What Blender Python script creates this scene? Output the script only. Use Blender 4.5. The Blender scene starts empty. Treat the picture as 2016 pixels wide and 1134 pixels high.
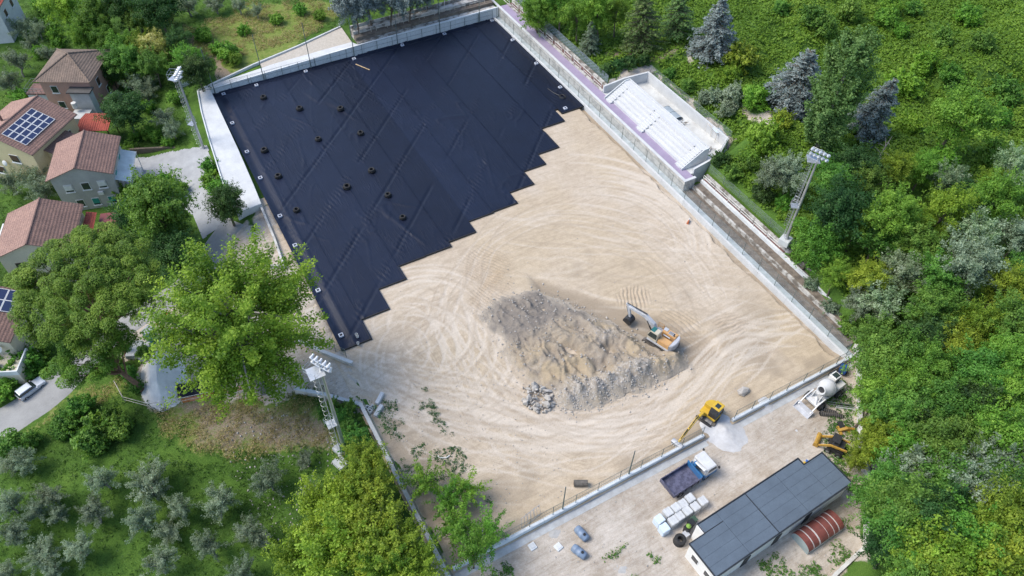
import bpy, bmesh, math, random
import numpy as np
from mathutils import Vector, Matrix

# ------------------------------------------------------------------ camera
scene = bpy.context.scene
COL = scene.collection
R = math.radians
F_PX, PITCH, ROLL, YAW, CAM_H = 1490.8, R(48.523), R(1.328), R(30.077), 70.0
_fw = Vector((math.cos(PITCH)*math.sin(YAW), math.cos(PITCH)*math.cos(YAW), -math.sin(PITCH)))
_r0 = _fw.cross(Vector((0, 0, 1))).normalized(); _u0 = _r0.cross(_fw)
_rt = _r0*math.cos(ROLL)+_u0*math.sin(ROLL); _up = -_r0*math.sin(ROLL)+_u0*math.cos(ROLL)
cam = bpy.data.cameras.new('camera'); camo = bpy.data.objects.new('camera', cam); COL.objects.link(camo)
cam.sensor_width = 36; cam.lens = F_PX/2016*36; cam.clip_start = 1; cam.clip_end = 3000
m3 = Matrix((_rt, _up, -_fw)).transposed()
camo.matrix_world = Matrix.Translation((0, 0, CAM_H)) @ m3.to_4x4()
scene.camera = camo

# ------------------------------------------------------------------ sky, sun, exposure
SUN_AZ = Vector((-0.85, 0.52, 0)).normalized(); SUN_EL = R(52)
world = bpy.data.worlds.new('World'); scene.world = world; world.use_nodes = True
nt = world.node_tree; bg = nt.nodes['Background']
sky = nt.nodes.new('ShaderNodeTexSky'); sky.sky_type = 'NISHITA'; sky.sun_disc = False
sky.sun_elevation = SUN_EL; sky.sun_rotation = math.atan2(SUN_AZ.x, SUN_AZ.y)
sky.air_density = 1.0; sky.dust_density = 1.2; sky.ozone_density = 1.2
nt.links.new(sky.outputs[0], bg.inputs[0]); bg.inputs[1].default_value = 0.15
sl = bpy.data.lights.new('sun', 'SUN'); sl.energy = 2.0; sl.angle = R(30); sl.color = (1.0, 0.93, 0.82)
so = bpy.data.objects.new('sun', sl); COL.objects.link(so)
sd = Vector((SUN_AZ.x*math.cos(SUN_EL), SUN_AZ.y*math.cos(SUN_EL), math.sin(SUN_EL)))
so.rotation_euler = sd.to_track_quat('Z', 'Y').to_euler(); so.location = (-60, 40, 90)
scene.view_settings.view_transform = 'Standard'; scene.view_settings.look = 'None'
scene.view_settings.gamma = 1.0; scene.view_settings.use_curve_mapping = False
scene.view_settings.exposure = 0.90
scene.cycles.max_bounces = 6; scene.cycles.diffuse_bounces = 3; scene.cycles.transparent_max_bounces = 12

# ------------------------------------------------------------------ numeric helpers
RS = np.random.RandomState
def ss(a, b, x):
    t = np.clip((np.asarray(x, float)-a)/(b-a), 0, 1); return t*t*(3-2*t)
def _hash(ix, iy, s):
    n = (ix.astype(np.int64)*374761393+iy.astype(np.int64)*668265263+s*1442695041) & 0x7fffffff
    n = ((n ^ (n >> 13))*1274126177) & 0x7fffffff
    return ((n ^ (n >> 16)) & 0xffff)/65535.0
def vnoise(x, y, s=0):
    x = np.asarray(x, float); y = np.asarray(y, float)
    ix = np.floor(x); iy = np.floor(y); fx = x-ix; fy = y-iy
    ux = fx*fx*(3-2*fx); uy = fy*fy*(3-2*fy)
    a = _hash(ix, iy, s); b = _hash(ix+1, iy, s); c = _hash(ix, iy+1, s); d = _hash(ix+1, iy+1, s)
    return (a*(1-ux)+b*ux)*(1-uy)+(c*(1-ux)+d*ux)*uy
def fbm(x, y, s=0, o=4):
    r = 0; a = .5; t = 0
    for i in range(o):
        r = r+a*vnoise(x, y, s+i*17); t += a; x = np.asarray(x)*2.03+5.1; y = np.asarray(y)*2.03-3.7; a *= .5
    return r/t
def inpoly(x, y, poly):
    x = np.asarray(x, float); y = np.asarray(y, float); r = np.zeros(x.shape, bool); n = len(poly)
    for i in range(n):
        x0, y0 = poly[i][:2]; x1, y1 = poly[(i+1) % n][:2]
        if y0 == y1: continue
        c = ((y0 > y) != (y1 > y)) & (x < (x1-x0)*(y-y0)/(y1-y0)+x0); r ^= c
    return r

# ------------------------------------------------------------------ the lie of the land (metres; pitch level = 0)
WALLE = [(62.5, 27.5), (60.9, 25.6), (52.6, 17.3), (50.2, 13.9), (44.4, 8.7), (39.9, 8.2), (30, 5.5)]
def xe_of(y):       # eastern limit of the sports ground
    y = np.asarray(y, float)
    a = np.interp(y, [5.5, 8.2, 8.7, 13.9, 17.3, 25.6, 27], [30, 39.9, 44.4, 50.2, 52.6, 60.9, 62])
    b = np.interp(y, [27, 45, 58.6, 59.2, 60.8, 80.3, 81.2, 82, 130], [62.5, 64.9, 64.9, 67, 70.9, 70.9, 66, 63.8, 63.8])
    return np.where(y < 27, a, b)
def hv(x, y):       # hummocks of the overgrown east slope
    e = ss(1.5, 8, x-xe_of(y))
    return (2.2*ss(.34, .78, fbm(x*.09, y*.09, 401))+.9*(fbm(x*.30, y*.30, 402)-.3))*e
def H(x, y):
    x = np.asarray(x, float); y = np.asarray(y, float)
    d = 2.6-1.3*ss(46, 52, y)*ss(74, 66, y)+0.9*ss(46, 40, y)
    z = -d*ss(7.6, -3.5, x)-1.6*ss(-4, -40, x)
    # slope outside, north-west: the raised garden meets the pitch slab
    z = z+np.interp(x, [3, 9, 20, 34, 60], [0.1, .85, 1.12, 1.6, 1.85])*ss(111.4, 112, y)*ss(3, 9, x)
    z = z+0.05*np.maximum(0, y-118)*ss(6, 30, x)
    xe = xe_of(y); e = ss(xe-.3, xe+.5, x)
    up = 0.4+2.3*ss(20, 34, y)
    z = z+e*(up+0.055*np.clip(x-xe, 0, 200))*ss(112, 111, y)+np.where(y > 111, 1, 0)*ss(62, 64, x)*(0.9+.05*np.clip(x-63, 0, 200))
    z = z+0.25*(fbm(x*.12, y*.12, 3)-.5)*2*(ss(6, 0, x)+e)
    z = z+np.maximum(hv(x, y), 0)
    ins = (x > 9.6) & (x < 60.2) & (y > 25.3) & (y < 111.6)
    return np.where(ins, -1.6, z)
def site(px, py, z):
    """survey point: image position of the reference and a known height -> world"""
    d = _fw*F_PX+_rt*(px-1008)-_up*(py-567); t = (z-CAM_H)/d.z
    return Vector((d.x*t, d.y*t, z))
def ground(px, py, dz=0.0):
    z = 0.0
    for i in range(25):
        p = site(px, py, z+dz); z = .5*z+.5*float(H(p.x, p.y))
    return Vector((p.x, p.y, z))
def gpoly(pts, z=None): return [tuple(site(a, b, z)[:2]) if z is not None else tuple(ground(a, b)[:2]) for a, b in pts]

# ------------------------------------------------------------------ materials
def _new(name):
    m = bpy.data.materials.new(name); m.use_nodes = True; n = m.node_tree.nodes; l = m.node_tree.links
    return m, n, l, n['Principled BSDF']
def L(c): return (c[0], c[1], c[2], 1)
def ramp(n, l, fac, stops):
    r = n.new('ShaderNodeValToRGB'); e = r.color_ramp.elements
    e[0].position = stops[0][0]; e[0].color = L(stops[0][1]); e[1].position = stops[-1][0]; e[1].color = L(stops[-1][1])
    for p, c in stops[1:-1]:
        k = e.new(p); k.color = L(c)
    l.new(fac, r.inputs[0]); return r.outputs[0]
def noise(n, l, vec, scale, detail=4, rough=.6, dist=0):
    t = n.new('ShaderNodeTexNoise'); t.inputs['Scale'].default_value = scale; t.inputs['Detail'].default_value = detail
    t.inputs['Roughness'].default_value = rough; t.inputs['Distortion'].default_value = dist
    if vec is not None: l.new(vec, t.inputs['Vector'])
    return t.outputs[0]
def mixc(n, l, a, b, fac, mode='MIX'):
    t = n.new('ShaderNodeMix'); t.data_type = 'RGBA'; t.blend_type = mode
    for i, v in ((6, a), (7, b), (0, fac)):
        if isinstance(v, (int, float)): t.inputs[i].default_value = v
        elif isinstance(v, tuple): t.inputs[i].default_value = L(v)
        else: l.new(v, t.inputs[i])
    return t.outputs[2]
def bump(n, l, b, h, strength, dist=.05):
    t = n.new('ShaderNodeBump'); t.inputs['Strength'].default_value = strength; t.inputs['Distance'].default_value = dist
    l.new(h, t.inputs['Height']); l.new(t.outputs[0], b.inputs['Normal'])
_M = {}
def pm(name, c1, c2=None, scale=1.5, rough=.7, metal=0, bmp=.0, bscale=20, spec=.5, coat=0, lo=.35, hi=.68):
    """plain procedural material: two tones mixed by noise, fine grain, slight relief"""
    if name in _M: return _M[name]
    m, n, l, b = _new(name); g = n.new('ShaderNodeNewGeometry').outputs['Position']
    c2 = c2 or tuple(v*.72 for v in c1)
    f = noise(n, l, g, scale, 6, .65); col = ramp(n, l, f, [(lo, c2), (hi, c1)])
    f2 = noise(n, l, g, scale*14, 3, .6)
    col = mixc(n, l, col, ramp(n, l, f2, [(.25, (.62, .62, .62)), (.75, (1.12, 1.12, 1.12))]), .35, 'MULTIPLY')
    l.new(col, b.inputs['Base Color']); b.inputs['Roughness'].default_value = rough; b.inputs['Metallic'].default_value = metal
    b.inputs['Specular IOR Level'].default_value = spec; b.inputs['Coat Weight'].default_value = coat
    if bmp: bump(n, l, b, noise(n, l, g, bscale, 4), bmp, .04)
    _M[name] = m; return m

# ------------------------------------------------------------------ mesh helpers
def np_mesh(name, V, Fq, mat, smooth=False, attrs=None):
    """V (n,3) float, Fq (k,3|4) int -> mesh, fast"""
    me = bpy.data.meshes.new(name); V = np.ascontiguousarray(V, np.float32); Fq = np.ascontiguousarray(Fq, np.int32)
    k, s = Fq.shape
    me.vertices.add(len(V)); me.vertices.foreach_set('co', V.ravel())
    me.loops.add(k*s); me.loops.foreach_set('vertex_index', Fq.ravel())
    me.polygons.add(k); me.polygons.foreach_set('loop_start', np.arange(0, k*s, s, dtype=np.int32))
    if smooth: me.polygons.foreach_set('use_smooth', np.ones(k, bool))
    for an, (typ, data) in (attrs or {}).items():
        a = me.attributes.new(an, typ, 'POINT'); key = {'FLOAT': 'value', 'FLOAT_VECTOR': 'vector'}.get(typ, 'color')
        a.data.foreach_set(key, np.ascontiguousarray(data, np.float32).ravel())
    me.update(calc_edges=True); me.validate()
    if mat: me.materials.append(mat)
    return me
def link(name, me, parent=None, loc=None):
    o = bpy.data.objects.new(name, me); COL.objects.link(o)
    if parent: o.parent = parent
    if loc is not None: o.location = loc
    return o
def tag(o, label=None, cat=None, group=None, kind=None):
    if label: o['label'] = label
    if cat: o['category'] = cat
    if group: o['group'] = group
    if kind: o['kind'] = kind
    return o
def thing(name, label, cat, loc=(0, 0, 0), rz=0, group=None, s=1):
    o = bpy.data.objects.new(name, None); COL.objects.link(o); o.location = loc; o.rotation_euler = (0, 0, rz); o.scale = (s, s, s)
    o.empty_display_size = .3
    return tag(o, label, cat, group)
def copy_tree(o, parent=None):
    kids = [c for c in o.children]
    c = o.copy(); COL.objects.link(c); c.parent = parent
    for k in kids: copy_tree(k, c)
    return c

class MB:
    def __init__(s): s.v = []; s.f = []
    def add(s, vs, fs, M=None):
        o = len(s.v)
        for p in vs: s.v.append(tuple(M @ Vector(p)) if M is not None else tuple(p))
        s.f += [tuple(i+o for i in f) for f in fs]; return s
    def box(s, c, d, rz=0, ry=0, rx=0, top=(1, 1), sh=(0, 0), M=None):
        x, y, z = d[0]/2, d[1]/2, d[2]/2; tx, ty = top
        vs = [(-x, -y, -z), (x, -y, -z), (x, y, -z), (-x, y, -z),
              (-x*tx+sh[0], -y*ty+sh[1], z), (x*tx+sh[0], -y*ty+sh[1], z), (x*tx+sh[0], y*ty+sh[1], z), (-x*tx+sh[0], y*ty+sh[1], z)]
        Q = Matrix.Translation(c) @ Matrix.Rotation(rz, 4, 'Z') @ Matrix.Rotation(ry, 4, 'Y') @ Matrix.Rotation(rx, 4, 'X')
        if M is not None: Q = M @ Q
        return s.add(vs, [(0, 3, 2, 1), (4, 5, 6, 7), (0, 1, 5, 4), (1, 2, 6, 5), (2, 3, 7, 6), (3, 0, 4, 7)], Q)
    def span(s, a, b, c, d, z0, z1):   # axis box by limits
        return s.box(((a+b)/2, (c+d)/2, (z0+z1)/2), (abs(b-a), abs(d-c), abs(z1-z0)))
    def prism(s, poly, axis, a, b, M=None):
        """extrude a 2D polygon along an axis: 'Y' -> poly is (x,z); 'Z' -> (x,y); 'X' -> (y,z)"""
        n = len(poly)
        def P(u, w, t): return {'Y': (u, t, w), 'Z': (u, w, t), 'X': (t, u, w)}[axis]
        vs = [P(u, w, a) for u, w in poly]+[P(u, w, b) for u, w in poly]
        fs = [tuple(range(n)), tuple(range(2*n-1, n-1, -1))]+[(i, i+n, (i+1) % n+n, (i+1) % n) for i in range(n)]
        return s.add(vs, fs, M)
    def tube(s, pts, rad, n=8, cap=True, M=None):
        pts = [Vector(p) for p in pts]; rad = rad if isinstance(rad, (list, tuple)) else [rad]*len(pts)
        o = len(s.v); ref = None
        for i, p in enumerate(pts):
            t = (pts[min(i+1, len(pts)-1)]-pts[max(i-1, 0)]).normalized()
            if ref is None: ref = t.orthogonal().normalized()
            ref = (ref-t*ref.dot(t)); ref = ref.normalized() if ref.length > 1e-6 else t.orthogonal().normalized()
            b = t.cross(ref)
            for k in range(n):
                a = 2*math.pi*k/n; q = p+(ref*math.cos(a)+b*math.sin(a))*rad[i]; s.v.append(tuple(M @ q) if M is not None else tuple(q))
        for i in range(len(pts)-1):
            for k in range(n):
                k2 = (k+1) % n; s.f.append((o+i*n+k, o+i*n+k2, o+(i+1)*n+k2, o+(i+1)*n+k))
        if cap:
            s.f.append(tuple(o+k for k in range(n-1, -1, -1))); s.f.append(tuple(o+(len(pts)-1)*n+k for k in range(n)))
        return s
    def lathe(s, prof, n=16, M=None, close=False):
        o = len(s.v); k = len(prof)
        for i in range(n):
            a = 2*math.pi*i/n; c, q = math.cos(a), math.sin(a)
            for r, z in prof:
                p = Vector((r*c, r*q, z)); s.v.append(tuple(M @ p) if M is not None else tuple(p))
        for i in range(n):
            i2 = (i+1) % n
            for j in range(k if close else k-1):
                j2 = (j+1) % k; s.f.append((o+i*k+j, o+i2*k+j, o+i2*k+j2, o+i*k+j2))
        return s
    def build(s, name, mat, parent=None, smooth=False, bevel=0, loc=None, seg=1):
        me = bpy.data.meshes.new(name); me.from_pydata(s.v, [], s.f)
        bm = bmesh.new(); bm.from_mesh(me)
        bmesh.ops.remove_doubles(bm, verts=bm.verts, dist=1e-5)
        bmesh.ops.recalc_face_normals(bm, faces=bm.faces)
        if bevel:
            ed = [e for e in bm.edges if len(e.link_faces) == 2 and e.calc_face_angle() > .5]
            bmesh.ops.bevel(bm, geom=ed, offset=bevel, segments=seg, affect='EDGES', clamp_overlap=True)
        if smooth:
            for f in bm.faces: f.smooth = True
        bm.to_mesh(me); bm.free()
        if smooth and bevel == 0: me.set_sharp_from_angle(angle=R(50))
        me.materials.append(mat); return link(name, me, parent, loc)
def ordinal(i): return ['first', 'second', 'third', 'fourth', 'fifth', 'sixth', 'seventh', 'eighth', 'ninth', 'tenth', 'eleventh', 'twelfth', 'thirteenth', 'fourteenth', 'fifteenth', 'sixteenth', 'seventeenth', 'eighteenth', 'nineteenth', 'twentieth'][i]
# ================================================================== THE SETTING
def polydist(x, y, poly):
    """signed distance, positive inside"""
    d = np.full(np.shape(x), 1e9); n = len(poly)
    for i in range(n):
        ax, ay = poly[i]; bx, by = poly[(i+1) % n]; ux, uy = bx-ax, by-ay; q = ux*ux+uy*uy+1e-12
        t = np.clip(((x-ax)*ux+(y-ay)*uy)/q, 0, 1); d = np.minimum(d, np.hypot(x-ax-t*ux, y-ay-t*uy))
    return np.where(inpoly(x, y, poly), d, -d)
def grid_faces(nx, ny):
    i = np.arange(nx-1)[None, :]+np.arange(ny-1)[:, None]*nx; i = i.ravel()
    return np.stack([i, i+1, i+1+nx, i+nx], 1)

# ---- terrain sheet
def axis(lo, hi, step, far):
    a = np.arange(lo, hi+1e-6, step); g = step*np.cumsum(1.25**np.arange(1, 60)); g = g[g < far]
    return np.concatenate([(lo-g)[::-1], a, hi+g])
ax_ = axis(-46, 160, .6, 1500); ay_ = axis(-8, 172, .6, 1500)
X, Y = np.meshgrid(ax_, ay_); Z = H(X, Y)
jx = X+2.2*(fbm(X*.35, Y*.35, 11)-.5)*2; jy = Y+2.2*(fbm(X*.35, Y*.35, 12)-.5)*2
def zone(pts, z=None, soft=1.2, hard=False):
    p = gpoly(pts, z); d = polydist(X if hard else jx, Y if hard else jy, p); return ss(-soft, soft, d)
soil = np.maximum.reduce([
    zone([(1672, 700), (1692, 715), (1692, 870), (1706, 940), (1702, 1085), (1640, 1140), (1200, 1500), (860, 1500), (850, 1120), (1000, 1050)], -.2, .5),
    zone([(500, 425), (560, 520), (560, 600), (640, 720), (600, 780), (480, 785), (380, 800), (300, 795), (270, 720), (340, 640), (420, 560), (470, 470)], None, 1.0),
    zone([(225, 650), (300, 590), (360, 560), (470, 450), (500, 470), (400, 600), (330, 660), (250, 710)], None, 1.0),
    zone([(500, 395), (545, 395), (690, 690), (690, 730), (640, 720), (600, 690), (590, 640), (560, 560), (560, 520)], 0, .6),
    zone([(540, 690), (640, 715), (705, 725), (725, 800), (700, 795), (640, 775), (520, 765)], None, .6),
    .22*zone([(330, 780), (560, 790), (650, 800), (690, 900), (560, 900), (430, 880), (340, 830)], None, 2.0),
    .9*zone([(1275, 135), (1300, 150), (1450, 270), (1435, 275), (1380, 335), (1360, 345), (1350, 330), (1420, 260)], 3, .5),
    .8*zone([(1178, 165), (1215, 140), (1275, 125), (1300, 150), (1260, 150)], 3, .5),
    .8*zone([(1455, 215), (1500, 230), (1530, 290), (1500, 280)], 3.5, .8), .6*zone([(1340, 105), (1380, 120), (1360, 140)], 3.5, .8)])
dryg = np.maximum.reduce([zone([(380, 60), (480, 20), (640, 10), (665, 40), (560, 100), (470, 140), (420, 110)], 1, 2.5),
    zone([(350, 60), (380, 75), (450, 130), (470, 155), (440, 150), (350, 85)], 0, .7)*.9,
    .9*zone([(330, 770), (560, 780), (660, 800), (680, 880), (560, 900), (430, 890), (320, 850)], None, 2.5),
    .6*zone([(0, 860), (150, 760), (260, 745), (250, 800), (130, 800), (20, 890)], None, 1.5)])
brown = np.maximum.reduce([.62*zone([(330, 780), (560, 785), (650, 800), (690, 900), (560, 900), (430, 890), (330, 840)], None, 2.5), zone([(345, 65), (385, 90), (465, 150), (440, 155), (400, 120), (345, 85)], 0, .6),
    zone([(1180, 100), (1330, 95), (1400, 110), (1300, 130), (1200, 120)], 3, 1.5)*.7, zone([(430, 450), (500, 440), (540, 520), (480, 500)], None, 1.)*.8])
zc = np.stack([soil, dryg, brown, np.ones_like(soil)], -1)
m, n, l, b = _new('ground_cover'); geo = n.new('ShaderNodeNewGeometry').outputs['Position']
at = n.new('ShaderNodeAttribute'); at.attribute_name = 'zone'; sp = n.new('ShaderNodeSeparateColor'); l.new(at.outputs[0], sp.inputs[0])
f1 = noise(n, l, geo, .22, 6, .7); f2 = noise(n, l, geo, 2.2, 6, .75); f3 = noise(n, l, geo, 9, 4, .7)
green = mixc(n, l, ramp(n, l, f1, [(.3, (.040, .085, .018)), (.5, (.070, .145, .026)), (.7, (.11, .195, .036))]), ramp(n, l, f3, [(.25, (.45, .5, .4)), (.75, (1.35, 1.3, 1.1))]), .9, 'MULTIPLY')
dry = ramp(n, l, f2, [(.3, (.10, .17, .03)), (.5, (.165, .215, .045)), (.72, (.26, .26, .10))])
soilc = mixc(n, l, ramp(n, l, f2, [(.28, (.40, .345, .28)), (.5, (.475, .42, .355)), (.72, (.53, .485, .425))]), ramp(n, l, f3, [(.3, (.82, .81, .80)), (.7, (1.08, 1.08, 1.08))]), .8, 'MULTIPLY')
mps = n.new('ShaderNodeMapping'); mps.inputs['Rotation'].default_value = (0, 0, R(-12)); mps.inputs['Scale'].default_value = (.25, 1.9, 1); l.new(geo, mps.inputs[0])
soilc = mixc(n, l, soilc, ramp(n, l, noise(n, l, mps.outputs[0], 1.0, 7, .75, 1.0), [(.33, (.76, .745, .73)), (.5, (1, 1, 1)), (.66, (1.16, 1.17, 1.19))]), .85, 'MULTIPLY')
soilc = mixc(n, l, soilc, ramp(n, l, noise(n, l, geo, .30, 7, .7), [(.36, (.80, .765, .72)), (.52, (1, 1, 1)), (.68, (1.14, 1.16, 1.19))]), .9, 'MULTIPLY')
weeds = ramp(n, l, noise(n, l, geo, .55, 7, .8), [(.60, (0, 0, 0)), (.66, (1, 1, 1))])
def thr(sock, amt):   # break the border of a zone with noise
    t = n.new('ShaderNodeMath'); t.operation = 'ADD'; l.new(sock, t.inputs[0]); q = n.new('ShaderNodeMath'); q.operation = 'MULTIPLY_ADD'
    l.new(f2, q.inputs[0]); q.inputs[1].default_value = amt; q.inputs[2].default_value = -amt*.5; l.new(q.outputs[0], t.inputs[1])
    r = n.new('ShaderNodeMapRange'); r.inputs['From Min'].default_value = .38; r.inputs['From Max'].default_value = .62; l.new(t.outputs[0], r.inputs[0]); return r.outputs[0]
c = mixc(n, l, green, dry, thr(sp.outputs[1], .9)); c = mixc(n, l, c, ramp(n, l, f3, [(.3, (.17, .13, .085)), (.55, (.28, .225, .16)), (.75, (.42, .36, .285))]), thr(sp.outputs[2], .9))
c = mixc(n, l, c, soilc, thr(sp.outputs[0], .8)); l.new(c, b.inputs['Base Color']); b.inputs['Roughness'].default_value = .95; b.inputs['Specular IOR Level'].default_value = .2
bump(n, l, b, f3, .6, .15); M_ground = m
V = np.stack([X, Y, Z], -1).reshape(-1, 3)
ter = link('terrain', np_mesh('terrain', V, grid_faces(len(ax_), len(ay_)), m, True, {'zone': ('FLOAT_COLOR', zc.reshape(-1, 4))})); tag(ter, kind='structure', label='grassy and dusty ground around the sports pitch')

# ---- the pitch: graded pale earth with wheel tracks
GS = .14; GX = np.arange(8.0, 59.71, GS); GY = np.arange(25.25, 84.1, GS); nx, ny = len(GX), len(GY)
PXX, PYY = np.meshgrid(GX, GY)
lightT = np.zeros((ny, nx)); darkT = np.zeros((ny, nx))
def smoothpath(pts, k=24):
    p = np.array(pts, float); p = np.vstack([2*p[0]-p[1], p, 2*p[-1]-p[-2]]); o = []
    for i in range(1, len(p)-2):
        t = np.linspace(0, 1, k, False)[:, None]; a, b_, c_, d = p[i-1], p[i], p[i+1], p[i+2]
        o.append(.5*((2*b_)+(-a+c_)*t+(2*a-5*b_+4*c_-d)*t*t+(-a+3*b_-3*c_+d)*t**3))
    return np.vstack(o+[p[-2][None]])
def resample(p, step=.1):
    s = np.r_[0, np.cumsum(np.hypot(*np.diff(p, axis=0).T))]; t = np.arange(0, s[-1], step)
    return np.stack([np.interp(t, s, p[:, 0]), np.interp(t, s, p[:, 1])], 1)
def track(A, pts, w=.35, amt=.5, pair=1.9, rs=None, wob=.0):
    p = resample(smoothpath(pts)); d = np.gradient(p, axis=0); d /= np.hypot(d[:, 0], d[:, 1])[:, None]+1e-9; nn = np.stack([-d[:, 1], d[:, 0]], 1)
    fade = np.clip(np.minimum(np.arange(len(p)), np.arange(len(p))[::-1])/25., 0, 1)*(.4+1.0*vnoise(np.arange(len(p))*.04, np.zeros(len(p)), rs.randint(9999)))
    for sgn in ((-1, 1) if pair else (0,)):
        for o in np.arange(-w/2, w/2+.01, .1):
            q = p+nn*(sgn*pair/2+o); ix = np.round((q[:, 0]-8.0)/GS).astype(int); iy = np.round((q[:, 1]-25.25)/GS).astype(int)
            k = (ix >= 0) & (ix < nx) & (iy >= 0) & (iy < ny); np.add.at(A, (iy[k], ix[k]), amt*.5*fade[k])
rs = RS(5)
def W(px, py): q = site(px, py, 0); return (q.x, q.y)
main_up = [W(700, 735), W(800, 700), W(880, 620), W(910, 540), W(960, 470), W(1080, 425), W(1230, 430), W(1340, 500), W(1420, 600)]
main_dn = [W(700, 745), W(790, 775), W(900, 815), W(1040, 850), W(1180, 850), W(1300, 800), W(1390, 730), W(1470, 670), W(1560, 650)]
link_ = [W(890, 580), W(905, 660), W(950, 740), W(1030, 815), W(1150, 850)]
for base, cnt, spread in ((main_up, 7, 3.0), (main_dn, 24, 2.2), (link_, 12, 1.8)):
    for i in range(cnt):
        off = rs.normal(0, spread, 2); amp = rs.normal(0, .9, (len(base), 2))
        track(lightT if rs.rand() < .68 else darkT, [(a+off[0]+k[0], b_+off[1]+k[1]) for (a, b_), k in zip(base, amp)], rs.uniform(.1, .36), rs.uniform(.4, 1.3), 1.9, rs)
for i in range(60):      # turning loops west of the heap
    c0 = np.array(W(rs.uniform(770, 900), rs.uniform(590, 720))); r = rs.uniform(3, 9); a0 = rs.uniform(0, 6.28); a1 = a0+rs.uniform(.7, 2.2)
    track(lightT if rs.rand() < .6 else darkT, [(c0[0]+r*math.cos(a), c0[1]+r*math.sin(a)) for a in np.linspace(a0, a1, 6)], .28, rs.uniform(.5, 1.4), 1.8, rs)
for i in range(150):     # grading passes on the north-east part, roughly along the pitch diagonal
    c0 = np.array(W(rs.uniform(1000, 1560), rs.uniform(400, 680))); d = np.array([.80, -.60])+rs.normal(0, .10, 2); ln = rs.uniform(4, 16); s_ = rs.normal(0, .5)
    track(lightT if rs.rand() < .5 else darkT, [tuple(c0-d*ln/2), tuple(c0+np.array([d[1], -d[0]])*s_), tuple(c0+d*ln/2)], rs.uniform(.1, .5), rs.uniform(.2, .6), 0, rs)
for cx, cy, r in ((1180, 470, 13), (1200, 480, 10.5), (1150, 460, 15), (1220, 480, 12), (1300, 470, 7)):   # big turning arcs by the east kerb
    c0 = W(cx, cy)
    for k in range(4):
        rr = r+rs.normal(0, .6); a0 = rs.uniform(-.9, -.3); track(lightT, [(c0[0]+rr*math.cos(a), c0[1]+rr*math.sin(a)) for a in np.linspace(a0, a0+1.6, 7)], .3, .6, 1.9, rs)
for i in range(60):      # southern part
    c0 = np.array(W(rs.uniform(780, 1300), rs.uniform(800, 1040))); d = np.array([.85, -.35])+rs.normal(0, .3, 2); ln = rs.uniform(3, 10)
    track(lightT if rs.rand() < .5 else darkT, [tuple(c0-d*ln/2), tuple(c0+rs.normal(0, .5, 2)), tuple(c0+d*ln/2)], rs.uniform(.1, .4), rs.uniform(.2, .5), 1.8 if rs.rand() < .5 else 0, rs)
lightT = np.tanh(lightT*.8); darkT = np.tanh(darkT*.8)
# crawler ribs: fans of short parallel ridges
rib = np.zeros((ny, nx)); ribm = np.zeros((ny, nx))
for (px, py, rad, dx, dy, wl) in ((960, 525, 4.6, 1, .55, .42), (975, 560, 3.2, .9, .7, .42), (1330, 640, 3.6, 1., .35, .5), (1250, 590, 2.6, .9, -.5, .45), (1440, 640, 2.5, .2, 1, .45), (955, 585, 2.6, 1, .3, .4)):
    c0 = W(px, py); k = ss(rad, rad*.45, np.hypot(PXX-c0[0], PYY-c0[1])+1.6*(fbm(PXX*.5, PYY*.5, 31)-.5)); nl = math.hypot(dx, dy)
    ph = ((PXX-c0[0])*dx+(PYY-c0[1])*dy)/nl+.6*fbm(PXX*.3, PYY*.3, 33)*2; rib += k*np.sin(ph*2*math.pi/wl); ribm = np.maximum(ribm, k)
zp = .05*(fbm(PXX*.25, PYY*.25, 21)-.5)+.03*(fbm(PXX*1.3, PYY*1.3, 22)-.5)-.03*lightT+.035*darkT+.085*rib
# borrow slope north of the heap, ragged trench under the east kerb, scrape in the south-east corner
cutp = [W(*q) for q in [(1040, 540), (1100, 560), (1240, 605), (1330, 630), (1400, 660), (1425, 700), (1370, 735), (1290, 690), (1180, 640), (1110, 600), (1050, 575)]]
cd = polydist(PXX, PYY, cutp); zp -= .55*ss(-.6, 2.2, cd)
edge = 58.45+.5*(fbm(PYY*.5, PYY*0+3, 41)-.5)*2
zp -= .42*ss(0, .25, PXX-edge)*ss(26.2, 28, PYY)
scr = np.hypot((PXX-W(1500, 695)[0])/2.6, (PYY-W(1500, 695)[1])/1.3); zp -= .12*ss(1.1, .3, scr+.4*(fbm(PXX, PYY, 43)-.5))
zp += .5*ss(26.3, 25.4, PYY)*ss(0, 1, fbm(PXX*.4, PYY*.4, 45))*.6
rough_w = ss(17.5, 12, PXX+2.5*(fbm(PXX*.4, PYY*.4, 57)-.5)*2)*ss(47, 44, PYY)
clay = np.clip(.45*rough_w*ss(.4, .6, fbm(PXX*.9, PYY*.9, 58))+ss(-.4, 1.0, cd)*.9+.7*ss(.58, .75, fbm(PXX*.16, PYY*.16, 51))*ss(45, 30, PYY)+.8*ss(0, .3, PXX-edge), 0, 1)
for px, py, r in ((1135, 540, .9), (1137, 522, .7), (1350, 582, .9), (1240, 520, .8), (1160, 500, .7)):   # damp ochre spots
    c0 = W(px, py); clay = np.maximum(clay, .4*ss(r*1.8, r*.2, np.hypot(PXX-c0[0], (PYY-c0[1])*1.2)+.7*(fbm(PXX, PYY, 55)-.5)))
sandy = np.clip(ss(.45, .7, fbm(PXX*.09, PYY*.09, 61))*.8+ss(8, 2, np.hypot(PXX-W(905, 720)[0], PYY-W(905, 720)[1]))*.7+ss(3.5, 1, np.abs(PXX-56.5))*ss(40, 30, PYY), 0, 1)
pc = np.stack([np.clip(lightT-.6*darkT*0, 0, 1), np.clip(darkT+ribm*.9*(np.sin(rib)*.5+.5), 0, 1), clay, sandy], -1)
m, n, l, b = _new('graded_earth'); geo = n.new('ShaderNodeNewGeometry').outputs['Position']
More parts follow.
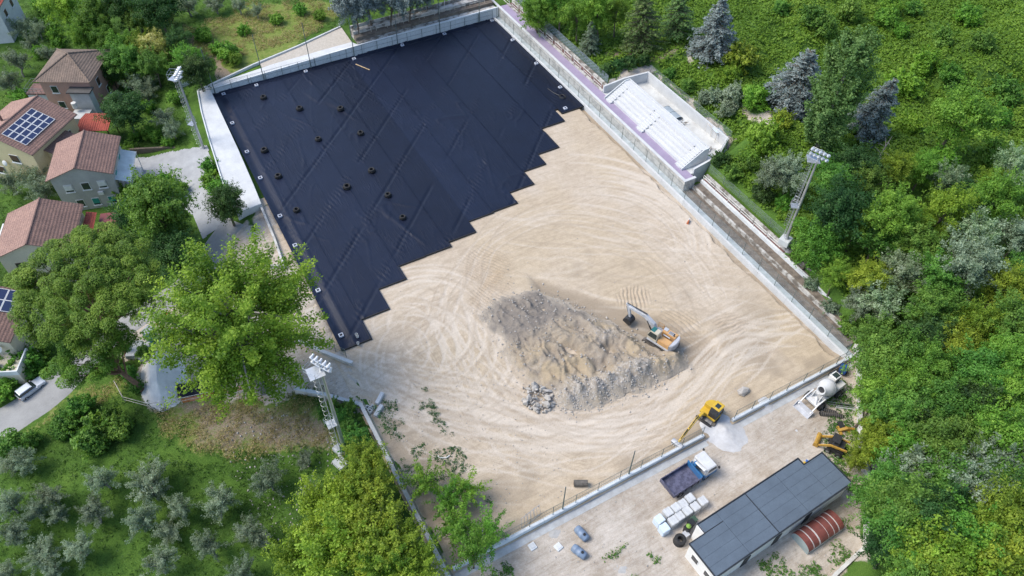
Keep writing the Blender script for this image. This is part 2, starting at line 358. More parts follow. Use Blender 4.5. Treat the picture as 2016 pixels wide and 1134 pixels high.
at = n.new('ShaderNodeAttribute'); at.attribute_name = 'wear'; sp = n.new('ShaderNodeSeparateColor'); l.new(at.outputs[0], sp.inputs[0])
f1 = noise(n, l, geo, .18, 7, .7); f2 = noise(n, l, geo, 1.6, 7, .75); f3 = noise(n, l, geo, 7, 5, .75)
base = ramp(n, l, f1, [(.3, (.415, .340, .255)), (.5, (.475, .398, .308)), (.7, (.525, .455, .37))])
base = mixc(n, l, base, (.455, .37, .262), at.outputs['Alpha'])
base = mixc(n, l, base, ramp(n, l, f2, [(.3, (.80, .79, .77)), (.7, (1.12, 1.12, 1.12))]), .75, 'MULTIPLY')
mpg = n.new('ShaderNodeMapping'); mpg.inputs['Rotation'].default_value = (0, 0, R(36.9)); mpg.inputs['Scale'].default_value = (.22, 2.2, 1); l.new(geo, mpg.inputs[0])
base = mixc(n, l, base, ramp(n, l, noise(n, l, mpg.outputs[0], 1.0, 7, .75, .6), [(.32, (.80, .785, .765)), (.5, (1, 1, 1)), (.68, (1.12, 1.12, 1.13))]), .75, 'MULTIPLY')
fl = n.new('ShaderNodeAttribute'); fl.attribute_name = 'flow'
def streak(scale, lo, hi, dt=6):
    mp = n.new('ShaderNodeMapping'); mp.inputs['Scale'].default_value = scale; l.new(fl.outputs['Vector'], mp.inputs[0]); return ramp(n, l, noise(n, l, mp.outputs[0], 1.0, dt, .7, .5), [(.34, lo), (.5, (1, 1, 1)), (.64, hi)])
fsep = n.new('ShaderNodeSeparateXYZ'); l.new(fl.outputs['Vector'], fsep.inputs[0])
msk = mixc(n, l, fsep.outputs[2], ramp(n, l, noise(n, l, geo, .22, 3, .6), [(.38, (.15, .15, .15)), (.6, (1, 1, 1))]), 1.0, 'MULTIPLY')
base = mixc(n, l, base, streak((2.6, .16, 1), (.85, .84, .825), (1.12, 1.125, 1.13)), msk, 'MULTIPLY'); base = mixc(n, l, base, streak((7, .3, 1), (.88, .87, .86), (1.10, 1.10, 1.11), 3), msk, 'MULTIPLY')
base = mixc(n, l, base, (.285, .232, .17), sp.outputs[2])
def sc(sock, k):
    t = n.new('ShaderNodeMath'); t.operation = 'MULTIPLY'; l.new(sock, t.inputs[0]); t.inputs[1].default_value = k; return t.outputs[0]
base = mixc(n, l, base, (.61, .55, .475), sc(sp.outputs[0], .55)); base = mixc(n, l, base, (.315, .255, .19), sc(sp.outputs[1], .46))
base = mixc(n, l, base, ramp(n, l, f3, [(.3, (.78, .77, .76)), (.5, (1, 1, 1)), (.74, (1.14, 1.14, 1.15))]), .8, 'MULTIPLY')
l.new(base, b.inputs['Base Color']); b.inputs['Roughness'].default_value = .95; b.inputs['Specular IOR Level'].default_value = .15; bump(n, l, b, f3, .35, .08)
M_pitch = m
_mp = [(25.6, 51.5), (30, 53.3), (36, 48.2), (43.6, 35.6), (38.5, 33.4), (28.2, 35.4), (25.2, 41)]
_d = -polydist(PXX, PYY, _mp)+1.6*(fbm(PXX*.12, PYY*.12, 301)-.5)*2; _th = np.arctan2(PYY-43, PXX-33)*14
flow = np.stack([_d, _th, ss(.2, 1.5, _d)*ss(15, 6, _d)*(.22+.78*ss(.1, -.5, np.cos(np.arctan2(PYY-43, PXX-33)-.75)))], -1).reshape(-1, 3)
pit = link('pitch_ground', np_mesh('pitch_ground', np.stack([PXX, PYY, zp], -1).reshape(-1, 3), grid_faces(nx, ny), m, True, {'wear': ('FLOAT_COLOR', pc.reshape(-1, 4)), 'flow': ('FLOAT_VECTOR', flow)}))
tag(pit, kind='structure', label='graded pale earth surface of the pitch with wheel tracks')
def zpitch(x, y):
    i = int(np.clip((x-8.0)/GS, 0, nx-1)); j = int(np.clip((y-25.25)/GS, 0, ny-1)); return float(zp[j, i])
sub = MB(); sub.span(8.9, 60.2, 84, 111.7, -.4, -.06); so_ = sub.build('pitch_subgrade', M_pitch); tag(so_, kind='structure')

# ---- heap of dug earth and rubble
mound_poly = [(25.6, 51.5), (27.0, 53.2), (30, 53.3), (34.0, 51.6), (36.0, 48.2), (38.3, 44.4), (40.0, 41.2), (41.6, 37.6), (43.6, 35.6), (42.6, 34.2), (38.5, 33.4), (33.6, 34.0), (28.2, 35.4), (26.4, 37.6), (25.2, 41), (25.6, 46)]
MXs = np.arange(23.5, 45.5, .12); MYs = np.arange(30.5, 55, .12); MX, MY = np.meshgrid(MXs, MYs)
dj = polydist(MX+2.6*(fbm(MX*.55, MY*.55, 71)-.5), MY+2.6*(fbm(MX*.55, MY*.55, 72)-.5), mound_poly)
env = ss(-.3, 2.7, dj)
wx = MX+1.6*(fbm(MX*.35, MY*.35, 73)-.5)*2; wy = MY+1.6*(fbm(MX*.35, MY*.35, 74)-.5)*2
rid = 1-np.abs(2*fbm(wx*.42+wy*.16, wy*.20-wx*.1, 75, 3)-1)*2.0
rid = np.clip(rid, 0, 1)
wind = (.5+.5*np.sin((MX*.93+MY*.42+1.3*(fbm(MX*.4, MY*.4, 76)-.5)*2)*2*math.pi/2.7))**1.3        # dozer windrows
sth = ss(47, 41, MY)
fine = 1-np.abs(2*fbm(MX*1.7+MY*.4, MY*1.1, 79, 3)-1); furrow = (.5+.5*np.sin((MX*.95-MY*.30+.9*(fbm(MX*.6, MY*.6, 70)-.5)*2)*2*math.pi/.95))**2*ss(.42, .6, fbm(MX*.3, MY*.3, 69))
zh = env*(.08+.60*rid*(.6+.4*sth)+.50*wind*(.35+.65*sth)*ss(27, 29, MX)+.30*fine*ss(.3, .7, fbm(MX*.5, MY*.5, 68))+.16*furrow)
bermy = 36.5-.115*(MX-28)+.5*(fbm(MX*.6, MX*0, 79)-.5)
berm = np.exp(-((MY-bermy)/1.25)**2)*ss(27, 28.6, MX)*ss(43.6, 41, MX)*(.95+.16*np.sin(MX*2*math.pi/1.75+3*fbm(MX*.5, MY*.5, 78))+.8*(fbm(MX*.7, MY*.7, 80)-.5))
zh = np.maximum(zh, 0)+berm
for px, py, r, d in ((1125, 690, 1.6, .75), (1198, 688, 1.1, .7), (1065, 610, 2.2, .12), (1060, 720, 1.3, .3)):
    q = site(px, py, .5); zh -= d*ss(r, r*.25, np.hypot(MX-q.x, (MY-q.y)*.9)+.5*(fbm(MX, MY, 81)-.5))
ribs = ss(.55, .7, fbm(MX*.33, MY*.33, 82)); zh += env*ribs*.06*np.sin((MX*.2+MY)*2*math.pi/.5+2*fbm(MX*.5, MY*.5, 84))
zh += env*(.16*(fbm(MX*2.6, MY*2.6, 83, 2)-.5)+.10*(fbm(MX*5, MY*5, 84, 2)-.5))
zmo = np.where(dj > -.5, zh-.09*ss(0, -.4, dj)-.02, -.6)
base_z = np.array([[0.0]]); bi = np.clip(((MX-8.0)/GS).astype(int), 0, nx-1); bj = np.clip(((MY-25.25)/GS).astype(int), 0, ny-1); zmo = zmo+zp[bj, bi]
dgrey = ss(44.5, 47.5, MY+1.5*(fbm(MX*.5, MY*.5, 85)-.5)*2)
rubb = np.clip(np.exp(-((MY-bermy+.1)/1.3)**2)*1.3*ss(39.5, 37.0, MX)+.5*ss(.5, .7, fbm(MX*.5, MY*.5, 86))*sth, 0, 1)
ochre = np.clip(ss(.42, .62, fbm(MX*.28, MY*.28, 87))*sth*1.1+np.exp(-((MY-bermy)/1.3)**2)*ss(37, 39.5, MX), 0, 1)
m, n, l, b = _new('dug_earth'); geo = n.new('ShaderNodeNewGeometry').outputs['Position']
at = n.new('ShaderNodeAttribute'); at.attribute_name = 'soil'; sp = n.new('ShaderNodeSeparateColor'); l.new(at.outputs[0], sp.inputs[0])
f2 = noise(n, l, geo, 1.3, 7, .75); f3 = noise(n, l, geo, 8, 5, .8); vo = n.new('ShaderNodeTexVoronoi'); vo.inputs['Scale'].default_value = 4.5; l.new(geo, vo.inputs['Vector'])
c = ramp(n, l, f2, [(.3, (.29, .24, .185)), (.5, (.345, .29, .225)), (.7, (.41, .35, .28))])
c = mixc(n, l, c, (.42, .34, .235), sp.outputs[2]); c = mixc(n, l, c, (.25, .22, .188), sp.outputs[0])
c = mixc(n, l, c, ramp(n, l, vo.outputs['Color'], [(.2, (.34, .295, .24)), (.55, (.40, .355, .30)), (.85, (.49, .455, .41))]), sp.outputs[1])
c = mixc(n, l, c, ramp(n, l, f3, [(.3, (.72, .71, .70)), (.5, (1, 1, 1)), (.75, (1.2, 1.2, 1.2))]), .85, 'MULTIPLY')
c = mixc(n, l, mixc(n, l, (.47, .405, .325), ramp(n, l, f3, [(.3, (.8, .8, .8)), (.7, (1.1, 1.1, 1.1))]), .8, 'MULTIPLY'), c, at.outputs['Alpha'])
l.new(c, b.inputs['Base Color']); b.inputs['Roughness'].default_value = .95; b.inputs['Specular IOR Level'].default_value = .15; bump(n, l, b, f3, 1.0, .15); M_dug = m
keep = (dj > -.55); fq = grid_faces(len(MXs), len(MYs)); kf = keep.ravel(); fq = fq[kf[fq].all(1)]
me = np_mesh('earth_mound', np.stack([MX, MY, zmo], -1).reshape(-1, 3), fq, m, True, {'soil': ('FLOAT_COLOR', np.stack([dgrey, rubb, ochre, np.clip(ss(-.2, 1.5, dj+1.2*(fbm(MX*1.2, MY*1.2, 67)-.5)), 0, 1)], -1).reshape(-1, 4))})
bm = bmesh.new(); bm.from_mesh(me); bmesh.ops.delete(bm, geom=[v for v in bm.verts if not v.link_faces], context='VERTS'); bm.to_mesh(me); bm.free()
mo = link('earth_mound', me); tag(mo, 'uneven heap of dug grey and ochre earth with windrows in the pitch', 'earth heap')
def zmound(x, y):
    i = int(np.clip((x-23.5)/.12, 0, len(MXs)-1)); j = int(np.clip((y-30.5)/.12, 0, len(MYs)-1)); return max(float(zmo[j, i]), zpitch(x, y))

# ---- rocks
def rock_mesh(name, seed, mat):
    rs_ = RS(seed); bm = bmesh.new(); bmesh.ops.create_icosphere(bm, subdivisions=1, radius=.5)
    for i in range(7):
        nrm = Vector(rs_.normal(0, 1, 3)).normalized(); d = rs_.uniform(.26, .42)
        for v in bm.verts:
            h = v.co.dot(nrm)-d
            if h > 0: v.co -= nrm*h
    for v in bm.verts: v.co += Vector(rs_.normal(0, .02, 3)); v.co.x *= 1.25
    me = bpy.data.meshes.new(name); bm.to_mesh(me); bm.free(); me.materials.append(mat); return me
M_rock = pm('limestone', (.50, .47, .43), (.35, .325, .29), 2.2, .9, bmp=.5, bscale=12, spec=.2)
rocks = [rock_mesh('rock', 100+i, M_rock) for i in range(6)]
hp = thing('rock_heap', 'small heap of loose broken limestone boulders beside the dug earth', 'rock heap', (25.6, 38.2, 0)); rs = RS(8)
for i in range(95):
    a = rs.uniform(0, 6.28); r = 2.0*math.sqrt(rs.rand()); s_ = rs.choice([.28, .36, .45, .62, .95], p=[.32, .26, .2, .14, .08])
    x, y = r*math.cos(a)*.85, r*math.sin(a)*1.05
    o = link('rock', rocks[i % 6], hp, (x, y, max(0, .7*(1-r/2.0))*rs.uniform(.4, 1)+s_*.28)); o.rotation_euler = tuple(rs.uniform(0, 6.28, 3)); o.scale = (s_*rs.uniform(.8, 1.3), s_, s_*rs.uniform(.6, .9))
def scatter_rocks(name, label, pts, smin, smax, mat, seed, zf):
    rs_ = RS(seed); Vs = []; Fs = []; o = 0; src = []
    for me in rocks: 
        v = np.zeros(len(me.vertices)*3); me.vertices.foreach_get('co', v); src.append((v.reshape(-1, 3), np.array([p.vertices[:] for p in me.polygons])))
    for x, y in pts:
        v, f = src[rs_.randint(6)]; s_ = smin+(smax-smin)*rs_.rand()**3; e = Matrix.Rotation(rs_.uniform(0, 6.28), 3, 'Z') @ Matrix.Rotation(rs_.uniform(0, 6.28), 3, 'X')
        Vs.append((v*s_*np.array([1, 1, .8])) @ np.array(e).T+np.array([x, y, zf(x, y)+s_*.15])); Fs.append(f+o); o += len(v)
    ob = link(name, np_mesh(name, np.vstack(Vs), np.vstack(Fs), mat)); return tag(ob, label, 'stones', kind='stuff')
pts = []
while len(pts) < 1300:
    x = rs.uniform(27, 40.5); y = 36.1-.115*(x-28)+rs.normal(0, .95)-.3*abs(rs.normal())
    if rs.rand() < (1.0 if x < 37 else .35): pts.append((x, y))
while len(pts) < 2600:
    x, y = rs.uniform(24.5, 44), rs.uniform(31.5, 53)
    if polydist(np.array(x), np.array(y), mound_poly) > -1.2: pts.append((x, y))
scatter_rocks('loose_rubble', 'scattered pale stones over the dug heap', pts, .05, .30, M_rock, 3, zmound)
pts = [(rs.uniform(9.5, 58), rs.uniform(26, 60)) for i in range(500)]+[(rs.uniform(10, 24), rs.uniform(27, 47)) for i in range(800)]
scatter_rocks('pitch_stones', 'small stones strewn over the pitch earth', pts, .05, .17, M_rock, 4, zpitch)

# ---- black geotextile
m, n, l, b = _new('black_geotextile'); geo = n.new('ShaderNodeNewGeometry').outputs['Position']
f = noise(n, l, geo, .35, 5, .7); f2 = noise(n, l, geo, 3, 4, .7); oi = n.new('ShaderNodeObjectInfo')
c = mixc(n, l, ramp(n, l, f, [(.3, (.0046, .0082, .0215)), (.7, (.0066, .0115, .0290))]), ramp(n, l, oi.outputs['Random'], [(0, (.70, .72, .76)), (1, (1.35, 1.33, 1.3))]), 1.0, 'MULTIPLY')  # navy tone puts the sky's blue reflection into the black sheet's colour
dust = ramp(n, l, noise(n, l, geo, 1.1, 8, .8), [(.66, (0, 0, 0)), (.8, (.05, .05, .05))]); c = mixc(n, l, c, (.25, .23, .2), dust)
l.new(c, b.inputs['Base Color']); l.new(ramp(n, l, f2, [(.3, (.44, .44, .44)), (.7, (.54, .54, .54))]), b.inputs['Roughness']); b.inputs['Specular IOR Level'].default_value = .28
wv = n.new('ShaderNodeTexWave'); wv.bands_direction = 'Y'; wv.inputs['Scale'].default_value = 2.6; wv.inputs['Distortion'].default_value = 1.2; l.new(geo, wv.inputs['Vector'])
def wrinkle(rot, s1, s2, seed):
    mp = n.new('ShaderNodeMapping'); mp.inputs['Rotation'].default_value = (0, 0, R(rot)); mp.inputs['Scale'].default_value = (s1, s2, 1); mp.inputs['Location'].default_value = (seed, seed*2, 0); l.new(geo, mp.inputs[0])
    return ramp(n, l, noise(n, l, mp.outputs[0], 1.0, 2, .5), [(.46, (0, 0, 0)), (.5, (1, 1, 1)), (.54, (0, 0, 0))])
mask = ramp(n, l, noise(n, l, geo, .16, 3, .6), [(.48, (0, 0, 0)), (.6, (1, 1, 1))]); mask2 = ramp(n, l, noise(n, l, geo, .23, 3, .6, .4), [(.46, (0, 0, 0)), (.6, (1, 1, 1))])
w1 = mixc(n, l, wrinkle(8, 1.5, .13, 3), mask, 1.0, 'MULTIPLY'); w2 = mixc(n, l, wrinkle(-16, 2.2, .2, 9), mask2, 1.0, 'MULTIPLY')
bp = mixc(n, l, mixc(n, l, f2, wv.outputs['Color'], .35), mixc(n, l, w1, w2, 1.0, 'ADD'), .82); bump(n, l, b, bp, .22, .08); M_geo = m
strips = [(9.15, 12.7, 54.3), (12.7, 16.25, 57.5), (16.25, 20, 61), (20, 23.7, 63.4), (23.7, 27.4, 63.45), (27.4, 31.4, 64.3), (31.4, 35.2, 66.5), (35.2, 39, 66.65), (39, 43, 69), (43, 46.7, 72), (46.7, 50.4, 74.4), (50.4, 54.5, 79.5), (54.5, 55.3, 82.6), (55.3, 59.25, 81.3)]
def memb_z(x, y):
    k = np.round(((x-y)+86.5)/8.3); du = ((x-y)+86.5-8.3*k)/1.414+.12*(fbm(x*.5, y*.5, 91)-.5)
    along = (x+y)/1.414; on = ss(.38, .52, vnoise(along*.11+k*3.7, k*1.3, 92)); near = np.exp(-(du/.8)**2)
    z = -.10*on*np.exp(-(du/.20)**4)+.03*on*np.exp(-((du-.34)/.11)**2)
    wr = np.sin((x*1.0+y*.30+.5*(fbm(x*.4, y*.4, 94)-.5))*2*math.pi/.62)
    z += .10*near*np.clip(wr, -.2, 1)*ss(.38, .6, vnoise(x*.55+k, y*.30, 93))
    lw = 1-np.abs(2*vnoise(x*.55+y*.16, y*.055+x*.015, 95)-1)
    z += .09*ss(.95, .998, lw)*ss(.42, .6, fbm(x*.1, y*.1, 96, 2))
    lw2 = 1-np.abs(2*vnoise(x*.8-y*.25, y*.09, 97)-1); z += .06*ss(.945, .998, lw2)*ss(.5, .62, fbm(x*.13, y*.13, 98, 2))
    # perimeter gutter fold
    dl = x-9.2; z += -.20*np.exp(-((dl-.75)/.45)**2)+.08*np.exp(-((dl-1.7)/.16)**2)*(y < 109)
    dn = 111.5-y; z += -.18*np.exp(-((dn-.75)/.35)**2)+.05*np.exp(-((dn-1.35)/.12)**2)
    dr = 59.2-x; z += -.10*np.exp(-((dr-.6)/.3)**2)
    return np.maximum(z+.02*(fbm(x*.6, y*.6, 99)-.5), -.17)
mt = thing('geotextile_cover', 'black geotextile sheeting laid in strips over the far half of the pitch', 'ground sheet')
for i, (x0, x1, ye) in enumerate(strips):
    gx = np.linspace(x0, x1+.18, max(5, int((x1-x0)/.17))); gy = np.arange(ye, 111.55, .22); A, B_ = np.meshgrid(gx, gy)
    z = .22+memb_z(A, B_)+.03*(i % 2)+.03*ss(.22, .0, A-x0)
    z = np.where(B_ < ye+.05, z-.06, z)
    Vv = np.stack([A, B_, z], -1).reshape(-1, 3); Ff = grid_faces(len(gx), len(gy))
    if i > 0:   # hem
        pass
    link('sheet_strip', np_mesh('sheet_strip', Vv, Ff, M_geo, True), mt)
hem = MB()
for i, (x0, x1, ye) in enumerate(strips):
    hem.span(x0, x1+.18, ye-.04, ye+.04, .02, .235)
    if i: hem.span(x0-.04, x0+.04, strips[i-1][2], ye, .02, .235) if ye > strips[i-1][2] else hem.span(x0-.04, x0+.04, ye, strips[i-1][2], .02, .235)
hem.build('hem', pm('black_plastic', (.012, .012, .014), (.02, .02, .02), 3, .5), mt)
# ================================================================== WALLS, SLABS, FENCES, STAND
M_white = pm('white_concrete', (.60, .61, .61), (.50, .51, .51), .6, .8, bmp=.1)
M_conc = pm('grey_concrete', (.58, .60, .60), (.44, .455, .455), .8, .85, bmp=.2)
M_concl = pm('pale_concrete', (.70, .72, .72), (.55, .57, .57), .7, .85, bmp=.2)
M_stone = pm('rough_stone_wall', (.54, .525, .49), (.36, .35, .325), 1.1, .9, bmp=.8, bscale=5, lo=.40, hi=.55)
M_stain = pm('stained_old_concrete', (.50, .485, .45), (.17, .15, .125), .9, .9, bmp=.6, bscale=6, lo=.42, hi=.56)
M_dirtd = pm('dark_gravel', (.23, .19, .15), (.10, .082, .066), 1.4, .95, bmp=.8, bscale=8)
M_purple = pm('purple_paving', (.355, .295, .405), (.285, .235, .33), .35, .85, bmp=.15)
M_redb = pm('faded_red_paint', (.22, .115, .095), (.13, .085, .075), .9, .8, bmp=.3)
M_steel = pm('galvanised_steel', (.58, .60, .62), (.48, .50, .52), 3, .42, .75)
M_gpost = pm('grey_green_post', (.16, .20, .19), (.10, .13, .12), 3, .6, .2)
M_rail = pm('cream_painted_rail', (.66, .62, .54), (.48, .40, .33), 2, .6)
M_black = pm('black_rubber', (.013, .013, .014), (.022, .021, .02), 4, .75, bmp=.2)
M_bplast = _M['black_plastic']
def net_mat(name, col, cell, opac):
    m, n, l, b = _new(name); tc = n.new('ShaderNodeTexCoord'); mp = n.new('ShaderNodeMapping'); mp.inputs['Rotation'].default_value = (0.6, .5, R(45)); l.new(tc.outputs['Object'], mp.inputs[0])
    br = n.new('ShaderNodeTexChecker'); br.inputs['Scale'].default_value = 1/cell; l.new(mp.outputs[0], br.inputs['Vector'])
    tr = n.new('ShaderNodeBsdfTransparent'); mx = n.new('ShaderNodeMixShader'); b.inputs['Base Color'].default_value = L(col); b.inputs['Roughness'].default_value = .5
    r = n.new('ShaderNodeMapRange'); l.new(br.outputs['Fac'], r.inputs[0]); r.inputs['To Min'].default_value = opac*.6; r.inputs['To Max'].default_value = opac*1.4
    l.new(r.outputs[0], mx.inputs[0]); l.new(tr.outputs[0], mx.inputs[1]); l.new(b.outputs[0], mx.inputs[2]); l.new(mx.outputs[0], n['Material Output'].inputs[0]); return m
M_net = net_mat('green_wire_mesh', (.07, .12, .10), .06, .22); M_netg = net_mat('grey_wire_mesh', (.30, .34, .36), .06, .16)

def wall_line(mb, pts, th, z0, tops, M=None):
    """straight wall pieces between points; tops = list of top heights"""
    for i in range(len(pts)-1):
        a = Vector((*pts[i], 0)); b = Vector((*pts[i+1], 0)); d = (b-a).normalized(); nn = Vector((-d.y, d.x, 0))*th/2
        e = d*th*.3
        P = [a-nn-e, b-nn+e, b+nn+e, a+nn-e]; t = [tops[i], tops[i+1], tops[i+1], tops[i]]
        vs = [(p.x, p.y, z0) for p in P]+[(p.x, p.y, q-.001*i) for p, q in zip(P, t)]
        mb.add(vs, [(0, 3, 2, 1), (4, 5, 6, 7), (0, 1, 5, 4), (1, 2, 6, 5), (2, 3, 7, 6), (3, 0, 4, 7)])
def slab(mb, poly, z0, z1): mb.prism(poly, 'Z', z0, z1)
def fence(name, label, pts, zb, h, step, mat, net, tall=(), r=.035, rail=True):
    t = thing(name, label, 'fence', (*pts[0], zb)); o = Vector((*pts[0], zb)); posts = []
    pl = resample(np.array(pts, float), .05); n_ = max(1, int(round(len(pl)*.05/step)))
    idx = np.linspace(0, len(pl)-1, n_+1).astype(int)
    pme = MB(); pme.tube([(0, 0, 0), (0, 0, h)], r, 6); p0 = pme.build('post', mat, t); p0.location = (0, 0, 0)
    for k in idx[1:]:
        q = p0.copy(); COL.objects.link(q); q.parent = t; q.location = (pl[k][0]-pts[0][0], pl[k][1]-pts[0][1], 0)
    nb = MB(); rb = MB()
    for i in range(len(pts)-1):
        a = Vector((*pts[i], 0))-Vector((*pts[0], 0)); b = Vector((*pts[i+1], 0))-Vector((*pts[0], 0))
        nb.add([(a.x, a.y, .03), (b.x, b.y, .03), (b.x, b.y, h-.03), (a.x, a.y, h-.03)], [(0, 1, 2, 3)])
        for zz in (h-.02, h*.5): rb.tube([(a.x, a.y, zz), (b.x, b.y, zz)], .018, 5)
    nb.build('wire_mesh', net, t)
    if rail: rb.build('rail', mat, t)
    for x, y, hh in tall:
        pb = MB(); pb.tube([(x-pts[0][0], y-pts[0][1], -.2), (x-pts[0][0], y-pts[0][1], hh)], [.075, .05], 7); pb.build('tall_pole', mat, t)
    return t

# ---- west slab and low walls
mb = MB(); slab(mb, [(7.3, 111.9), (6.5, 106), (5.85, 99), (5.5, 94.4), (5.05, 88.5), (4.95, 81.6), (8.35, 81.9), (8.55, 86), (8.85, 95), (9.1, 109.6), (9.1, 111.45)], -3.2, 1.0)
wt = thing('white_slab', 'wide smooth white concrete slab along the west edge of the sheeting', 'slab'); mb.build('slab_deck', M_white, wt, bevel=.03)
mb = MB(); wall_line(mb, [(7.25, 111.7), (6.42, 106), (5.75, 99), (5.4, 94.4), (4.95, 88.5), (4.85, 81.7)], .16, .9, [1.22]*6); mb.build('edge_kerb', M_concl, wt)
def wall_thing(name, label, pts, th, z0, tops, mat, cap=None, cat='wall'):
    t = thing(name, label, cat, (*pts[0], 0)); rel = [(p[0]-pts[0][0], p[1]-pts[0][1]) for p in pts]
    mb = MB(); wall_line(mb, rel, th, z0, tops); mb.build('wall_body', mat, t)
    if cap:
        mb = MB(); wall_line(mb, rel, th+.08, min(tops)-.0, [q+.06 for q in tops]) if max(tops)-min(tops) < .01 else None
        if mb.v: mb.build('coping', cap, t)
    return t
wall_thing('low_wall', 'low white wall running south from the slab end to a corner', [(8.2, 82), (7.9, 75), (7.45, 70), (5.6, 71.2)], .28, -1.5, [.55, .55, .55, .5], M_stone, M_white)
wall_thing('gate_wall', 'short pale wall at the sheeting corner beside the site entrance', [(5.4, 57.8), (7.2, 55), (9.5, 52)], .32, -1.2, [.5, .5, .5], M_stone, M_white)
wall_thing('entrance_wall', 'pale wall below the site entrance track', [(2.9, 51.7), (5.5, 49.4), (8.35, 46.4)], .34, -2.2, [.35, .35, .35], M_stone, M_white)
wall_thing('west_wall', 'long white capped boundary wall along the south-west side of the pitch', [(8.35, 46.2), (8.4, 36), (8.55, 24), (8.6, 17)], .32, -2.0, [.6, .6, .6, .6], M_stone, M_white)
fence('west_fence', 'wire fence on the south-west boundary wall', [(8.6, 46), (8.65, 36), (8.8, 24)], .62, 1.1, 2.6, M_gpost, M_net)
fence('gate_fence', 'green mesh fence behind the pale wall at the sheeting corner', [(6.2, 58), (9.35, 53.2)], .1, 1.5, 1.6, M_gpost, M_net)

# ---- north retaining wall with panels, path, terrace
M_nwall = pm('bright_white_concrete', (.76, .78, .78), (.70, .72, .72), .5, .8, bmp=.05)
nw = thing('north_wall', 'white concrete panel retaining wall behind the north edge of the sheeting', 'wall', (9.1, 111.5, 0))
def ntop(x): return float(np.interp(x, [9, 20, 34, 60], [1.02, 1.35, 1.85, 2.05]))
xs = np.linspace(9.12, 60.4, 25)
for i in range(24):
    a, b = xs[i]+.02, xs[i+1]-.02; mb = MB()
    vs = [(a-9.1, 0, -.3), (b-9.1, 0, -.3), (b-9.1, .25, -.3), (a-9.1, .25, -.3), (a-9.1, 0, ntop(a)), (b-9.1, 0, ntop(b)), (b-9.1, .25, ntop(b)), (a-9.1, .25, ntop(a))]
    mb.add(vs, [(0, 3, 2, 1), (4, 5, 6, 7), (0, 1, 5, 4), (1, 2, 6, 5), (2, 3, 7, 6), (3, 0, 4, 7)]); mb.build('wall_panel', M_nwall, nw)
fence('north_fence', 'tall thin net poles and wire fence along the north wall', [(9.6, 111.38), (59.2, 111.38)], .2, 1.6, 2.8, M_gpost, M_netg,
      tall=[(site(px, py, .2).x, 111.34, 8.0) for px, py in ((423, 182), (519.6, 157), (612, 132), (699, 112), (783, 87), (864, 62), (942, 42))])
pth = MB(); 
def path_piece(mb, A, Bp, zt):
    vs = [(x, y, -.4) for x, y in A+Bp]+[(x, y, z) for (x, y), z in zip(A+Bp, zt)]
    mb.add(vs, [(0, 3, 2, 1), (4, 5, 6, 7), (0, 1, 5, 4), (1, 2, 6, 5), (2, 3, 7, 6), (3, 0, 4, 7)])
path_piece(pth, [(7.4, 111.77), (20, 111.77)], [(20, 113.4), (9.0, 112.5)], [1.0, 1.33, 1.33, 1.02]); path_piece(pth, [(20.01, 111.77), (33.9, 111.77)], [(33.2, 113.0), (20.01, 113.4)], [1.33, 1.83, 1.83, 1.33])
tag(pth.build('footpath', M_white), kind='structure')
gv = MB(); path_piece(gv, [(18, 113.3), (33.3, 113.05)], [(33.4, 118), (18, 114.6)], [1.25, 1.78, 1.9, 1.25]); tag(gv.build('gravel_path', pm('beige_gravel', (.52, .47, .40), (.40, .36, .30), 3, .95, bmp=.6)), kind='structure')
wall_thing('north_parapet', 'slanting white parapet wall north-west of the pitch', [(7.4, 112), (17, 114.6), (25, 116.1), (33.2, 118.2)], .25, -1, [1.15, 1.5, 1.8, 2.1], M_white)
ter_ = thing('north_terrace', 'old stained stone terrace steps with railings behind the north wall', 'terrace', (34, 112, 0))
for k, (y0, y1, z1) in enumerate(((111.8, 112.6, 2.0), (112.6, 113.7, 2.55), (113.7, 115.0, 3.05))):
    mb = MB(); mb.span(0, 26, y0-112+.005, y1-112, -.5, z1); mb.build('step', (M_stain, M_dirtd, M_stain)[k], ter_)
mb = MB(); mb.span(0, 27, 3.0, 3.25, -.4, 3.45); mb.build('back_wall', M_stain, ter_)
rail_mb = MB()
for z in (.45, .95): rail_mb.tube([(0, 0, z), (2.0, 0, z)], .04, 6)
for x in (0, 2.0): rail_mb.tube([(x, 0, 0), (x, 0, .97)], .04, 6)
r0 = rail_mb.build('railing', M_rail, ter_); r0.location = (1.0, 1.25, 2.55)
for k in range(1, 9):
    q = r0.copy(); COL.objects.link(q); q.parent = ter_; q.location = (1.0+2.95*k, 1.25, 2.55)
for k in (3, 6):
    q = r0.copy(); COL.objects.link(q); q.parent = ter_; q.location = (2.9*k-.6, 1.5, 2.6); q.rotation_euler = (0, -.5, R(60))

# ---- east side: kerb, channel, stone wall, purple walkway
ek = thing('east_kerb', 'long white concrete kerb along the east edge of the pitch', 'kerb', (59.3, 25.7, 0))
for k in range(17):
    mb = MB(); y0 = k*5.05; mb.span(0, .28, y0+.012, y0+5.04, -.6, .5); mb.build('kerb_block', M_white, ek)
mb = MB(); mb.span(59.58, 60.5, 25.7, 111.45, -.4, .26); tag(mb.build('drain_channel', pm('blue_grey_concrete', (.56, .62, .63), (.38, .43, .44), .8, .8, bmp=.2)), kind='structure')
fence('east_fence', 'thin wire fence standing in the channel along the east kerb', [(59.8, 26.2), (59.8, 111)], .26, 2.0, 3.0, M_gpost, M_netg)
sw = thing('stone_wall', 'rough stone retaining wall with white coping under the purple walkway', 'wall', (60.5, 57.7, 0))
mb = MB(); mb.span(0, .3, 0, 59, -.3, 1.98); mb.span(.3, 1.9, 0, .3, -.3, 1.98); mb.build('wall_body', M_stone, sw)
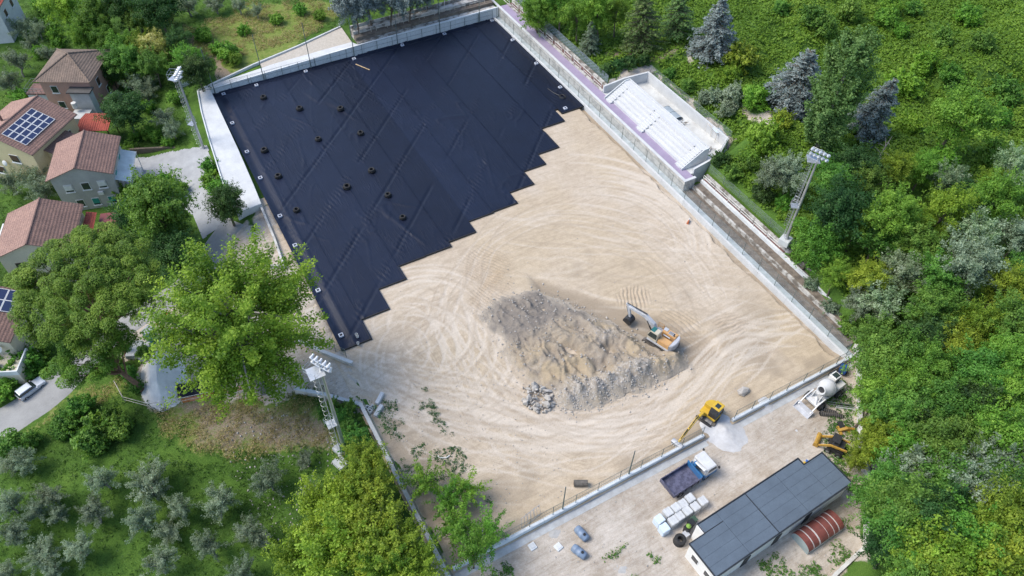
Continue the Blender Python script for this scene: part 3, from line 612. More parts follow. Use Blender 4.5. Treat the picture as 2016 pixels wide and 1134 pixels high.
mb = MB(); mb.span(-.06, .36, -.05, 59.05, 1.98, 2.1); mb.span(.36, 1.95, -.05, .36, 1.98, 2.1); mb.build('coping', M_white, sw)
mb = MB(); mb.span(60.82, 62.45, 58.02, 117, -.3, 1.84); tag(mb.build('walkway', M_purple), kind='structure')
mb = MB(); mb.span(62.45, 70.5, 58.9, 80.9, -.3, 1.80); tag(mb.build('court_floor', pm('court_concrete', (.64, .65, .63), (.46, .46, .44), .45, .85, bmp=.2)), kind='structure')
# north tier beside the walkway
et = thing('walkway_tier', 'narrow dark red stepped tier with white railings beside the far walkway', 'terrace', (62.45, 81.2, 0))
mb = MB(); mb.span(.005, .35, 0, 36, -.3, 2.05); mb.build('edge_kerb', M_stain, et)
mb = MB(); mb.span(.35, .95, 0, 36, -.3, 2.02); mb.build('step', M_redb, et)
mb = MB(); mb.span(.95, 1.3, 0, 36, -.3, 2.6); mb.build('step', M_stain, et)
mb = MB()
for z in (.45, .95): mb.tube([(0, 0, z), (0, 2.1, z)], .035, 6)
for y in (0, 2.1): mb.tube([(0, y, 0), (0, y, .97)], .035, 6)
r1 = mb.build('railing', pm('white_rail', (.78, .77, .74), (.6, .58, .54), 2, .5), et); r1.location = (.18, .6, 2.05)
for k in range(1, 12):
    q = r1.copy(); COL.objects.link(q); q.parent = et; q.location = (.18, .6+2.95*k, 2.05)
fence('upper_fence', 'grey netting fence along the top of the far walkway tier', [(63.95, 82), (63.95, 117)], 2.3, 1.6, 3.2, M_gpost, net_mat('blue_grey_net', (.22, .27, .32), .05, .5))
# south tiers
st = thing('old_tiers', 'weathered old spectator tiers with white edges beside the near east side', 'terrace', (60.5, 27, 0))
for (x0, x1, z1, mm, nm) in ((.005, 1.5, .36, M_dirtd, 'tread'), (1.5, 1.8, .85, M_stain, 'edge_kerb'), (1.8, 2.9, .80, M_dirtd, 'tread'), (2.9, 3.2, 1.35, M_concl, 'edge_kerb')):
    mb = MB(); y0 = 0 if x1 < 2 else 1.5
    mb.span(x0, x1, y0, 30.6, -.3, z1); mb.build(nm, mm, st)
mb = MB(); mb.span(3.2, 3.6, 14.5, 30.6, -.3, 1.3); mb.build('bench', M_redb, st)
mb = MB(); mb.span(3.2, 3.6, 3, 14.4, -.3, 1.25); mb.build('tread', M_dirtd, st)
mb = MB(); mb.span(3.6, 3.9, 3, 30.6, -.3, 2.0); mb.build('back_wall', M_stain, st)
mb = MB(); mb.tube([(0, 0, .5), (0, 2.4, .5)], .035, 6); mb.tube([(0, 0, .9), (0, 2.4, .9)], .035, 6); mb.tube([(0, 2.4, 0), (0, 2.4, .92)], .035, 6)
r2 = mb.build('railing', _M['white_rail'], st); r2.location = (3.05, 15, 1.35)
for k in range(1, 6):
    q = r2.copy(); COL.objects.link(q); q.parent = st; q.location = (3.05, 15+2.6*k, 1.35)
fence('tier_fence', 'grey netting fence behind the old spectator tiers', [(64.8, 30), (64.85, 58)], 2.0, 1.3, 3.2, M_gpost, M_netg)

# ---- court wall and white grandstand
cw = wall_thing('court_wall', 'white retaining wall enclosing the yard behind the grandstand', [(62.6, 81.0), (66.2, 81.0), (70.5, 80.4), (70.6, 61.2), (66.9, 59.0), (62.9, 58.9)], .3, 0, [3.0, 3.3, 3.5, 3.5, 3.3, 2.6], M_white)
fence('court_fence', 'thin wire fence on the wall round the grandstand yard', [(70.75, 80.2), (70.85, 61), (67, 58.8)], 3.4, 1.3, 2.4, M_gpost, M_netg)
M_bl = pm('white_terrazzo', (.58, .585, .59), (.54, .545, .55), .3, .6)
gs = thing('grandstand', 'white concrete grandstand with five rows and three stair flights', 'grandstand', (62.35, 60.2, 1.84))
Lg = 19.2
for k in range(5):
    for (y0, y1) in ((1.5, 9.5), (11.0, Lg-1.5)):
        mb = MB(); mb.span(k*.58+.008*k, (k+1)*.58, y0, y1, 0, .42*(k+1)); mb.build('seat_row', M_bl, gs)
mb = MB(); mb.span(2.91, 3.75, 0, Lg, 0, 2.12); mb.build('top_deck', M_bl, gs, bevel=.03)
mb = MB(); mb.span(3.755, 3.9, -.05, Lg+.05, -.0, 2.3); mb.build('back_wall', M_white, gs)
for (y0, y1) in ((.15, 1.49), (9.51, 10.99), (Lg-1.49, Lg-.15)):
    fl = MB(); fl.span(-.6, 0.0, y0+.3, y1-.3, 0, .12); f_ = fl.build('stair_flight', M_bl, gs)
    for j in range(10):
        mb = MB(); mb.span(-.55+.345*j, -.55+.345*(j+1)-.004, y0+.02, y1-.02, 0, .21*(j+1)); mb.build('stair_step', M_bl, f_)
for y0 in (-.12, 9.36 if False else Lg):
    mb = MB(); mb.prism([(-.6, 0), (3.75, 0), (3.75, 2.3), (2.9, 2.25), (-.6, .30)], 'Y', y0, y0+.12); mb.build('side_wall', M_concl, gs)
# things lying in the yard behind the stand
def zc_(px, py): q = site(px, py, 1.82); return (q.x, q.y, 1.80)
q = zc_(1322, 226); t = thing('tarpaulin_tunnel', 'low grey-blue tarpaulin tunnel on the yard behind the grandstand', 'shelter', q, R(0))
mb = MB(); n_ = 10
pts_ = [(math.cos(math.pi*i/n_)*.9, math.sin(math.pi*i/n_)*.55) for i in range(n_+1)]
mb.prism(pts_+[(p[0]*.97, p[1]*.95) for p in pts_[::-1]], 'Y', -1.6, 1.6); mb.build('tarpaulin', pm('grey_blue_tarp', (.36, .42, .46), (.28, .33, .37), 1.5, .6), t)
for y in (-1.6, 0, 1.6):
    mb = MB(); mb.tube([(p[0]*1.01, y, p[1]*1.02) for p in pts_], .025, 5); mb.build('hoop', M_gpost, t)
q = zc_(1400, 262); t = thing('tube_shelter', 'bare rusty steel tube frame standing in the corner of the grandstand yard', 'shelter', q, R(-8))
for x in (-.6, .6):
    for y in (-2, -.7, .7, 2):
        mb = MB(); mb.tube([(x, y, 0), (x, y, 1.5 if x < 0 else 1.25)], .035, 6); mb.build('leg', M_rail, t)
mb = MB()
for x, z in ((-.6, 1.5), (.6, 1.25)): mb.tube([(x, -2, z), (x, 2, z)], .035, 6)
for y in (-2, -.7, .7, 2): mb.tube([(-.6, y, 1.5), (.6, y, 1.25)], .03, 6)
mb.build('top_frame', M_rail, t)
mb = MB(); mb.box((0, -1.3, 1.42), (1.3, 1.3, .03), ry=R(12)); mb.build('roof_panel', pm('pale_blue_sheet', (.62, .70, .74), (.5, .58, .62), 2, .5), t)
for j, (px, py) in enumerate(((1255, 178), (1342, 243), (1392, 296))):
    q = zc_(px, py); rs = RS(60+j); t = thing('scrap_pile', ['tangled scrap behind the far end of the grandstand', 'small ring of scrap next to the tarpaulin tunnel', 'bundle of old poles at the near end of the grandstand yard'][j], 'scrap', q)
    for k in range(7):
        mb = MB(); a = rs.uniform(0, 6.3); ln = rs.uniform(.4, 1.3); mb.tube([(rs.uniform(-.4, .4), rs.uniform(-.4, .4), .04), (math.cos(a)*ln, math.sin(a)*ln, rs.uniform(.05, .5))], .04, 5); mb.build('scrap_bar', M_rail if k % 2 else M_dirtd, t)
    mb = MB(); mb.lathe([(.25, 0), (.45, 0), (.45, .2), (.25, .2)], 12, close=True); mb.build('scrap_ring', M_conc, t)

# ---- south wall of the pitch, apron, fence
for k, (x0, x1, lab) in enumerate(((9.2, 38.5, 'long low concrete wall between the pitch and the yard, west of the gravel gap'), (42.4, 60.3, 'low concrete wall between the pitch and the yard, east of the gravel gap'))):
    t = thing('yard_wall', lab, 'wall', (x0, 25.45, 0)); nseg = int((x1-x0)/4.2); w = (x1-x0)/nseg
    for j in range(nseg):
        mb = MB(); mb.span(j*w+.01, (j+1)*w-.01, 0, .32, -.8, .62); mb.build('wall_block', pm('blue_white_concrete', (.68, .72, .74), (.54, .58, .60), .9, .8), t, bevel=.02)
    mb = MB(); mb.span(x0, x1, 24.55, 25.45, -.5, .02); tag(mb.build('concrete_apron', pm('apron_concrete', (.52, .54, .54), (.40, .40, .39), 1.2, .85, bmp=.2)), kind='structure')
def pole_at(px, py): q = site(px, py, .6); return q.x
fence('pitch_fence', 'rusty green wire fence with tall poles on the pitch side of the yard wall', [(9.6, 25.62), (38.3, 25.62)], .62, 1.7, 2.6, M_gpost, M_net,
      tall=[(pole_at(1238, 933), 25.66, 4.6), (pole_at(1110, 1006), 25.66, 4.6), (12.4, 25.66, 4.6)])
fence('pitch_fence', 'sagging green wire fence on the yard wall near the mixer', [(42.6, 25.62), (47, 25.62), (60, 25.62)], .62, 1.6, 2.6, M_gpost, M_net)
# ---- eastern yard wall
wall_thing('boundary_wall', 'weathered white boundary wall between the yard and the wood', [(61.3, 26.4), (60.6, 25.2), (52.6, 17.2), (50.3, 13.9), (44.5, 8.7), (39.9, 8.1), (31, 5.8)], .34, -.8, [1.0, .9, .8, .75, .75, .75, .75], pm('weathered_white_wall', (.70, .69, .66), (.40, .385, .35), 1.0, .9, bmp=.4))
# ================================================================== BUILDINGS
# ---- changing-room block with flat roof
M_plw = pm('white_plaster', (.76, .75, .72), (.66, .65, .62), 1, .9, bmp=.1)
M_bitu = pm('slate_blue_roofing', (.100, .132, .168), (.080, .106, .136), .5, .75, bmp=.15)
M_trim = pm('dark_metal_trim', (.05, .058, .066), (.035, .04, .045), 2, .5, .5)
M_glass = pm('dark_window_glass', (.03, .04, .05), (.02, .026, .033), 1, .08, spec=.8)
bd = thing('changing_room_block', 'long single-storey block with flat slate-blue roof at the yard edge', 'building', (37.6, 15.5, -.15), R(2.8))
foot = [(-8.75, 1.3), (-6.85, 1.3), (-6.85, 2.35), (6.3, 2.35), (6.3, 1.55), (8.85, 1.55), (8.85, -2.35), (-8.75, -2.35)]
mb = MB(); mb.prism([(x*.985, y*.95) for x, y in foot], 'Z', 0, 2.9); mb.build('wall', M_plw, bd)
mb = MB(); mb.prism(foot, 'Z', 2.9, 3.02); mb.build('roof_deck', M_trim, bd)
rl = bd
ys_ = np.linspace(-2.25, 2.25, 6)
for (a, b) in ((-8.65, -4.6), (-4.58, -.9), (-.88, 3.0), (3.02, 6.2), (6.22, 8.75)):
    for j in range(5):
        y0, y1 = ys_[j]+.008, ys_[j+1]-.008; aa = a
        if a > 6.2 and y1 > 1.5: y1 = 1.47
        if y1 - y0 < .1: continue
        if a < -8 and j == 3: y1 = 1.26
        if a < -8 and y1 > 1.3:
            mb = MB(); mb.span(-6.78, b, y0, y1, 3.02, 3.052+.004*(j % 2)); mb.build('roof_sheet', M_bitu, bd); continue
        mb = MB(); mb.span(aa+.006, b, y0, y1, 3.02, 3.052+.004*((j+int(a)) % 2)); mb.build('roof_sheet', M_bitu, bd)
mb = MB(); f3_ = [Vector((x, y, 0)) for x, y in foot]
for i in range(len(foot)):
    a, b = f3_[i], f3_[(i+1) % len(foot)]; mb.tube([(a.x, a.y, 3.06), (b.x, b.y, 3.06)], .06, 4)
mb.build('roof_edge', M_trim, bd)
mb = MB(); mb.box((-.89, .0, 3.07), (.09, 4.5, .03)); mb.build('roof_seam', M_trim, bd)
mb = MB(); mb.span(-6.95, -6.78, 1.35, 2.30, 0, 3.06); mb.build('end_wall', M_plw, bd)
for y in (-1.5, .2):
    w_ = MB(); w_.span(-8.66, -8.60, y-.45, y+.45, 1.2, 2.1); wf = w_.build('window', M_plw, bd); w_ = MB(); w_.span(-8.685, -8.67, y-.38, y+.38, 1.27, 2.03); w_.build('pane', M_glass, wf)
for x in (-4.5, -.5, 3.5):
    w_ = MB(); w_.span(x-.4, x+.4, -2.30, -2.24, 0, 2.0); w_.build('door', M_trim, bd)
# plinth path in front of the west end
mb = MB(); mb.box((28.0, 14.6, -.12), (1.2, 6, .2), rz=R(2.8)); tag(mb.build('paved_strip', M_concl), kind='structure')

# ---- barrel-roof shed
sh = thing('barrel_roof_shed', 'small shed with curved rust-red and white sheet roof behind the block', 'shed', (41.5, 12.0, -.15), R(2))
n_ = 10; arc = [(1.08*math.cos(math.pi*i/n_), .75+.75*math.sin(math.pi*i/n_)) for i in range(n_+1)]
M_rust = pm('rust_red_sheet', (.23, .065, .048), (.14, .045, .038), 1.4, .6); M_pale = pm('pale_sheet_strip', (.60, .56, .54), (.42, .38, .36), 1.4, .6)
cuts = [-2.35, -1.72, -1.62, -.95, -.8, .25, .29, 1.0, 1.07, 1.62, 1.72, 2.35]
for i in range(len(cuts)-1):
    mb = MB(); o = 1.0 if i % 2 == 0 else 1.012
    mb.prism([(p[0]*o, p[1]*o) for p in arc]+[(p[0]*.97, p[1]*.97) for p in arc[::-1]], 'X', cuts[i]+.004, cuts[i+1]); mb.build('roof_sheet', M_rust if i % 2 == 0 else M_pale, sh)
mb = MB(); mb.prism([(p[0]*.96, p[1]*.96) for p in arc]+[(-1.04, 0), (1.04, 0)], 'X', -2.33, -2.27); mb.build('end_wall', pm('grey_green_sheet', (.34, .40, .40), (.26, .31, .31), 1, .6), sh)
mb = MB(); mb.prism([(p[0]*.96, p[1]*.96) for p in arc]+[(-1.04, 0), (1.04, 0)], 'X', 2.27, 2.33); mb.build('end_wall', _M['grey_green_sheet'], sh)
mb = MB(); mb.span(-2.3, 2.3, -1.06, -1.0, 0, .8); mb.span(-2.3, 2.3, 1.0, 1.06, 0, .8); mb.build('side_wall', M_conc, sh)

# ---- houses
def roofmat(name, a, b_):
    m, n, l, bs = _new(name); tc = n.new('ShaderNodeTexCoord').outputs['Object']; w = n.new('ShaderNodeTexWave'); w.bands_direction = 'X'; w.inputs['Scale'].default_value = .9; w.inputs['Distortion'].default_value = .6; l.new(tc, w.inputs['Vector'])
    f = noise(n, l, tc, .7, 6, .7); f2 = noise(n, l, tc, 5, 4, .8)
    c = ramp(n, l, f, [(.3, b_), (.7, a)]); c = mixc(n, l, c, ramp(n, l, f2, [(.3, (.45, .44, .44)), (.7, (1.35, 1.3, 1.26))]), .85, 'MULTIPLY')
    c = mixc(n, l, c, ramp(n, l, noise(n, l, tc, 1.6, 6, .8), [(.55, (1, 1, 1)), (.75, (.5, .5, .5))]), .8, 'MULTIPLY')
    c = mixc(n, l, c, ramp(n, l, w.outputs['Color'], [(.0, (.72, .7, .7)), (.35, (1, 1, 1))]), .35, 'MULTIPLY')
    l.new(c, bs.inputs['Base Color']); bs.inputs['Roughness'].default_value = .9; bump(n, l, bs, w.outputs['Color'], .5, .06); return m
M_tile = roofmat('terracotta_tile', (.265, .165, .135), (.18, .115, .10)); M_tileold = roofmat('old_brown_tile', (.235, .175, .135), (.135, .105, .085)); M_tilelit = roofmat('sunlit_terracotta_tile', (.38, .245, .20), (.29, .185, .155))  # lighter terracotta copy: sunlight painted into the sun-facing roof slopes
M_tilered = roofmat('bright_red_tile', (.40, .085, .055), (.31, .07, .05))
def slope(mb, p0, p1, q0, q1, th=.08, wave=.34, amp=.035):
    """corrugated roof plane: p0->p1 along the ridge/top, q0->q1 along the eave; pantile rolls run down the slope"""
    p0, p1, q0, q1 = map(Vector, (p0, p1, q0, q1)); n_ = max(6, int((q1-q0).length/wave*4)); nr = (p1-p0).cross(q0-p0)
    if nr.length < 1e-6: nr = (q1-q0).cross(q0-p0)
    nr.normalize(); nr = nr if nr.z > 0 else -nr; o = len(mb.v)
    for i in range(n_+1):
        t = i/n_; a = p0.lerp(p1, t); b = q0.lerp(q1, t); h = nr*(amp*math.sin(i*math.pi/2)+th)
        for v in (a+h, b+h, b-nr*.02, a-nr*.02): mb.v.append(tuple(v))
    for i in range(n_):
        k = o+i*4
        for j in range(4): mb.f.append((k+j, k+4+j, k+4+(j+1) % 4, k+(j+1) % 4))
    mb.f.append((o, o+1, o+2, o+3)); e = o+n_*4; mb.f.append((e+3, e+2, e+1, e))
def window(parent, face, u, z, w, h, W2, L2, shutter=None, M_fr=None):
    """face: '-y' '+y' '-x' '+x' of a box house with half sizes W2 (x), L2 (y)"""
    fr = MB(); pn = MB(); sl_ = MB(); si = MB()
    def put(mb, du0, du1, z0, z1, off, d):
        if face in ('-y', '+y'):
            y = -L2-off if face == '-y' else L2+off; s_ = -1 if face == '-y' else 1; mb.span(u+du0, u+du1, y, y+s_*d, z0, z1)
        else:
            x = -W2-off if face == '-x' else W2+off; s_ = -1 if face == '-x' else 1; mb.span(x, x+s_*d, u+du0, u+du1, z0, z1)
    put(fr, -w/2-.08, w/2+.08, z-.08, z+h+.08, .001, .05); f_ = fr.build('window', M_fr or M_plw, parent)
    put(pn, -w/2, w/2, z, z+h, .052, .015); pn.build('pane', M_glass, f_)
    put(si, -w/2-.15, w/2+.15, z-.18, z-.081, .001, .16); si.build('sill', M_concl, f_)
    if shutter: put(sl_, -w/2, w/2, z+h*.25, z+h, .068, .04); sl_.build('shutter', shutter, f_)
def gable(name, label, c, rz, w, ln, zg, ze, zr, wallm, roofm, over=.4, roof2=None, cat='house'):
    t = thing(name, label, cat, (c[0], c[1], zg), rz); he, hr = ze-zg, zr-zg; iw, il = w/2-over, ln/2-over; k = (hr-he)/(w/2)
    mb = MB(); mb.prism([(-iw, -1.5), (iw, -1.5), (iw, he+k*over-.06), (0, hr-.06), (-iw, he+k*over-.06)], 'Y', -il, il); mb.build('wall', wallm, t)
    for s_, mm in ((1, roofm), (-1, roof2 or roofm)):
        mb = MB(); slope(mb, (0, -ln/2, hr), (0, ln/2, hr), (s_*w/2, -ln/2, he), (s_*w/2, ln/2, he)); mb.build('roof_slope', mm, t)
    mb = MB(); mb.tube([(0, -ln/2-.02, hr+.08), (0, ln/2+.02, hr+.08)], .13, 8); mb.build('ridge_tiles', roofm, t, True)
    for s_ in (1, -1):
        mb = MB(); mb.tube([(s_*(w/2+.06), -ln/2, he), (s_*(w/2+.06), ln/2, he)], .07, 6); mb.build('gutter', pm('copper_brown_gutter', (.17, .12, .09), (.12, .09, .07), 2, .5, .4), t)
    return t, iw, il
M_grey = pm('grey_render', (.44, .43, .40), (.36, .35, .33), .6, .9, bmp=.2); M_yel = pm('cream_yellow_render', (.66, .55, .33), (.58, .48, .29), .5, .9, bmp=.15)
M_cream = pm('cream_render', (.66, .60, .47), (.56, .51, .40), .5, .9, bmp=.15); M_pink = pm('salmon_pink_render', (.52, .30, .23), (.42, .25, .20), .5, .9, bmp=.2)
M_teal = pm('teal_shutter', (.03, .28, .24), (.02, .22, .19), 2, .5); M_brown = pm('brown_shutter', (.10, .055, .035), (.07, .04, .03), 2, .6); M_alu = pm('white_shutter', (.72, .72, .70), (.6, .6, .58), 2, .5)
A17 = R(-17)
gh, iw, il = gable('grey_house', 'grey rendered two-storey house with terracotta gable roof by the gravel yard', (-10.5, 99.8), A17, 8.4, 8.3, -2.7, 3.0, 4.6, M_grey, M_tile, roof2=M_tilelit)
for u, z, sm in ((-2.1, 3.9, M_alu), (.1, 4.0, None), (2.2, 4.0, M_alu), (-1.6, 1.2, None), (.4, 1.2, M_teal), (2.5, 1.2, M_teal)): window(gh, '-y', u, z-.6, .95 if z > 3 else .85, 1.1, iw, il, sm)
for u in (-2, 1.5): window(gh, '+x', u, 3.2, .9, 1.2, iw, il, M_teal)
mb = MB(); mb.span(1.2, 1.9, -il-.32, -il-.01, 2.35, 2.85); mb.build('air_conditioner', M_alu, gh)
mb = MB()
for i in range(9): mb.box((iw+.85, -3.2+i*.8, 3.75-.0), (1.9, .06, .07), ry=R(20))
for x in (0, .95, 1.85): mb.box((iw+x, 0, 4.02-.34*x), (.06, 6.9, .06))
for y in (-3.3, 3.3): mb.box((iw+1.75, y, 1.6), (.08, .08, 3.6))
mb.build('veranda_frame', M_alu, gh)
mb = MB(); mb.box((iw+.9, 0, 3.80), (1.95, 6.7, .03), ry=R(20)); mb.build('veranda_roof', pm('pale_corrugated_plastic', (.56, .62, .62), (.42, .47, .47), 1, .35), gh)
mb = MB(); mb.span(iw+.02, iw+1.7, -3.3, 3.3, -1, .9); mb.build('veranda_base', M_plw, gh)

A45 = R(46)-R(90)
yh, iw, il = gable('yellow_house', 'cream-yellow house with terracotta roof carrying twenty solar panels', (-17.2, 111.2), A45, 11.0, 9.9, -2.9, 3.0, 5.1, M_yel, M_tile, roof2=M_tilelit)
M_pv = pm('blue_solar_cells', (.012, .020, .075), (.009, .014, .055), .8, .12, spec=.8, coat=.5)
def solar(parent, W_, he, hr, x0, x1, y0, y1, nxp, nyp, name='solar_panel'):
    kx = (hr-he)/(W_/2); ang = math.atan(kx); fr = MB()
    for i in range(nxp):
        for j in range(nyp):
            xa = x0+(x1-x0)*(i+.5)/nxp; ya = y0+(y1-y0)*(j+.5)/nyp; z = hr-kx*xa+.2
            mb = MB(); mb.box((xa, ya, z), ((x1-x0)/nxp/math.cos(ang)-.07, (y1-y0)/nyp-.05, .05), ry=ang); pnl = mb.build(name, M_pv, parent)
            mb = MB(); w2, l2 = (x1-x0)/nxp/math.cos(ang)-.03, (y1-y0)/nyp-.01
            Mx = Matrix.Translation((xa, ya, z)) @ Matrix.Rotation(ang, 4, 'Y')
            for (cx, cy, sx, sy) in ((0, l2/2-.02, w2, .06), (0, -l2/2+.02, w2, .06), (w2/2-.03, 0, .07, l2-.14), (-w2/2+.03, 0, .07, l2-.14)): mb.box((cx, cy, .012), (sx, sy, .06), M=Mx)
            mb.build('frame', M_alu, pnl)
solar(yh, 11.0, 5.9, 8.0, .9, 4.2, -3.9, 2.3, 4, 5)
for u, z in ((-2.2, 3.6), (1.6, 3.6), (-2.2, .8)): window(yh, '-y', u, z, 1.3, 1.2, iw, il, M_brown)
window(yh, '+x', 2.5, 3.4, .8, 1.1, iw, il, M_brown)
mb = MB(); slope(mb, (3.4, -2.6, 5.35), (3.4, 2.2, 5.35), (7.4, -2.6, 4.3), (7.4, 2.2, 4.3)); mb.build('porch_roof', M_tile, yh)
mb = MB(); mb.span(3.6, 7.0, -2.2, 1.8, -1, 4.45); mb.build('porch', M_yel, yh)
mb = MB(); mb.tube([(-1.5, -1.0, 7.6), (-1.5, -1.0, 9.0)], .18, 8); mb.box((-1.5, -1, 9.05), (.6, .6, .1)); mb.build('chimney', M_redb, yh)
mb = MB(); mb.lathe([(0, .12), (.25, .08), (.42, 0)], 14, Matrix.Translation((-.4, -il-.35, 3.2)) @ Matrix.Rotation(R(70), 4, 'X')); mb.tube([(-.4, -il, 3.1), (-.4, -il-.35, 3.2)], .03, 5); mb.build('satellite_dish', M_alu, yh)

t = thing('pink_house', 'salmon-pink house with old brown pyramid tile roof among the trees', 'house', (-8.3, 124.0, -2.2), R(-29)); hw, hl = 4.3, 4.65; he, hr = 5.6, 7.7
mb = MB(); mb.span(-hw+.55, hw-.55, -hl+.55, hl-.55, -1.5, he+.1); mb.build('wall', M_pink, t)
cor = [(-hw, -hl, he), (hw, -hl, he), (hw, hl, he), (-hw, hl, he)]
for i in range(4):
    mb = MB(); slope(mb, (0, 0, hr), (0, 0, hr+.001), cor[i], cor[(i+1) % 4]); mb.build('roof_slope', M_tileold, t)
for i in range(4):
    mb = MB(); mb.tube([cor[i], (0, 0, hr+.05)], .13, 6); mb.build('ridge_tiles', M_tileold, t)
mb = MB(); mb.span(.6, hw-.1, -hl-1.1, -hl+.6, 4.3, 4.5); mb.build('annexe_roof', pm('dark_lean_to_roof', (.10, .095, .09), (.07, .068, .065), 1, .8), t)
mb = MB(); mb.span(.9, hw-.5, -hl-.8, -hl+.56, -1, 4.3); mb.build('annexe', M_conc, t)
window(t, '-y', -1.9, 3.4, .9, 1.1, hw-.55, hl-.55, None, M_alu); window(t, '-y', -1.9, .6, .9, 1.1, hw-.55, hl-.55, None, M_alu)
window(t, '+x', 1.3, 3.2, .8, 1.2, hw-.55, hl-.55, M_brown, M_alu); window(t, '+x', -1.6, 3.2, .8, 1.2, hw-.55, hl-.55, M_brown, M_alu); window(t, '+x', 0.2, .6, .8, 1.2, hw-.55, hl-.55, M_brown, M_alu)
mb = MB(); mb.span(-hw-2.6, -hw+.5, -hl+.8, -hl+3.6, 2.7, 2.95); tr = mb.build('terrace_deck', M_redb, t)
mb = MB()
for (a, b) in (((-hw-2.6, -hl+.8), (-hw+.5, -hl+.8)), ((-hw-2.6, -hl+.8), (-hw-2.6, -hl+3.6)), ((-hw-2.6, -hl+3.6), (-hw+.5, -hl+3.6))):
    for z in (3.3, 3.8): mb.tube([(*a, z), (*b, z)], .03, 5)
    for k in range(6): q = Vector((*a, 0)).lerp(Vector((*b, 0)), k/5); mb.tube([(q.x, q.y, 2.9), (q.x, q.y, 3.8)], .025, 4)
mb.build('railing', M_gpost, t)
mb = MB(); mb.span(-hw-2.5, -hw+.4, -hl+.9, -hl+1.1, -1, 2.7); mb.span(-hw-2.5, -hw-2.3, -hl+1.2, -hl+3.5, -1, 2.7); mb.build('terrace_wall', M_conc, t)
mb = MB(); mb.box((2.0, -hl-2.2, .5), (2.6, 2.4, 1.8)); mb.build('steps', M_conc, t)
mb = MB(); mb.tube([(1.2, -hl-1.4, 2.0), (1.2, -hl-1.4, 2.9)], .38, 12); mb.build('water_tank', M_alu, t)

gz = thing('red_gazebo', 'small open shelter with bright red roof between the houses', 'shelter', (-7.9, 111.8, -2.4), R(-26))
for (x, y) in ((-2, -1.6), (2, -1.6), (2, 1.6), (-2, 1.6)):
    mb = MB(); mb.span(x*.9-.07, x*.9+.07, y*.9-.07, y*.9+.07, -.5, 2.8); mb.build('post', M_brown, gz)
for s_ in (1, -1):
    mb = MB(); slope(mb, (-2.3, 0, 3.25), (2.3, 0, 3.25), (-2.3, s_*2.2, 2.8), (2.3, s_*2.2, 2.8), wave=.3, amp=.02); mb.build('roof_slope', M_tilered, gz)

ch, iw, il = gable('cream_house', 'cream rendered house with terracotta gable roof behind the large pine', (-17.7, 87.8), A17, 9.0, 8.4, -2.9, 2.7, 4.5, M_cream, M_tile, roof2=M_tilelit)
for u, z in ((-2.2, 3.0), (2.2, 2.9)): window(ch, '-y', u, z, .9, 1.2, iw, il, M_teal if u > 0 else None, M_brown)
mb = MB(); slope(mb, (iw+.4, -2.6, 4.55), (iw+.4, 3.9, 4.55), (iw+1.6, -2.6, 4.2), (iw+1.6, 3.9, 4.2), amp=.01); mb.build('side_awning', M_tilered, ch)
mb = MB(); mb.span(iw+1.65, iw+4.6, 1.0, 4.6, 3.3, 3.4); mb.build('carport_roof', pm('maroon_sheet', (.22, .045, .045), (.16, .035, .035), 1.5, .5), ch)
for x, y in ((iw+4.4, 1.2), (iw+4.4, 4.4)):
    mb = MB(); mb.span(x-.06, x+.06, y-.06, y+.06, -.5, 3.3); mb.build('carport_post', M_brown, ch)
mb = MB(); mb.span(-iw-1.6, -iw, -2, 3.9, 4.2, 4.35); mb.build('side_canopy', M_alu, ch)
mb = MB(); mb.lathe([(0, .12), (.25, .08), (.42, 0)], 14, Matrix.Translation((1.2, -il-.4, 5.2)) @ Matrix.Rotation(R(60), 4, 'X')); mb.build('satellite_dish', pm('blue_grey_dish', (.5, .56, .6), None, 2, .5), ch)

bh, iw, il = gable('edge_house', 'terracotta-roofed house with solar panels and roof terrace beside the road', (-25.6, 76.4), R(-24), 9.2, 7.6, -3.2, 2.3, 4.0, M_cream, M_tile)
solar(bh, 9.2, 5.5, 7.2, .6, 3.6, .2, 3.4, 3, 2)
tm = MB(); tm.span(-1.5, iw+1.2, -il-3.0, -il+.2, -1, 3.0); tm.build('terrace', M_cream, bh)
tm = MB(); tm.span(-1.5, iw+1.2, -il-3.0, -il-2.85, 3.0, 3.7); tm.span(iw+1.05, iw+1.2, -il-2.84, -il+.2, 3.0, 3.7); tm.build('parapet', M_concl, bh)
for k, (x, y, mm) in enumerate(((.4, -1.4, M_alu), (1.5, -1.2, pm('blue_bucket', (.06, .16, .34), None, 2, .4)), (2.4, -1.7, M_alu))):
    tm = MB(); tm.lathe([(0, 0), (.35, 0), (.42, .7), (.0, .72)], 12, Matrix.Translation((x, -il+y, 3.0))); tm.build('tub', mm, bh)
tm = MB(); tm.lathe([(0, .12), (.25, .08), (.42, 0)], 14, Matrix.Translation((3.0, -il-.5, 4.6)) @ Matrix.Rotation(R(50), 4, 'X')); tm.tube([(3.0, -il-.5, 3), (3.0, -il-.5, 4.6)], .03, 5); tm.build('satellite_dish', M_alu, bh)

wh, iw, il = gable('white_house', 'white house with red tiled roof cut by the top-left picture corner', (-19.0, 153.5), R(-20), 8, 9, -2.2, 3.4, 4.8, M_white, M_tilered)
window(wh, '-y', .8, 3.0, .9, 1.2, iw, il, M_brown); window(wh, '+x', -2.0, 3.0, .9, 1.2, iw, il, M_brown); window(wh, '+x', 1.5, 3.0, .9, 1.2, iw, il, M_brown)

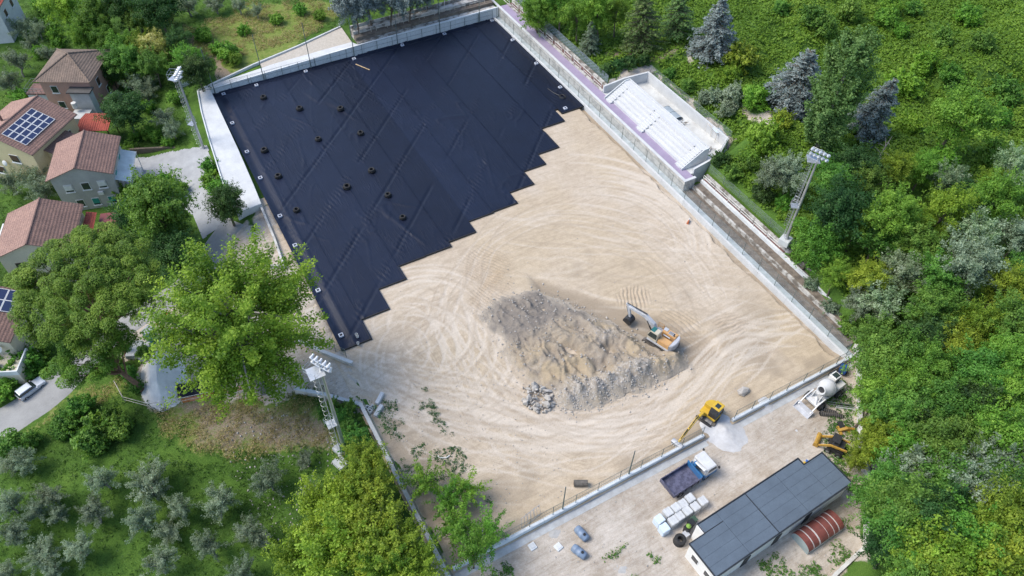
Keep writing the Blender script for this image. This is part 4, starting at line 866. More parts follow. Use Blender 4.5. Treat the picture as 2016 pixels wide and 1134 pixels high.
q = ground(372, 160); t = thing('garden_shed', 'tiny garden shed with striped red and white roof under a tree', 'shed', q, R(-10))
mb = MB(); mb.span(-1.1, 1.1, -.9, .9, -.3, 1.7); mb.build('wall', M_conc, t)
for k in range(6):
    mb = MB(); mb.span(-1.3+k*.44, -1.3+(k+1)*.44-.01, -1.1, 1.1, 1.7, 1.78); mb.build('roof_sheet', M_tilered if k % 2 == 0 else M_alu, t)
q = ground(440, 195); 

# ---- road, gravel yard beside the grey house
def ribbon(name, pts, widths, mat, dz, label):
    P = resample(smoothpath(pts), .8); d = np.gradient(P, axis=0); d /= np.hypot(d[:, 0], d[:, 1])[:, None]; nn = np.stack([-d[:, 1], d[:, 0]], 1)
    wv_ = np.interp(np.linspace(0, 1, len(P)), np.linspace(0, 1, len(widths)), widths); k = 7; Vv = []
    for i in range(len(P)):
        z0 = float(H(*P[i]))
        for j in range(k):
            q = P[i]+nn[i]*wv_[i]*(j/(k-1)-.5); Vv.append((q[0], q[1], max(z0, float(H(q[0], q[1])))+dz if j not in (0, k-1) else min(z0, float(H(q[0], q[1])))-.1))
    o = link(name, np_mesh(name, np.array(Vv), grid_faces(k, len(P)), mat, True)); tag(o, label, kind='structure')
M_asph = pm('pale_worn_asphalt', (.34, .34, .335), (.27, .27, .265), .5, .9, bmp=.3, bscale=12)
ribbon('road', [tuple(ground(*p)[:2]) for p in ((-60, 875), (0, 838), (60, 800), (120, 755), (175, 705), (230, 660), (300, 610), (370, 560), (430, 480), (470, 430))], [5.6, 5.4, 5, 4.6, 4.4, 4.4], M_asph, .06, 'pale asphalt lane between the houses and the olive grove')
M_gyard = pm('white_gravel', (.40, .41, .42), (.31, .32, .33), .8, .95, bmp=.5, bscale=10)
gp_ = gpoly([(262, 312), (335, 300), (405, 288), (425, 345), (440, 440), (400, 470), (380, 420), (300, 380), (258, 372)])
gx = np.arange(-9, 7, .2); gy = np.arange(74, 112, .2); A, B_ = np.meshgrid(gx, gy); kk = polydist(A+.5*(fbm(A, B_, 7)-.5), B_+.5*(fbm(A, B_, 8)-.5), gp_) > -.2; fq = grid_faces(len(gx), len(gy)); fq = fq[kk.ravel()[fq].all(1)]
tag(link('gravel_yard', np_mesh('gravel_yard', np.stack([A, B_, H(A, B_)+.05], -1).reshape(-1, 3), fq, M_gyard, True)), 'white gravel yard beside the grey house', kind='structure')
wall_thing('garden_wall', 'low brown garden wall along the north side of the gravel yard', [tuple(ground(*p)[:2]) for p in ((255, 303), (330, 292), (400, 283))], .3, -3.2, [-1.7, -1.6, -1.4], pm('brown_wall', (.20, .16, .12), (.12, .1, .08), 1, .9, bmp=.5))
# ================================================================== OBJECTS
# ---- floodlight towers
def tower(label, base, h, face, ladder_az, zb):
    t = thing('floodlight_tower', label, 'floodlight', (base[0], base[1], zb), face, 'floodlight towers round the pitch')
    mb = MB(); mb.box((0, 0, .3), (1.3, 1.3, .9)); mb.build('footing', M_conc, t, bevel=.04)
    mb = MB(); mb.lathe([(.28, .75), (.28, 1.0), (.21, 1.02), (.18, h*.5), (.11, h), (0, h)], 12); mb.build('pole', M_steel, t, True)
    ca, sa = math.cos(ladder_az), math.sin(ladder_az); Q = Matrix.Rotation(ladder_az, 4, 'Z'); mb = MB()
    for y in (-.2, .2): mb.tube([(.42, y, 1.2), (.42, y, h-.3)], .03, 5, M=Q)
    k = 1.4
    while k < h-.4: mb.tube([(.42, -.2, k), (.42, .2, k)], .02, 4, M=Q); k += .4
    mb.build('ladder', M_steel, t)
    mb = MB(); k = 3.0
    while k < h-.6: mb.tube([(.42+.36*(1-math.cos(a)), .36*math.sin(a), k) for a in np.linspace(-math.pi*.75, math.pi*.75, 9)] if False else [(.42+.25+.25*math.cos(a), .27*math.sin(a), k) for a in np.linspace(-2.4, 2.4, 9)], .011, 4, M=Q); k += .8
    for a in (-1.6, 0, 1.6): mb.tube([(.67+.25*math.cos(a), .27*math.sin(a), 3), (.67+.25*math.cos(a), .27*math.sin(a), h-.6)], .011, 4, M=Q)
    mb.build('safety_cage', M_steel, t)
    for nm, z, s_ in (('rest_platform', h*.45, .55), ('lamp_platform', h-.4, .85)):
        mb = MB(); mb.box((.5*ca, .5*sa, z), (1.3*s_*1.3, 1.3*s_*1.3, .06), rz=ladder_az); p_ = mb.build(nm, M_steel, t)
        mb = MB(); r = .75*s_*1.3*.85
        for zz in (.5, 1.0): mb.tube([(.5*ca+x*r, .5*sa+y*r, z+zz) for x, y in ((-1, -1), (1, -1), (1, 1), (-1, 1), (-1, -1))], .022, 4)
        for x, y in ((-1, -1), (1, -1), (1, 1), (-1, 1)): mb.tube([(.5*ca+x*r, .5*sa+y*r, z), (.5*ca+x*r, .5*sa+y*r, z+1)], .022, 4)
        mb.build('railing', M_steel, p_)
    mb = MB()
    for z in (h+.1, h+.75): mb.tube([(0, -1.05, z), (0, 1.05, z)], .05, 6)
    mb.tube([(0, 0, h-.2), (0, 0, h+1.0)], .07, 6); mb.build('lamp_frame', M_steel, t)
    lamp = None
    for z in (h+.1, h+.75):
        for y in (-.95, -.48, 0, .48, .95):
            if lamp is None:
                mb = MB(); Ml = Matrix.Rotation(R(-118), 4, 'Y'); mb.lathe([(0, -.26), (.10, -.24), (.13, -.05), (.21, .12), (.23, .2), (.0, .2)], 10, Ml); lamp = mb.build('lamp', M_lamp, t, True); o = lamp
                mb = MB(); mb.lathe([(.0, .215), (.20, .21)], 10, Ml); mb.build('lamp_glass', M_lglass, lamp)
            else: o = copy_tree(lamp, t)
            o.location = (.25, y, z)
    return t
M_lamp = pm('lamp_casing', (.60, .62, .64), (.46, .48, .50), 3, .35, .3); M_lglass = pm('lamp_glass', (.62, .68, .74), (.5, .56, .62), 2, .1, spec=.8)
B = site(1546, 474, 3.2); tower('pale floodlight tower standing in the wood east of the pitch', B, 13.6, R(200), R(-60), 2.9)
B = site(408, 312, -2.3); tower('floodlight tower by the white slab beside the gravel yard', B, 14.3, R(-30), R(160), -2.6)
B = site(683, 900, -1.2); tower('floodlight tower on the dry bank below the site entrance', B, 16.4, R(30), R(150), -1.6)
q = ground(672, 915); t = thing('concrete_base_block', 'concrete blocks next to the foot of the floodlight tower on the dry bank', 'concrete block', q, R(20))
for i, (x, y, s_) in enumerate(((0, 0, 1.1), (.9, 1.3, .9))):
    mb = MB(); mb.box((x, y, .3), (s_, s_*1.3, .7)); mb.build('block', M_conc, t, bevel=.04)

# ---- inspection boxes round the sheeting
bx = MB(); bx.box((0, 0, .14), (.62, .62, .30)); M_box = pm('white_box_plastic', (.52, .55, .62), (.42, .45, .52), 3, .5)
north = [(440, 184), (505, 168), (602, 140), (697, 115), (792, 88), (875, 65), (968, 38)]; east = [(1010, 78), (1056, 124), (1103, 171)]; west = [(445, 244), (476, 300), (507, 350), (540, 427), (570, 485), (618, 573), (667, 660)]
b0 = None
def chamber(label, px, py, g_):
    global b0
    q = site(px, py, .35); x = min(max(q.x, 9.9), 58.8); y = min(q.y, 110.9); lc = (x, y, .22+float(memb_z(np.array(x), np.array(y))))
    if b0 is None:
        b0 = thing('drain_box', label, 'drain box', lc, 0, g_, .82)
        mb = MB()
        for (cx, cy, sx, sy) in ((-.26, 0, .14, .66), (.26, 0, .14, .66), (0, .26, .38, .14), (0, -.26, .38, .14)): mb.box((cx, cy, .13), (sx, sy, .34))
        mb.build('frame', M_box, b0, bevel=.01); mb = MB(); mb.box((0, 0, .1), (.40, .40, .2)); mb.build('opening', M_bplast, b0)
    else:
        t = copy_tree(b0); t.location = lc; t['label'] = label; t['group'] = g_
for i, p in enumerate(north): chamber(f'white drain box on the north edge of the sheeting, {ordinal(i)} from the left', *p, 'drain boxes round the sheeting')
for i, p in enumerate(east): chamber(f'white drain box on the east edge of the sheeting, {ordinal(i)} south of the far corner', *p, 'drain boxes round the sheeting')
for i, p in enumerate(west): chamber(f'white drain box on the west edge of the sheeting, {ordinal(i)} from the top', *p, 'drain boxes round the sheeting')
chamber('white drain box at the stepped east end of the sheeting beside a hose coil', 1113, 213, 'drain boxes round the sheeting')
q = site(1107, 190, .3); t = thing('hose_coil', 'black hose coil beside the east drain box on the sheeting', 'hose', (q.x, q.y, .24))
for k in range(3):
    mb = MB(); mb.tube([(math.cos(a)*(.5-.1*k), math.sin(a)*(.62-.1*k), .06+.05*k+.03*math.sin(3*a)) for a in np.linspace(0, 6.28, 20)], .05, 6); mb.build('coil', M_bplast, t)
mb = MB(); mb.tube([(-.3, .5, .06), (-.7, 1.6, .05), (-.9, 3.0, .05)], .05, 6); mb.build('hose_tail', M_bplast, t)

# ---- tyres holding the sheeting down
tpx = sorted([(519, 193), (590, 215), (671, 216), (627, 275), (710, 263), (521, 297), (548, 348), (732, 337), (683, 369), (764, 385), (584, 415), (793, 429)])
t0 = None; rs = RS(12)
for i, (px, py) in enumerate(tpx):
    q = site(px, py, .3); lc = (q.x, q.y, .24+float(memb_z(np.array(q.x), np.array(q.y)))); lab = f'black tyre lying on the dark sheeting, {ordinal(i)} from the left'
    if t0 is None:
        t0 = thing('tyre', lab, 'tyre', lc, 0, 'tyres on the sheeting')
        mb = MB(); mb.lathe([(.26, .06), (.30, .0), (.48, .0), (.55, .06), (.56, .22), (.50, .30), (.30, .30), (.26, .24), (.34, .20), (.34, .10)], 20, close=True); mb.build('carcass', M_black, t0, True)
        tr = MB()
        for k in range(20):
            a = k*2*math.pi/20; tr.box((math.cos(a)*.56, math.sin(a)*.56, .15), (.04, .07, .22), rz=a+.3)
        tr.build('tread', M_black, t0); t = t0
        mb = MB(); mb.lathe([(.30, .30), (.34, .28), (.52, .30), (.54, .42), (.46, .52), (.32, .52), (.27, .44)], 20, close=True); mb.build('upper_carcass', M_black, t0, True)
    else: t = copy_tree(t0); t.location = lc; t['label'] = lab
    t.rotation_euler = (rs.normal(0, .05), rs.normal(0, .05), rs.uniform(0, 6)); s_ = rs.uniform(.78, .95); t.scale = (s_, s_, s_)
q = site(714, 132, .3); t = thing('wooden_plank', 'pale wooden plank lying near the north edge of the sheeting', 'plank', (q.x, q.y, .27), R(-62)); mb = MB(); mb.box((0, 0, .04), (3.0, .16, .06)); mb.build('board', pm('fresh_timber', (.56, .40, .22), None, 2, .7), t)
for j, (px, py) in enumerate(((702, 660), (704, 664), (705, 677))):
    q = site(px, py, .3); t = thing('white_bucket', ['northern of the white buckets on the sheeting corner', 'middle one of the white buckets on the sheeting corner', 'southern of the white buckets on the sheeting corner'][j], 'bucket', (q.x, q.y, .25), 0, 'buckets on the sheeting corner')
    mb = MB(); mb.lathe([(0, 0), (.13, 0), (.17, .3), (.15, .3), (.12, .03)], 12); mb.build('pail', M_alu, t); mb = MB(); mb.tube([(.17*math.cos(a), .02, .3+.15*math.sin(a)) for a in np.linspace(0, math.pi, 7)], .012, 4); mb.build('handle', M_steel, t)

# ---- excavators
def belt(ln, h, w, n=7):
    r = h/2; p = [(-ln/2+r-r*math.sin(a), r-r*math.cos(a)) for a in np.linspace(0, math.pi, n)]+[(ln/2-r+r*math.sin(a), r+r*math.cos(a)) for a in np.linspace(0, math.pi, n)]
    return p
def beam(mb, pts, ws, hs):
    """box-section arm in the xz plane along pts, width ws (y), depth hs"""
    pts = [Vector(p) for p in pts]; o = len(mb.v)
    for i, p in enumerate(pts):
        d = (pts[min(i+1, len(pts)-1)]-pts[max(0, i-1)]).normalized(); u = Vector((-d.z, 0, d.x))*hs[i]/2; w = Vector((0, ws[i]/2, 0))
        for q in (p+u+w, p+u-w, p-u-w, p-u+w): mb.v.append(tuple(q))
    for i in range(len(pts)-1):
        for j in range(4): mb.f.append((o+i*4+j, o+i*4+(j+1) % 4, o+(i+1)*4+(j+1) % 4, o+(i+1)*4+j))
    mb.f.append((o, o+1, o+2, o+3)); e = o+4*(len(pts)-1); mb.f.append((e+3, e+2, e+1, e))
M_track = pm('muddy_steel_track', (.20, .18, .155), (.10, .09, .08), 3, .8, .3, bmp=.5); M_dsteel = pm('dark_machine_steel', (.06, .06, .062), (.035, .035, .037), 3, .55, .4)
M_tglass = pm('tinted_cab_glass', (.035, .05, .05), (.025, .035, .035), 1, .06, spec=.8)
def tracks(t, ln, h, w, gauge):
    for s_ in (-1, 1):
        p = belt(ln, h, w); mb = MB(); mb.prism(p, 'Y', s_*gauge/2-w/2, s_*gauge/2+w/2); tk = mb.build('track', M_track, t)
        mb = MB(); k = -ln/2+h/2
        while k < ln/2-h/2: mb.box((k, s_*gauge/2, h+.012), (.06, w*1.02, .05)); mb.box((k, s_*gauge/2, .0), (.06, w*1.02, .03)); k += .16
        mb.build('track_shoe', M_dsteel, tk)
        for x in (-ln/2+h/2, 0, ln/2-h/2):
            mb = MB(); mb.tube([(x, s_*(gauge/2+w/2), h/2), (x, s_*(gauge/2+w/2+.04), h/2)], h*.32, 12); mb.build('track_wheel', M_dsteel, tk)
def bucket_mb(w, r):
    mb = MB(); prof = [(r*math.cos(a), r*math.sin(a)) for a in np.linspace(R(60), R(300), 9)]; inner = [(p[0]*.88, p[1]*.88) for p in prof[::-1]]
    mb.prism(prof+inner, 'Y', -w/2, w/2)
    for s_ in (-1, 1): mb.prism(prof, 'Y', s_*w/2-.02, s_*w/2+.02)
    for k in range(5): mb.box((prof[-1][0]+.06, -w/2+w*(k+.5)/5, prof[-1][1]), (.18, .07, .05))
    return mb
Bc = Vector((42.2, 38.0, zpitch(42.2, 38.0)-.02)); tip = site(1236, 626, .5); az = math.atan2(tip.y-Bc.y, tip.x-Bc.x)
ex = thing('crawler_excavator', 'large crawler excavator with pale boom and orange body beside the dug heap', 'excavator', Bc, az)
M_exo = pm('faded_orange_paint', (.60, .345, .13), (.50, .29, .13), 1.2, .5, coat=.2); M_exg = pm('pale_grey_paint', (.55, .56, .58), (.40, .41, .43), 1.2, .45, coat=.2); M_exb = pm('beige_paint', (.58, .52, .40), (.48, .43, .34), 1.5, .5)
und = thing('x', 'x', 'x') if False else None
tracks(ex, 3.7, .75, .52, 1.95)
mb = MB(); mb.box((0, 0, .55), (1.7, 1.5, .5)); mb.lathe([(.6, .75), (.6, .98), (0, .98)], 14); mb.build('undercarriage', M_dsteel, ex)
mb = MB(); mb.prism([(-1.55, -1.12), (1.15, -1.12), (1.35, -.9), (1.35, 1.12), (-1.55, 1.12)], 'Z', .98, 1.28); mb.build('platform', M_exg, ex, bevel=.03)
mb = MB(); mb.box((-.62, -.66, 1.68), (1.85, .86, .8), top=(.96, .92)); mb.build('engine_hood', M_exo, ex, bevel=.06, seg=2)
mb = MB(); mb.box((-.75, .62, 1.60), (1.55, .92, .64), top=(.96, .94)); mb.build('side_hood', M_exo, ex, bevel=.05, seg=2)
mb = MB(); mb.box((-.55, .1, 2.1), (.9, .12, .05)); mb.box((-.8, -.62, 2.11), (.7, .5, .04)); mb.box((.02, -.75, 2.12), (.5, .45, .05)); mb.build('hood_grille', M_exg, ex)
for k in range(4):
    mb = MB(); mb.box((-1.05+.17*k, -.62, 2.14), (.07, .42, .03)); mb.build('vent_slot', M_dsteel, ex)
mb = MB(); mb.prism([(-1.5, -1.15), (-1.5, 1.15), (-1.85, .85), (-2.0, .3), (-2.0, -.3), (-1.85, -.85)], 'Z', 1.02, 2.0); mb.build('counterweight', M_exg, ex, bevel=.06, seg=2)
mb = MB(); mb.tube([(-1.2, -.45, 2.05), (-1.2, -.45, 2.55)], .06, 8); mb.build('exhaust', M_dsteel, ex)
mb = MB(); mb.prism([(.05, 1.28), (1.35, 1.28), (1.38, 2.0), (1.1, 2.75), (.05, 2.75)], 'Y', .28, 1.12); mb.build('cab', M_exb, ex, bevel=.05, seg=2)
mb = MB(); mb.prism([(.16, 1.75), (1.28, 1.75), (1.28, 2.02), (1.06, 2.6), (.16, 2.6)], 'Y', 1.123, 1.14); mb.prism([(.16, 1.75), (1.28, 1.75), (1.28, 2.02), (1.06, 2.6), (.16, 2.6)], 'Y', .26, .277); mb.build('side_glass', M_tglass, ex)
mb = MB(); mb.prism([(1.385, 1.5), (1.405, 1.5), (1.405, 2.0), (1.13, 2.72), (1.11, 2.72), (1.385, 2.0)], 'Y', .34, 1.06); mb.build('windscreen', M_tglass, ex)
mb = MB(); mb.box((.85, .70, 2.775), (.46, .7, .05)); mb.build('roof_hatch', pm('teal_hatch', (.03, .16, .15), (.02, .11, .11), 2, .3), ex)
loc_tip = ((tip-Vector(Bc)).xy.length)
mb = MB(); beam(mb, [(.75, 0, 1.35), (1.5, 0, 2.5), (2.6, 0, 3.05), (loc_tip+.15, 0, 2.9)], [.42, .42, .38, .32], [.42, .60, .52, .32])
for v in range(len(mb.v)): mb.v[v] = (mb.v[v][0], mb.v[v][1]-.1, mb.v[v][2])
mb.build('boom', M_exg, ex, bevel=.02)
mb = MB(); beam(mb, [(loc_tip+.55, 0, 3.25), (loc_tip+.2, 0, 2.9), (loc_tip-.2, 0, 1.3)], [.28, .3, .24], [.2, .42, .24])
for v in range(len(mb.v)): mb.v[v] = (mb.v[v][0], mb.v[v][1]-.1, mb.v[v][2])
mb.build('stick', M_exg, ex, bevel=.02)
for nm, a, b in (('boom_cylinder', (1.2, .2, 1.35), (2.2, .2, 2.75)), ('boom_cylinder', (1.2, -.42, 1.35), (2.2, -.42, 2.75)), ('stick_cylinder', (2.5, -.1, 3.45), (loc_tip+.5, -.1, 3.3)), ('bucket_cylinder', (loc_tip+.45, -.1, 2.7), (loc_tip+.05, -.1, 1.5))):
    a, b = Vector(a), Vector(b); mb = MB(); mb.tube([a, a.lerp(b, .6)], .085, 8); mb.tube([a.lerp(b, .6), b], .05, 8); mb.build(nm, M_dsteel, ex)
o = bucket_mb(1.0, .55).build('bucket', M_dsteel, ex); o.location = (loc_tip-.15, -.1, .72); o.rotation_euler = (0, R(75), 0)
mb = MB()
for z in (1.7, 2.1): mb.tube([(1.25, -1.1, z), (.5, -1.1, z), (.5, -.6, z)], .025, 5)
mb.tube([(1.25, -1.1, 1.25), (1.25, -1.1, 2.1)], .025, 5); mb.tube([(.5, -1.1, 1.25), (.5, -1.1, 2.1)], .025, 5); mb.build('handrail', pm('orange_rail', (.55, .26, .05), None, 2, .5), ex)

# compact yellow digger
M_yell = pm('digger_yellow', (.62, .40, .025), (.52, .33, .03), 1.2, .45, coat=.3)
Bc = Vector((40.9, 27.35, .05)); dg = thing('compact_excavator', 'yellow compact excavator reaching along the fence beside the gravel gap', 'excavator', Bc, R(196))
for_track = R(20)
tk = MB()
tracks(dg, 2.7, .6, .42, 1.5)
for o in dg.children: o.rotation_euler = (0, 0, R(12))
mb = MB(); mb.box((0, 0, .42), (1.2, 1.1, .35)); mb.lathe([(.42, .58), (.42, .78), (0, .78)], 12); mb.box((1.35, 0, .3), (.15, 1.9, .4)); mb.build('undercarriage', M_dsteel, dg)
pl_ = [(1.0*math.cos(a), 1.0*math.sin(a)) for a in np.linspace(R(100), R(260), 12)]+[(.95, -.95), (.95, .95)]
mb = MB(); mb.prism(pl_, 'Z', .78, 1.0); mb.build('platform', M_yell, dg, bevel=.02)
pl2 = [(.98*math.cos(a), .98*math.sin(a)) for a in np.linspace(R(95), R(265), 14)]+[(.15, -.95), (.15, -.1), (-.45, -.05), (-.45, .9)]
mb = MB(); mb.prism([(-x*-1, y) for x, y in pl2], 'Z', 1.0, 1.55); mb.build('engine_hood', M_yell, dg, bevel=.08, seg=2)
mb = MB(); mb.prism([(-.4, 1.0), (.85, 1.0), (.9, 1.7), (.62, 2.4), (-.4, 2.4)], 'Y', .02, .92); mb.build('cab', M_dsteel, dg, bevel=.04)
mb = MB(); mb.box((.08, .47, 2.43), (1.12, .98, .09)); mb.build('cab_roof', M_yell, dg, bevel=.03)
mb = MB(); mb.box((.1, .47, 2.485), (.55, .5, .02)); mb.build('roof_window', M_tglass, dg)
mb = MB(); mb.prism([(-.3, 1.5), (.8, 1.5), (.84, 1.7), (.6, 2.3), (-.3, 2.3)], 'Y', .925, .94); mb.prism([(-.3, 1.5), (.8, 1.5), (.84, 1.7), (.6, 2.3), (-.3, 2.3)], 'Y', 0, .015); mb.build('side_glass', M_tglass, dg)
mb = MB(); beam(mb, [(.9, -.3, .9), (1.7, -.3, 2.0), (2.9, -.3, 2.1), (4.3, -.3, 1.3)], [.3, .3, .26, .22], [.3, .4, .34, .2]); 
for v in range(len(mb.v)): mb.v[v] = (mb.v[v][0], mb.v[v][1]-0.0, mb.v[v][2])
mb.build('boom', M_yell, dg, bevel=.02)
mb = MB(); beam(mb, [(4.0, 0, 1.7), (4.4, 0, 1.3), (5.5, 0, .65)], [.2, .24, .18], [.14, .3, .18]); mb.build('stick', M_yell, dg, bevel=.02).location = (0, -.3, 0)
for a, b in (((1.35, -.3, 1.0), (2.0, -.3, 1.75)), ((2.5, -.3, 2.45), (4.0, -.3, 1.75)), ((4.2, -.3, 1.75), (5.2, -.3, 1.0))):
    a, b = Vector(a), Vector(b); mb = MB(); mb.tube([a, a.lerp(b, .6)], .06, 8); mb.tube([a.lerp(b, .6), b], .035, 8); mb.build('cylinder', M_dsteel, dg)
o = bucket_mb(1.25, .36).build('bucket', M_exg, dg); o.location = (5.65, -.3, .42); o.rotation_euler = (0, R(20), 0)

# ---- wheels
def wheel(parent, x, y, r, w, rim=None):
    Mx = Matrix.Translation((x, y, r)) @ Matrix.Rotation(R(90), 4, 'X'); mb = MB(); mb.lathe([(r*.55, -w/2), (r*.93, -w/2), (r, -w/2+.04), (r, w/2-.04), (r*.93, w/2), (r*.55, w/2)], 18, Mx, close=True); t_ = mb.build('wheel', M_black, parent)
    mb = MB(); mb.lathe([(0, -w/2+.06), (r*.2, -w/2+.02), (r*.56, -w/2+.05), (r*.56, w/2-.05), (r*.2, w/2-.02), (0, w/2-.06)], 14, Mx); mb.build('rim', rim or M_steel, t_)
# ---- tipper truck
M_tblue = pm('truck_blue_paint', (.03, .16, .36), (.025, .12, .28), 1.5, .4, coat=.4); M_twh = pm('truck_white_paint', (.68, .68, .67), (.56, .555, .54), 1.5, .4, coat=.4); M_bed = pm('scuffed_bed_steel', (.135, .135, .20), (.075, .075, .115), 2.2, .6, .3, bmp=.4, bscale=5, lo=.42, hi=.56)
tk = thing('tipper_truck', 'small blue and white tipper truck with empty dark bed and folded crane', 'truck', (33.95, 22.55, -.18), R(3))
mb = MB()
for y in (-.4, .4): mb.span(-2.6, 2.4, y-.07, y+.07, .5, .72)
mb.span(-1.5, -.9, -.95, .95, .45, .6); mb.build('chassis', M_dsteel, tk)
for x in (-1.7, 1.75):
    for y in (-.85, .85): wheel(tk, x, y, .42, .28 if x > 0 else .46)
mb = MB(); mb.span(-2.65, .75, -1.05, 1.05, .85, .95); mb.build('bed_floor', M_bed, tk)
for nm, a in (('side_board', (-2.65, .75, -1.08, -1.0)), ('side_board', (-2.65, .75, 1.0, 1.08)), ('tailgate', (-2.73, -2.66, -1.08, 1.08)), ('head_board', (.76, .86, -1.08, 1.08))):
    mb = MB(); mb.span(*a, .85, 1.42 if nm != 'head_board' else 1.75); mb.build(nm, M_bed if nm != 'head_board' else M_tblue, tk)
mb = MB()
for x in (-2.0, -1.2, -.4, .4):
    for s_ in (-1, 1): mb.span(x-.03, x+.03, s_*1.11-.03, s_*1.11+.03, .85, 1.4)
mb.build('side_post', M_dsteel, tk)
mb = MB(); mb.prism([(1.45, .6), (3.0, .6), (3.02, 1.35), (2.72, 2.15), (1.45, 2.2)], 'Y', -.98, .98); mb.build('cab', M_twh, tk, bevel=.07, seg=2)
mb = MB(); mb.span(1.42, 3.06, -1.0, 1.0, .5, .98); mb.build('cab_skirt', M_tblue, tk, bevel=.04)
mb = MB(); mb.prism([(3.025, 1.38), (3.045, 1.38), (2.75, 2.1), (2.73, 2.1)], 'Y', -.86, .86); mb.build('windscreen', M_tglass, tk)
mb = MB(); [mb.prism([(1.75, 1.4), (2.85, 1.4), (2.62, 2.05), (1.75, 2.05)], 'Y', s_*.985-.008, s_*.985+.008) for s_ in (-1, 1)]; mb.build('side_glass', M_tglass, tk)
for s_ in (-1, 1):
    mb = MB(); mb.box((2.95, s_*1.16, 1.75), (.08, .2, .34)); mb.tube([(2.8, s_*.95, 1.9), (2.95, s_*1.16, 1.85)], .02, 5); mb.build('mirror', M_dsteel, tk)
    mb = MB(); mb.box((3.06, s_*.7, .85), (.04, .3, .18)); mb.build('headlight', M_lglass, tk)
mb = MB(); mb.span(.95, 1.35, -.85, .85, .75, 1.15); mb.box((1.15, .35, 1.6), (.34, .34, 1.0)); mb.build('crane_base', M_tblue, tk)
mb = MB(); mb.tube([(1.15, .35, 2.1), (1.12, -.9, 2.35)], [.14, .10], 6); mb.tube([(1.25, -.9, 2.35), (1.3, .7, 1.95)], [.10, .08], 6); mb.build('crane_arm', M_twh, tk)
mb = MB(); mb.tube([(1.05, .2, 1.6), (1.05, -.6, 2.2)], .06, 6); mb.build('crane_cylinder', M_dsteel, tk)
for x in (.98, 1.34):
    for s_ in (-1, 1):
        mb = MB(); mb.tube([(x, s_*.95, .35), (x, s_*.95, 1.25)], .06, 6); mb.build('stabiliser', M_tblue, tk)

# ---- self-loading concrete mixer
mx_ = thing('concrete_mixer', 'white self-loading concrete mixer with drum and front shovel by the yard wall', 'concrete mixer', (53.2, 23.35, -.15), R(186))
mb = MB(); mb.span(-2.5, 2.0, -.75, .75, .7, 1.0); mb.build('chassis', M_twh, mx_, bevel=.04)
for x in (-1.6, 1.25):
    for y in (-.95, .95): wheel(mx_, x, y, .52, .36, M_twh)
Md = Matrix.Translation((-.15, 0, 1.95)) @ Matrix.Rotation(R(68), 4, 'Y')
mb = MB(); mb.lathe([(0, -1.0), (.45, -.98), (.85, -.55), (.98, 0), (.85, .55), (.5, 1.1), (.42, 1.3), (.50, 1.36), (.40, 1.36), (.34, 1.2), (.3, .8), (0, .7)], 22, Md); mb.build('drum', M_twh, mx_, True)
mb = MB(); mb.lathe([(.33, 1.21), (0, 1.19)], 14, Md); mb.build('drum_mouth', M_dsteel, mx_)
mb = MB(); mb.lathe([(.985, -.1), (1.0, -.1), (1.0, .1), (.985, .1)], 22, Md, close=True); mb.build('drum_band', M_exg, mx_)
mb = MB(); mb.prism([(-2.45, 1.0), (-1.35, 1.0), (-1.25, 1.6), (-1.45, 2.35), (-2.4, 2.35)], 'Y', -.82, .05); mb.build('cab', M_twh, mx_, bevel=.04)
mb = MB(); mb.box((-1.93, -.385, 2.365), (.7, .6, .02)); mb.prism([(-2.3, 1.55), (-1.4, 1.55), (-1.5, 2.2), (-2.3, 2.2)], 'Y', -.84, -.825); mb.prism([(-2.3, 1.55), (-1.4, 1.55), (-1.5, 2.2), (-2.3, 2.2)], 'Y', .055, .07); mb.build('cab_glass', M_tglass, mx_)
mb = MB(); mb.span(-2.6, -1.3, .12, .8, 1.0, 1.55); mb.build('engine_hood', M_twh, mx_, bevel=.05)
for y in (-.8, .8):
    mb = MB(); beam(mb, [(.9, 0, 1.45), (2.0, 0, 1.2), (2.9, 0, .45)], [.12, .12, .12], [.2, .22, .16]); mb.build('loader_arm', M_twh, mx_).location = (0, y, 0)
mb = MB(); mb.prism([(2.7, .15), (3.55, .10), (3.55, .14), (2.85, .22), (2.8, .75), (2.7, .75)], 'Y', -1.0, 1.0); [mb.prism([(2.7, .15), (3.5, .12), (2.95, .7), (2.7, .75)], 'Y', s_*1.0-.02, s_*1.0+.02) for s_ in (-1, 1)]; mb.build('shovel', M_exg, mx_)
mb = MB(); mb.prism([(.9, 1.0), (1.5, 1.0), (1.2, 1.9), (1.05, 1.9)], 'Y', -.5, -.42); mb.prism([(.9, 1.0), (1.5, 1.0), (1.2, 1.9), (1.05, 1.9)], 'Y', .42, .5); mb.build('drum_support', M_twh, mx_)
mb = MB(); mb.tube([(1.2, 0, 1.15), (1.9, .5, .9)], [.22, .16], 8); mb.build('chute', M_exg, mx_)

# ---- backhoe beside the block, spare attachments
def small(px, py, z=-.15): q = site(px, py, z); return (q.x, q.y, z)
bk = thing('backhoe_attachment', 'worn yellow backhoe arm parked at the corner of the flat-roofed block', 'backhoe', small(1640, 886), R(118))
M_yold = pm('worn_yellow_paint', (.50, .29, .035), (.33, .19, .04), 2.5, .6)
mb = MB(); mb.span(-.9, .7, -.6, .6, .35, .95); mb.build('chassis', M_dsteel, bk)
mb = MB(); mb.span(-.8, .35, -.5, .5, .95, 1.6); mb.build('engine_hood', M_dsteel, bk, bevel=.05)
for x in (-.6, .5):
    for y in (-.68, .68): wheel(bk, x, y, .36, .26)
mb = MB()
for x, y in ((-.1, -.5), (.6, -.5), (-.1, .5), (.6, .5)): mb.tube([(x, y, .95), (x, y, 2.1)], .04, 6)
mb.span(-.15, .65, -.55, .55, 2.1, 2.16); mb.build('roll_cage', M_dsteel, bk)
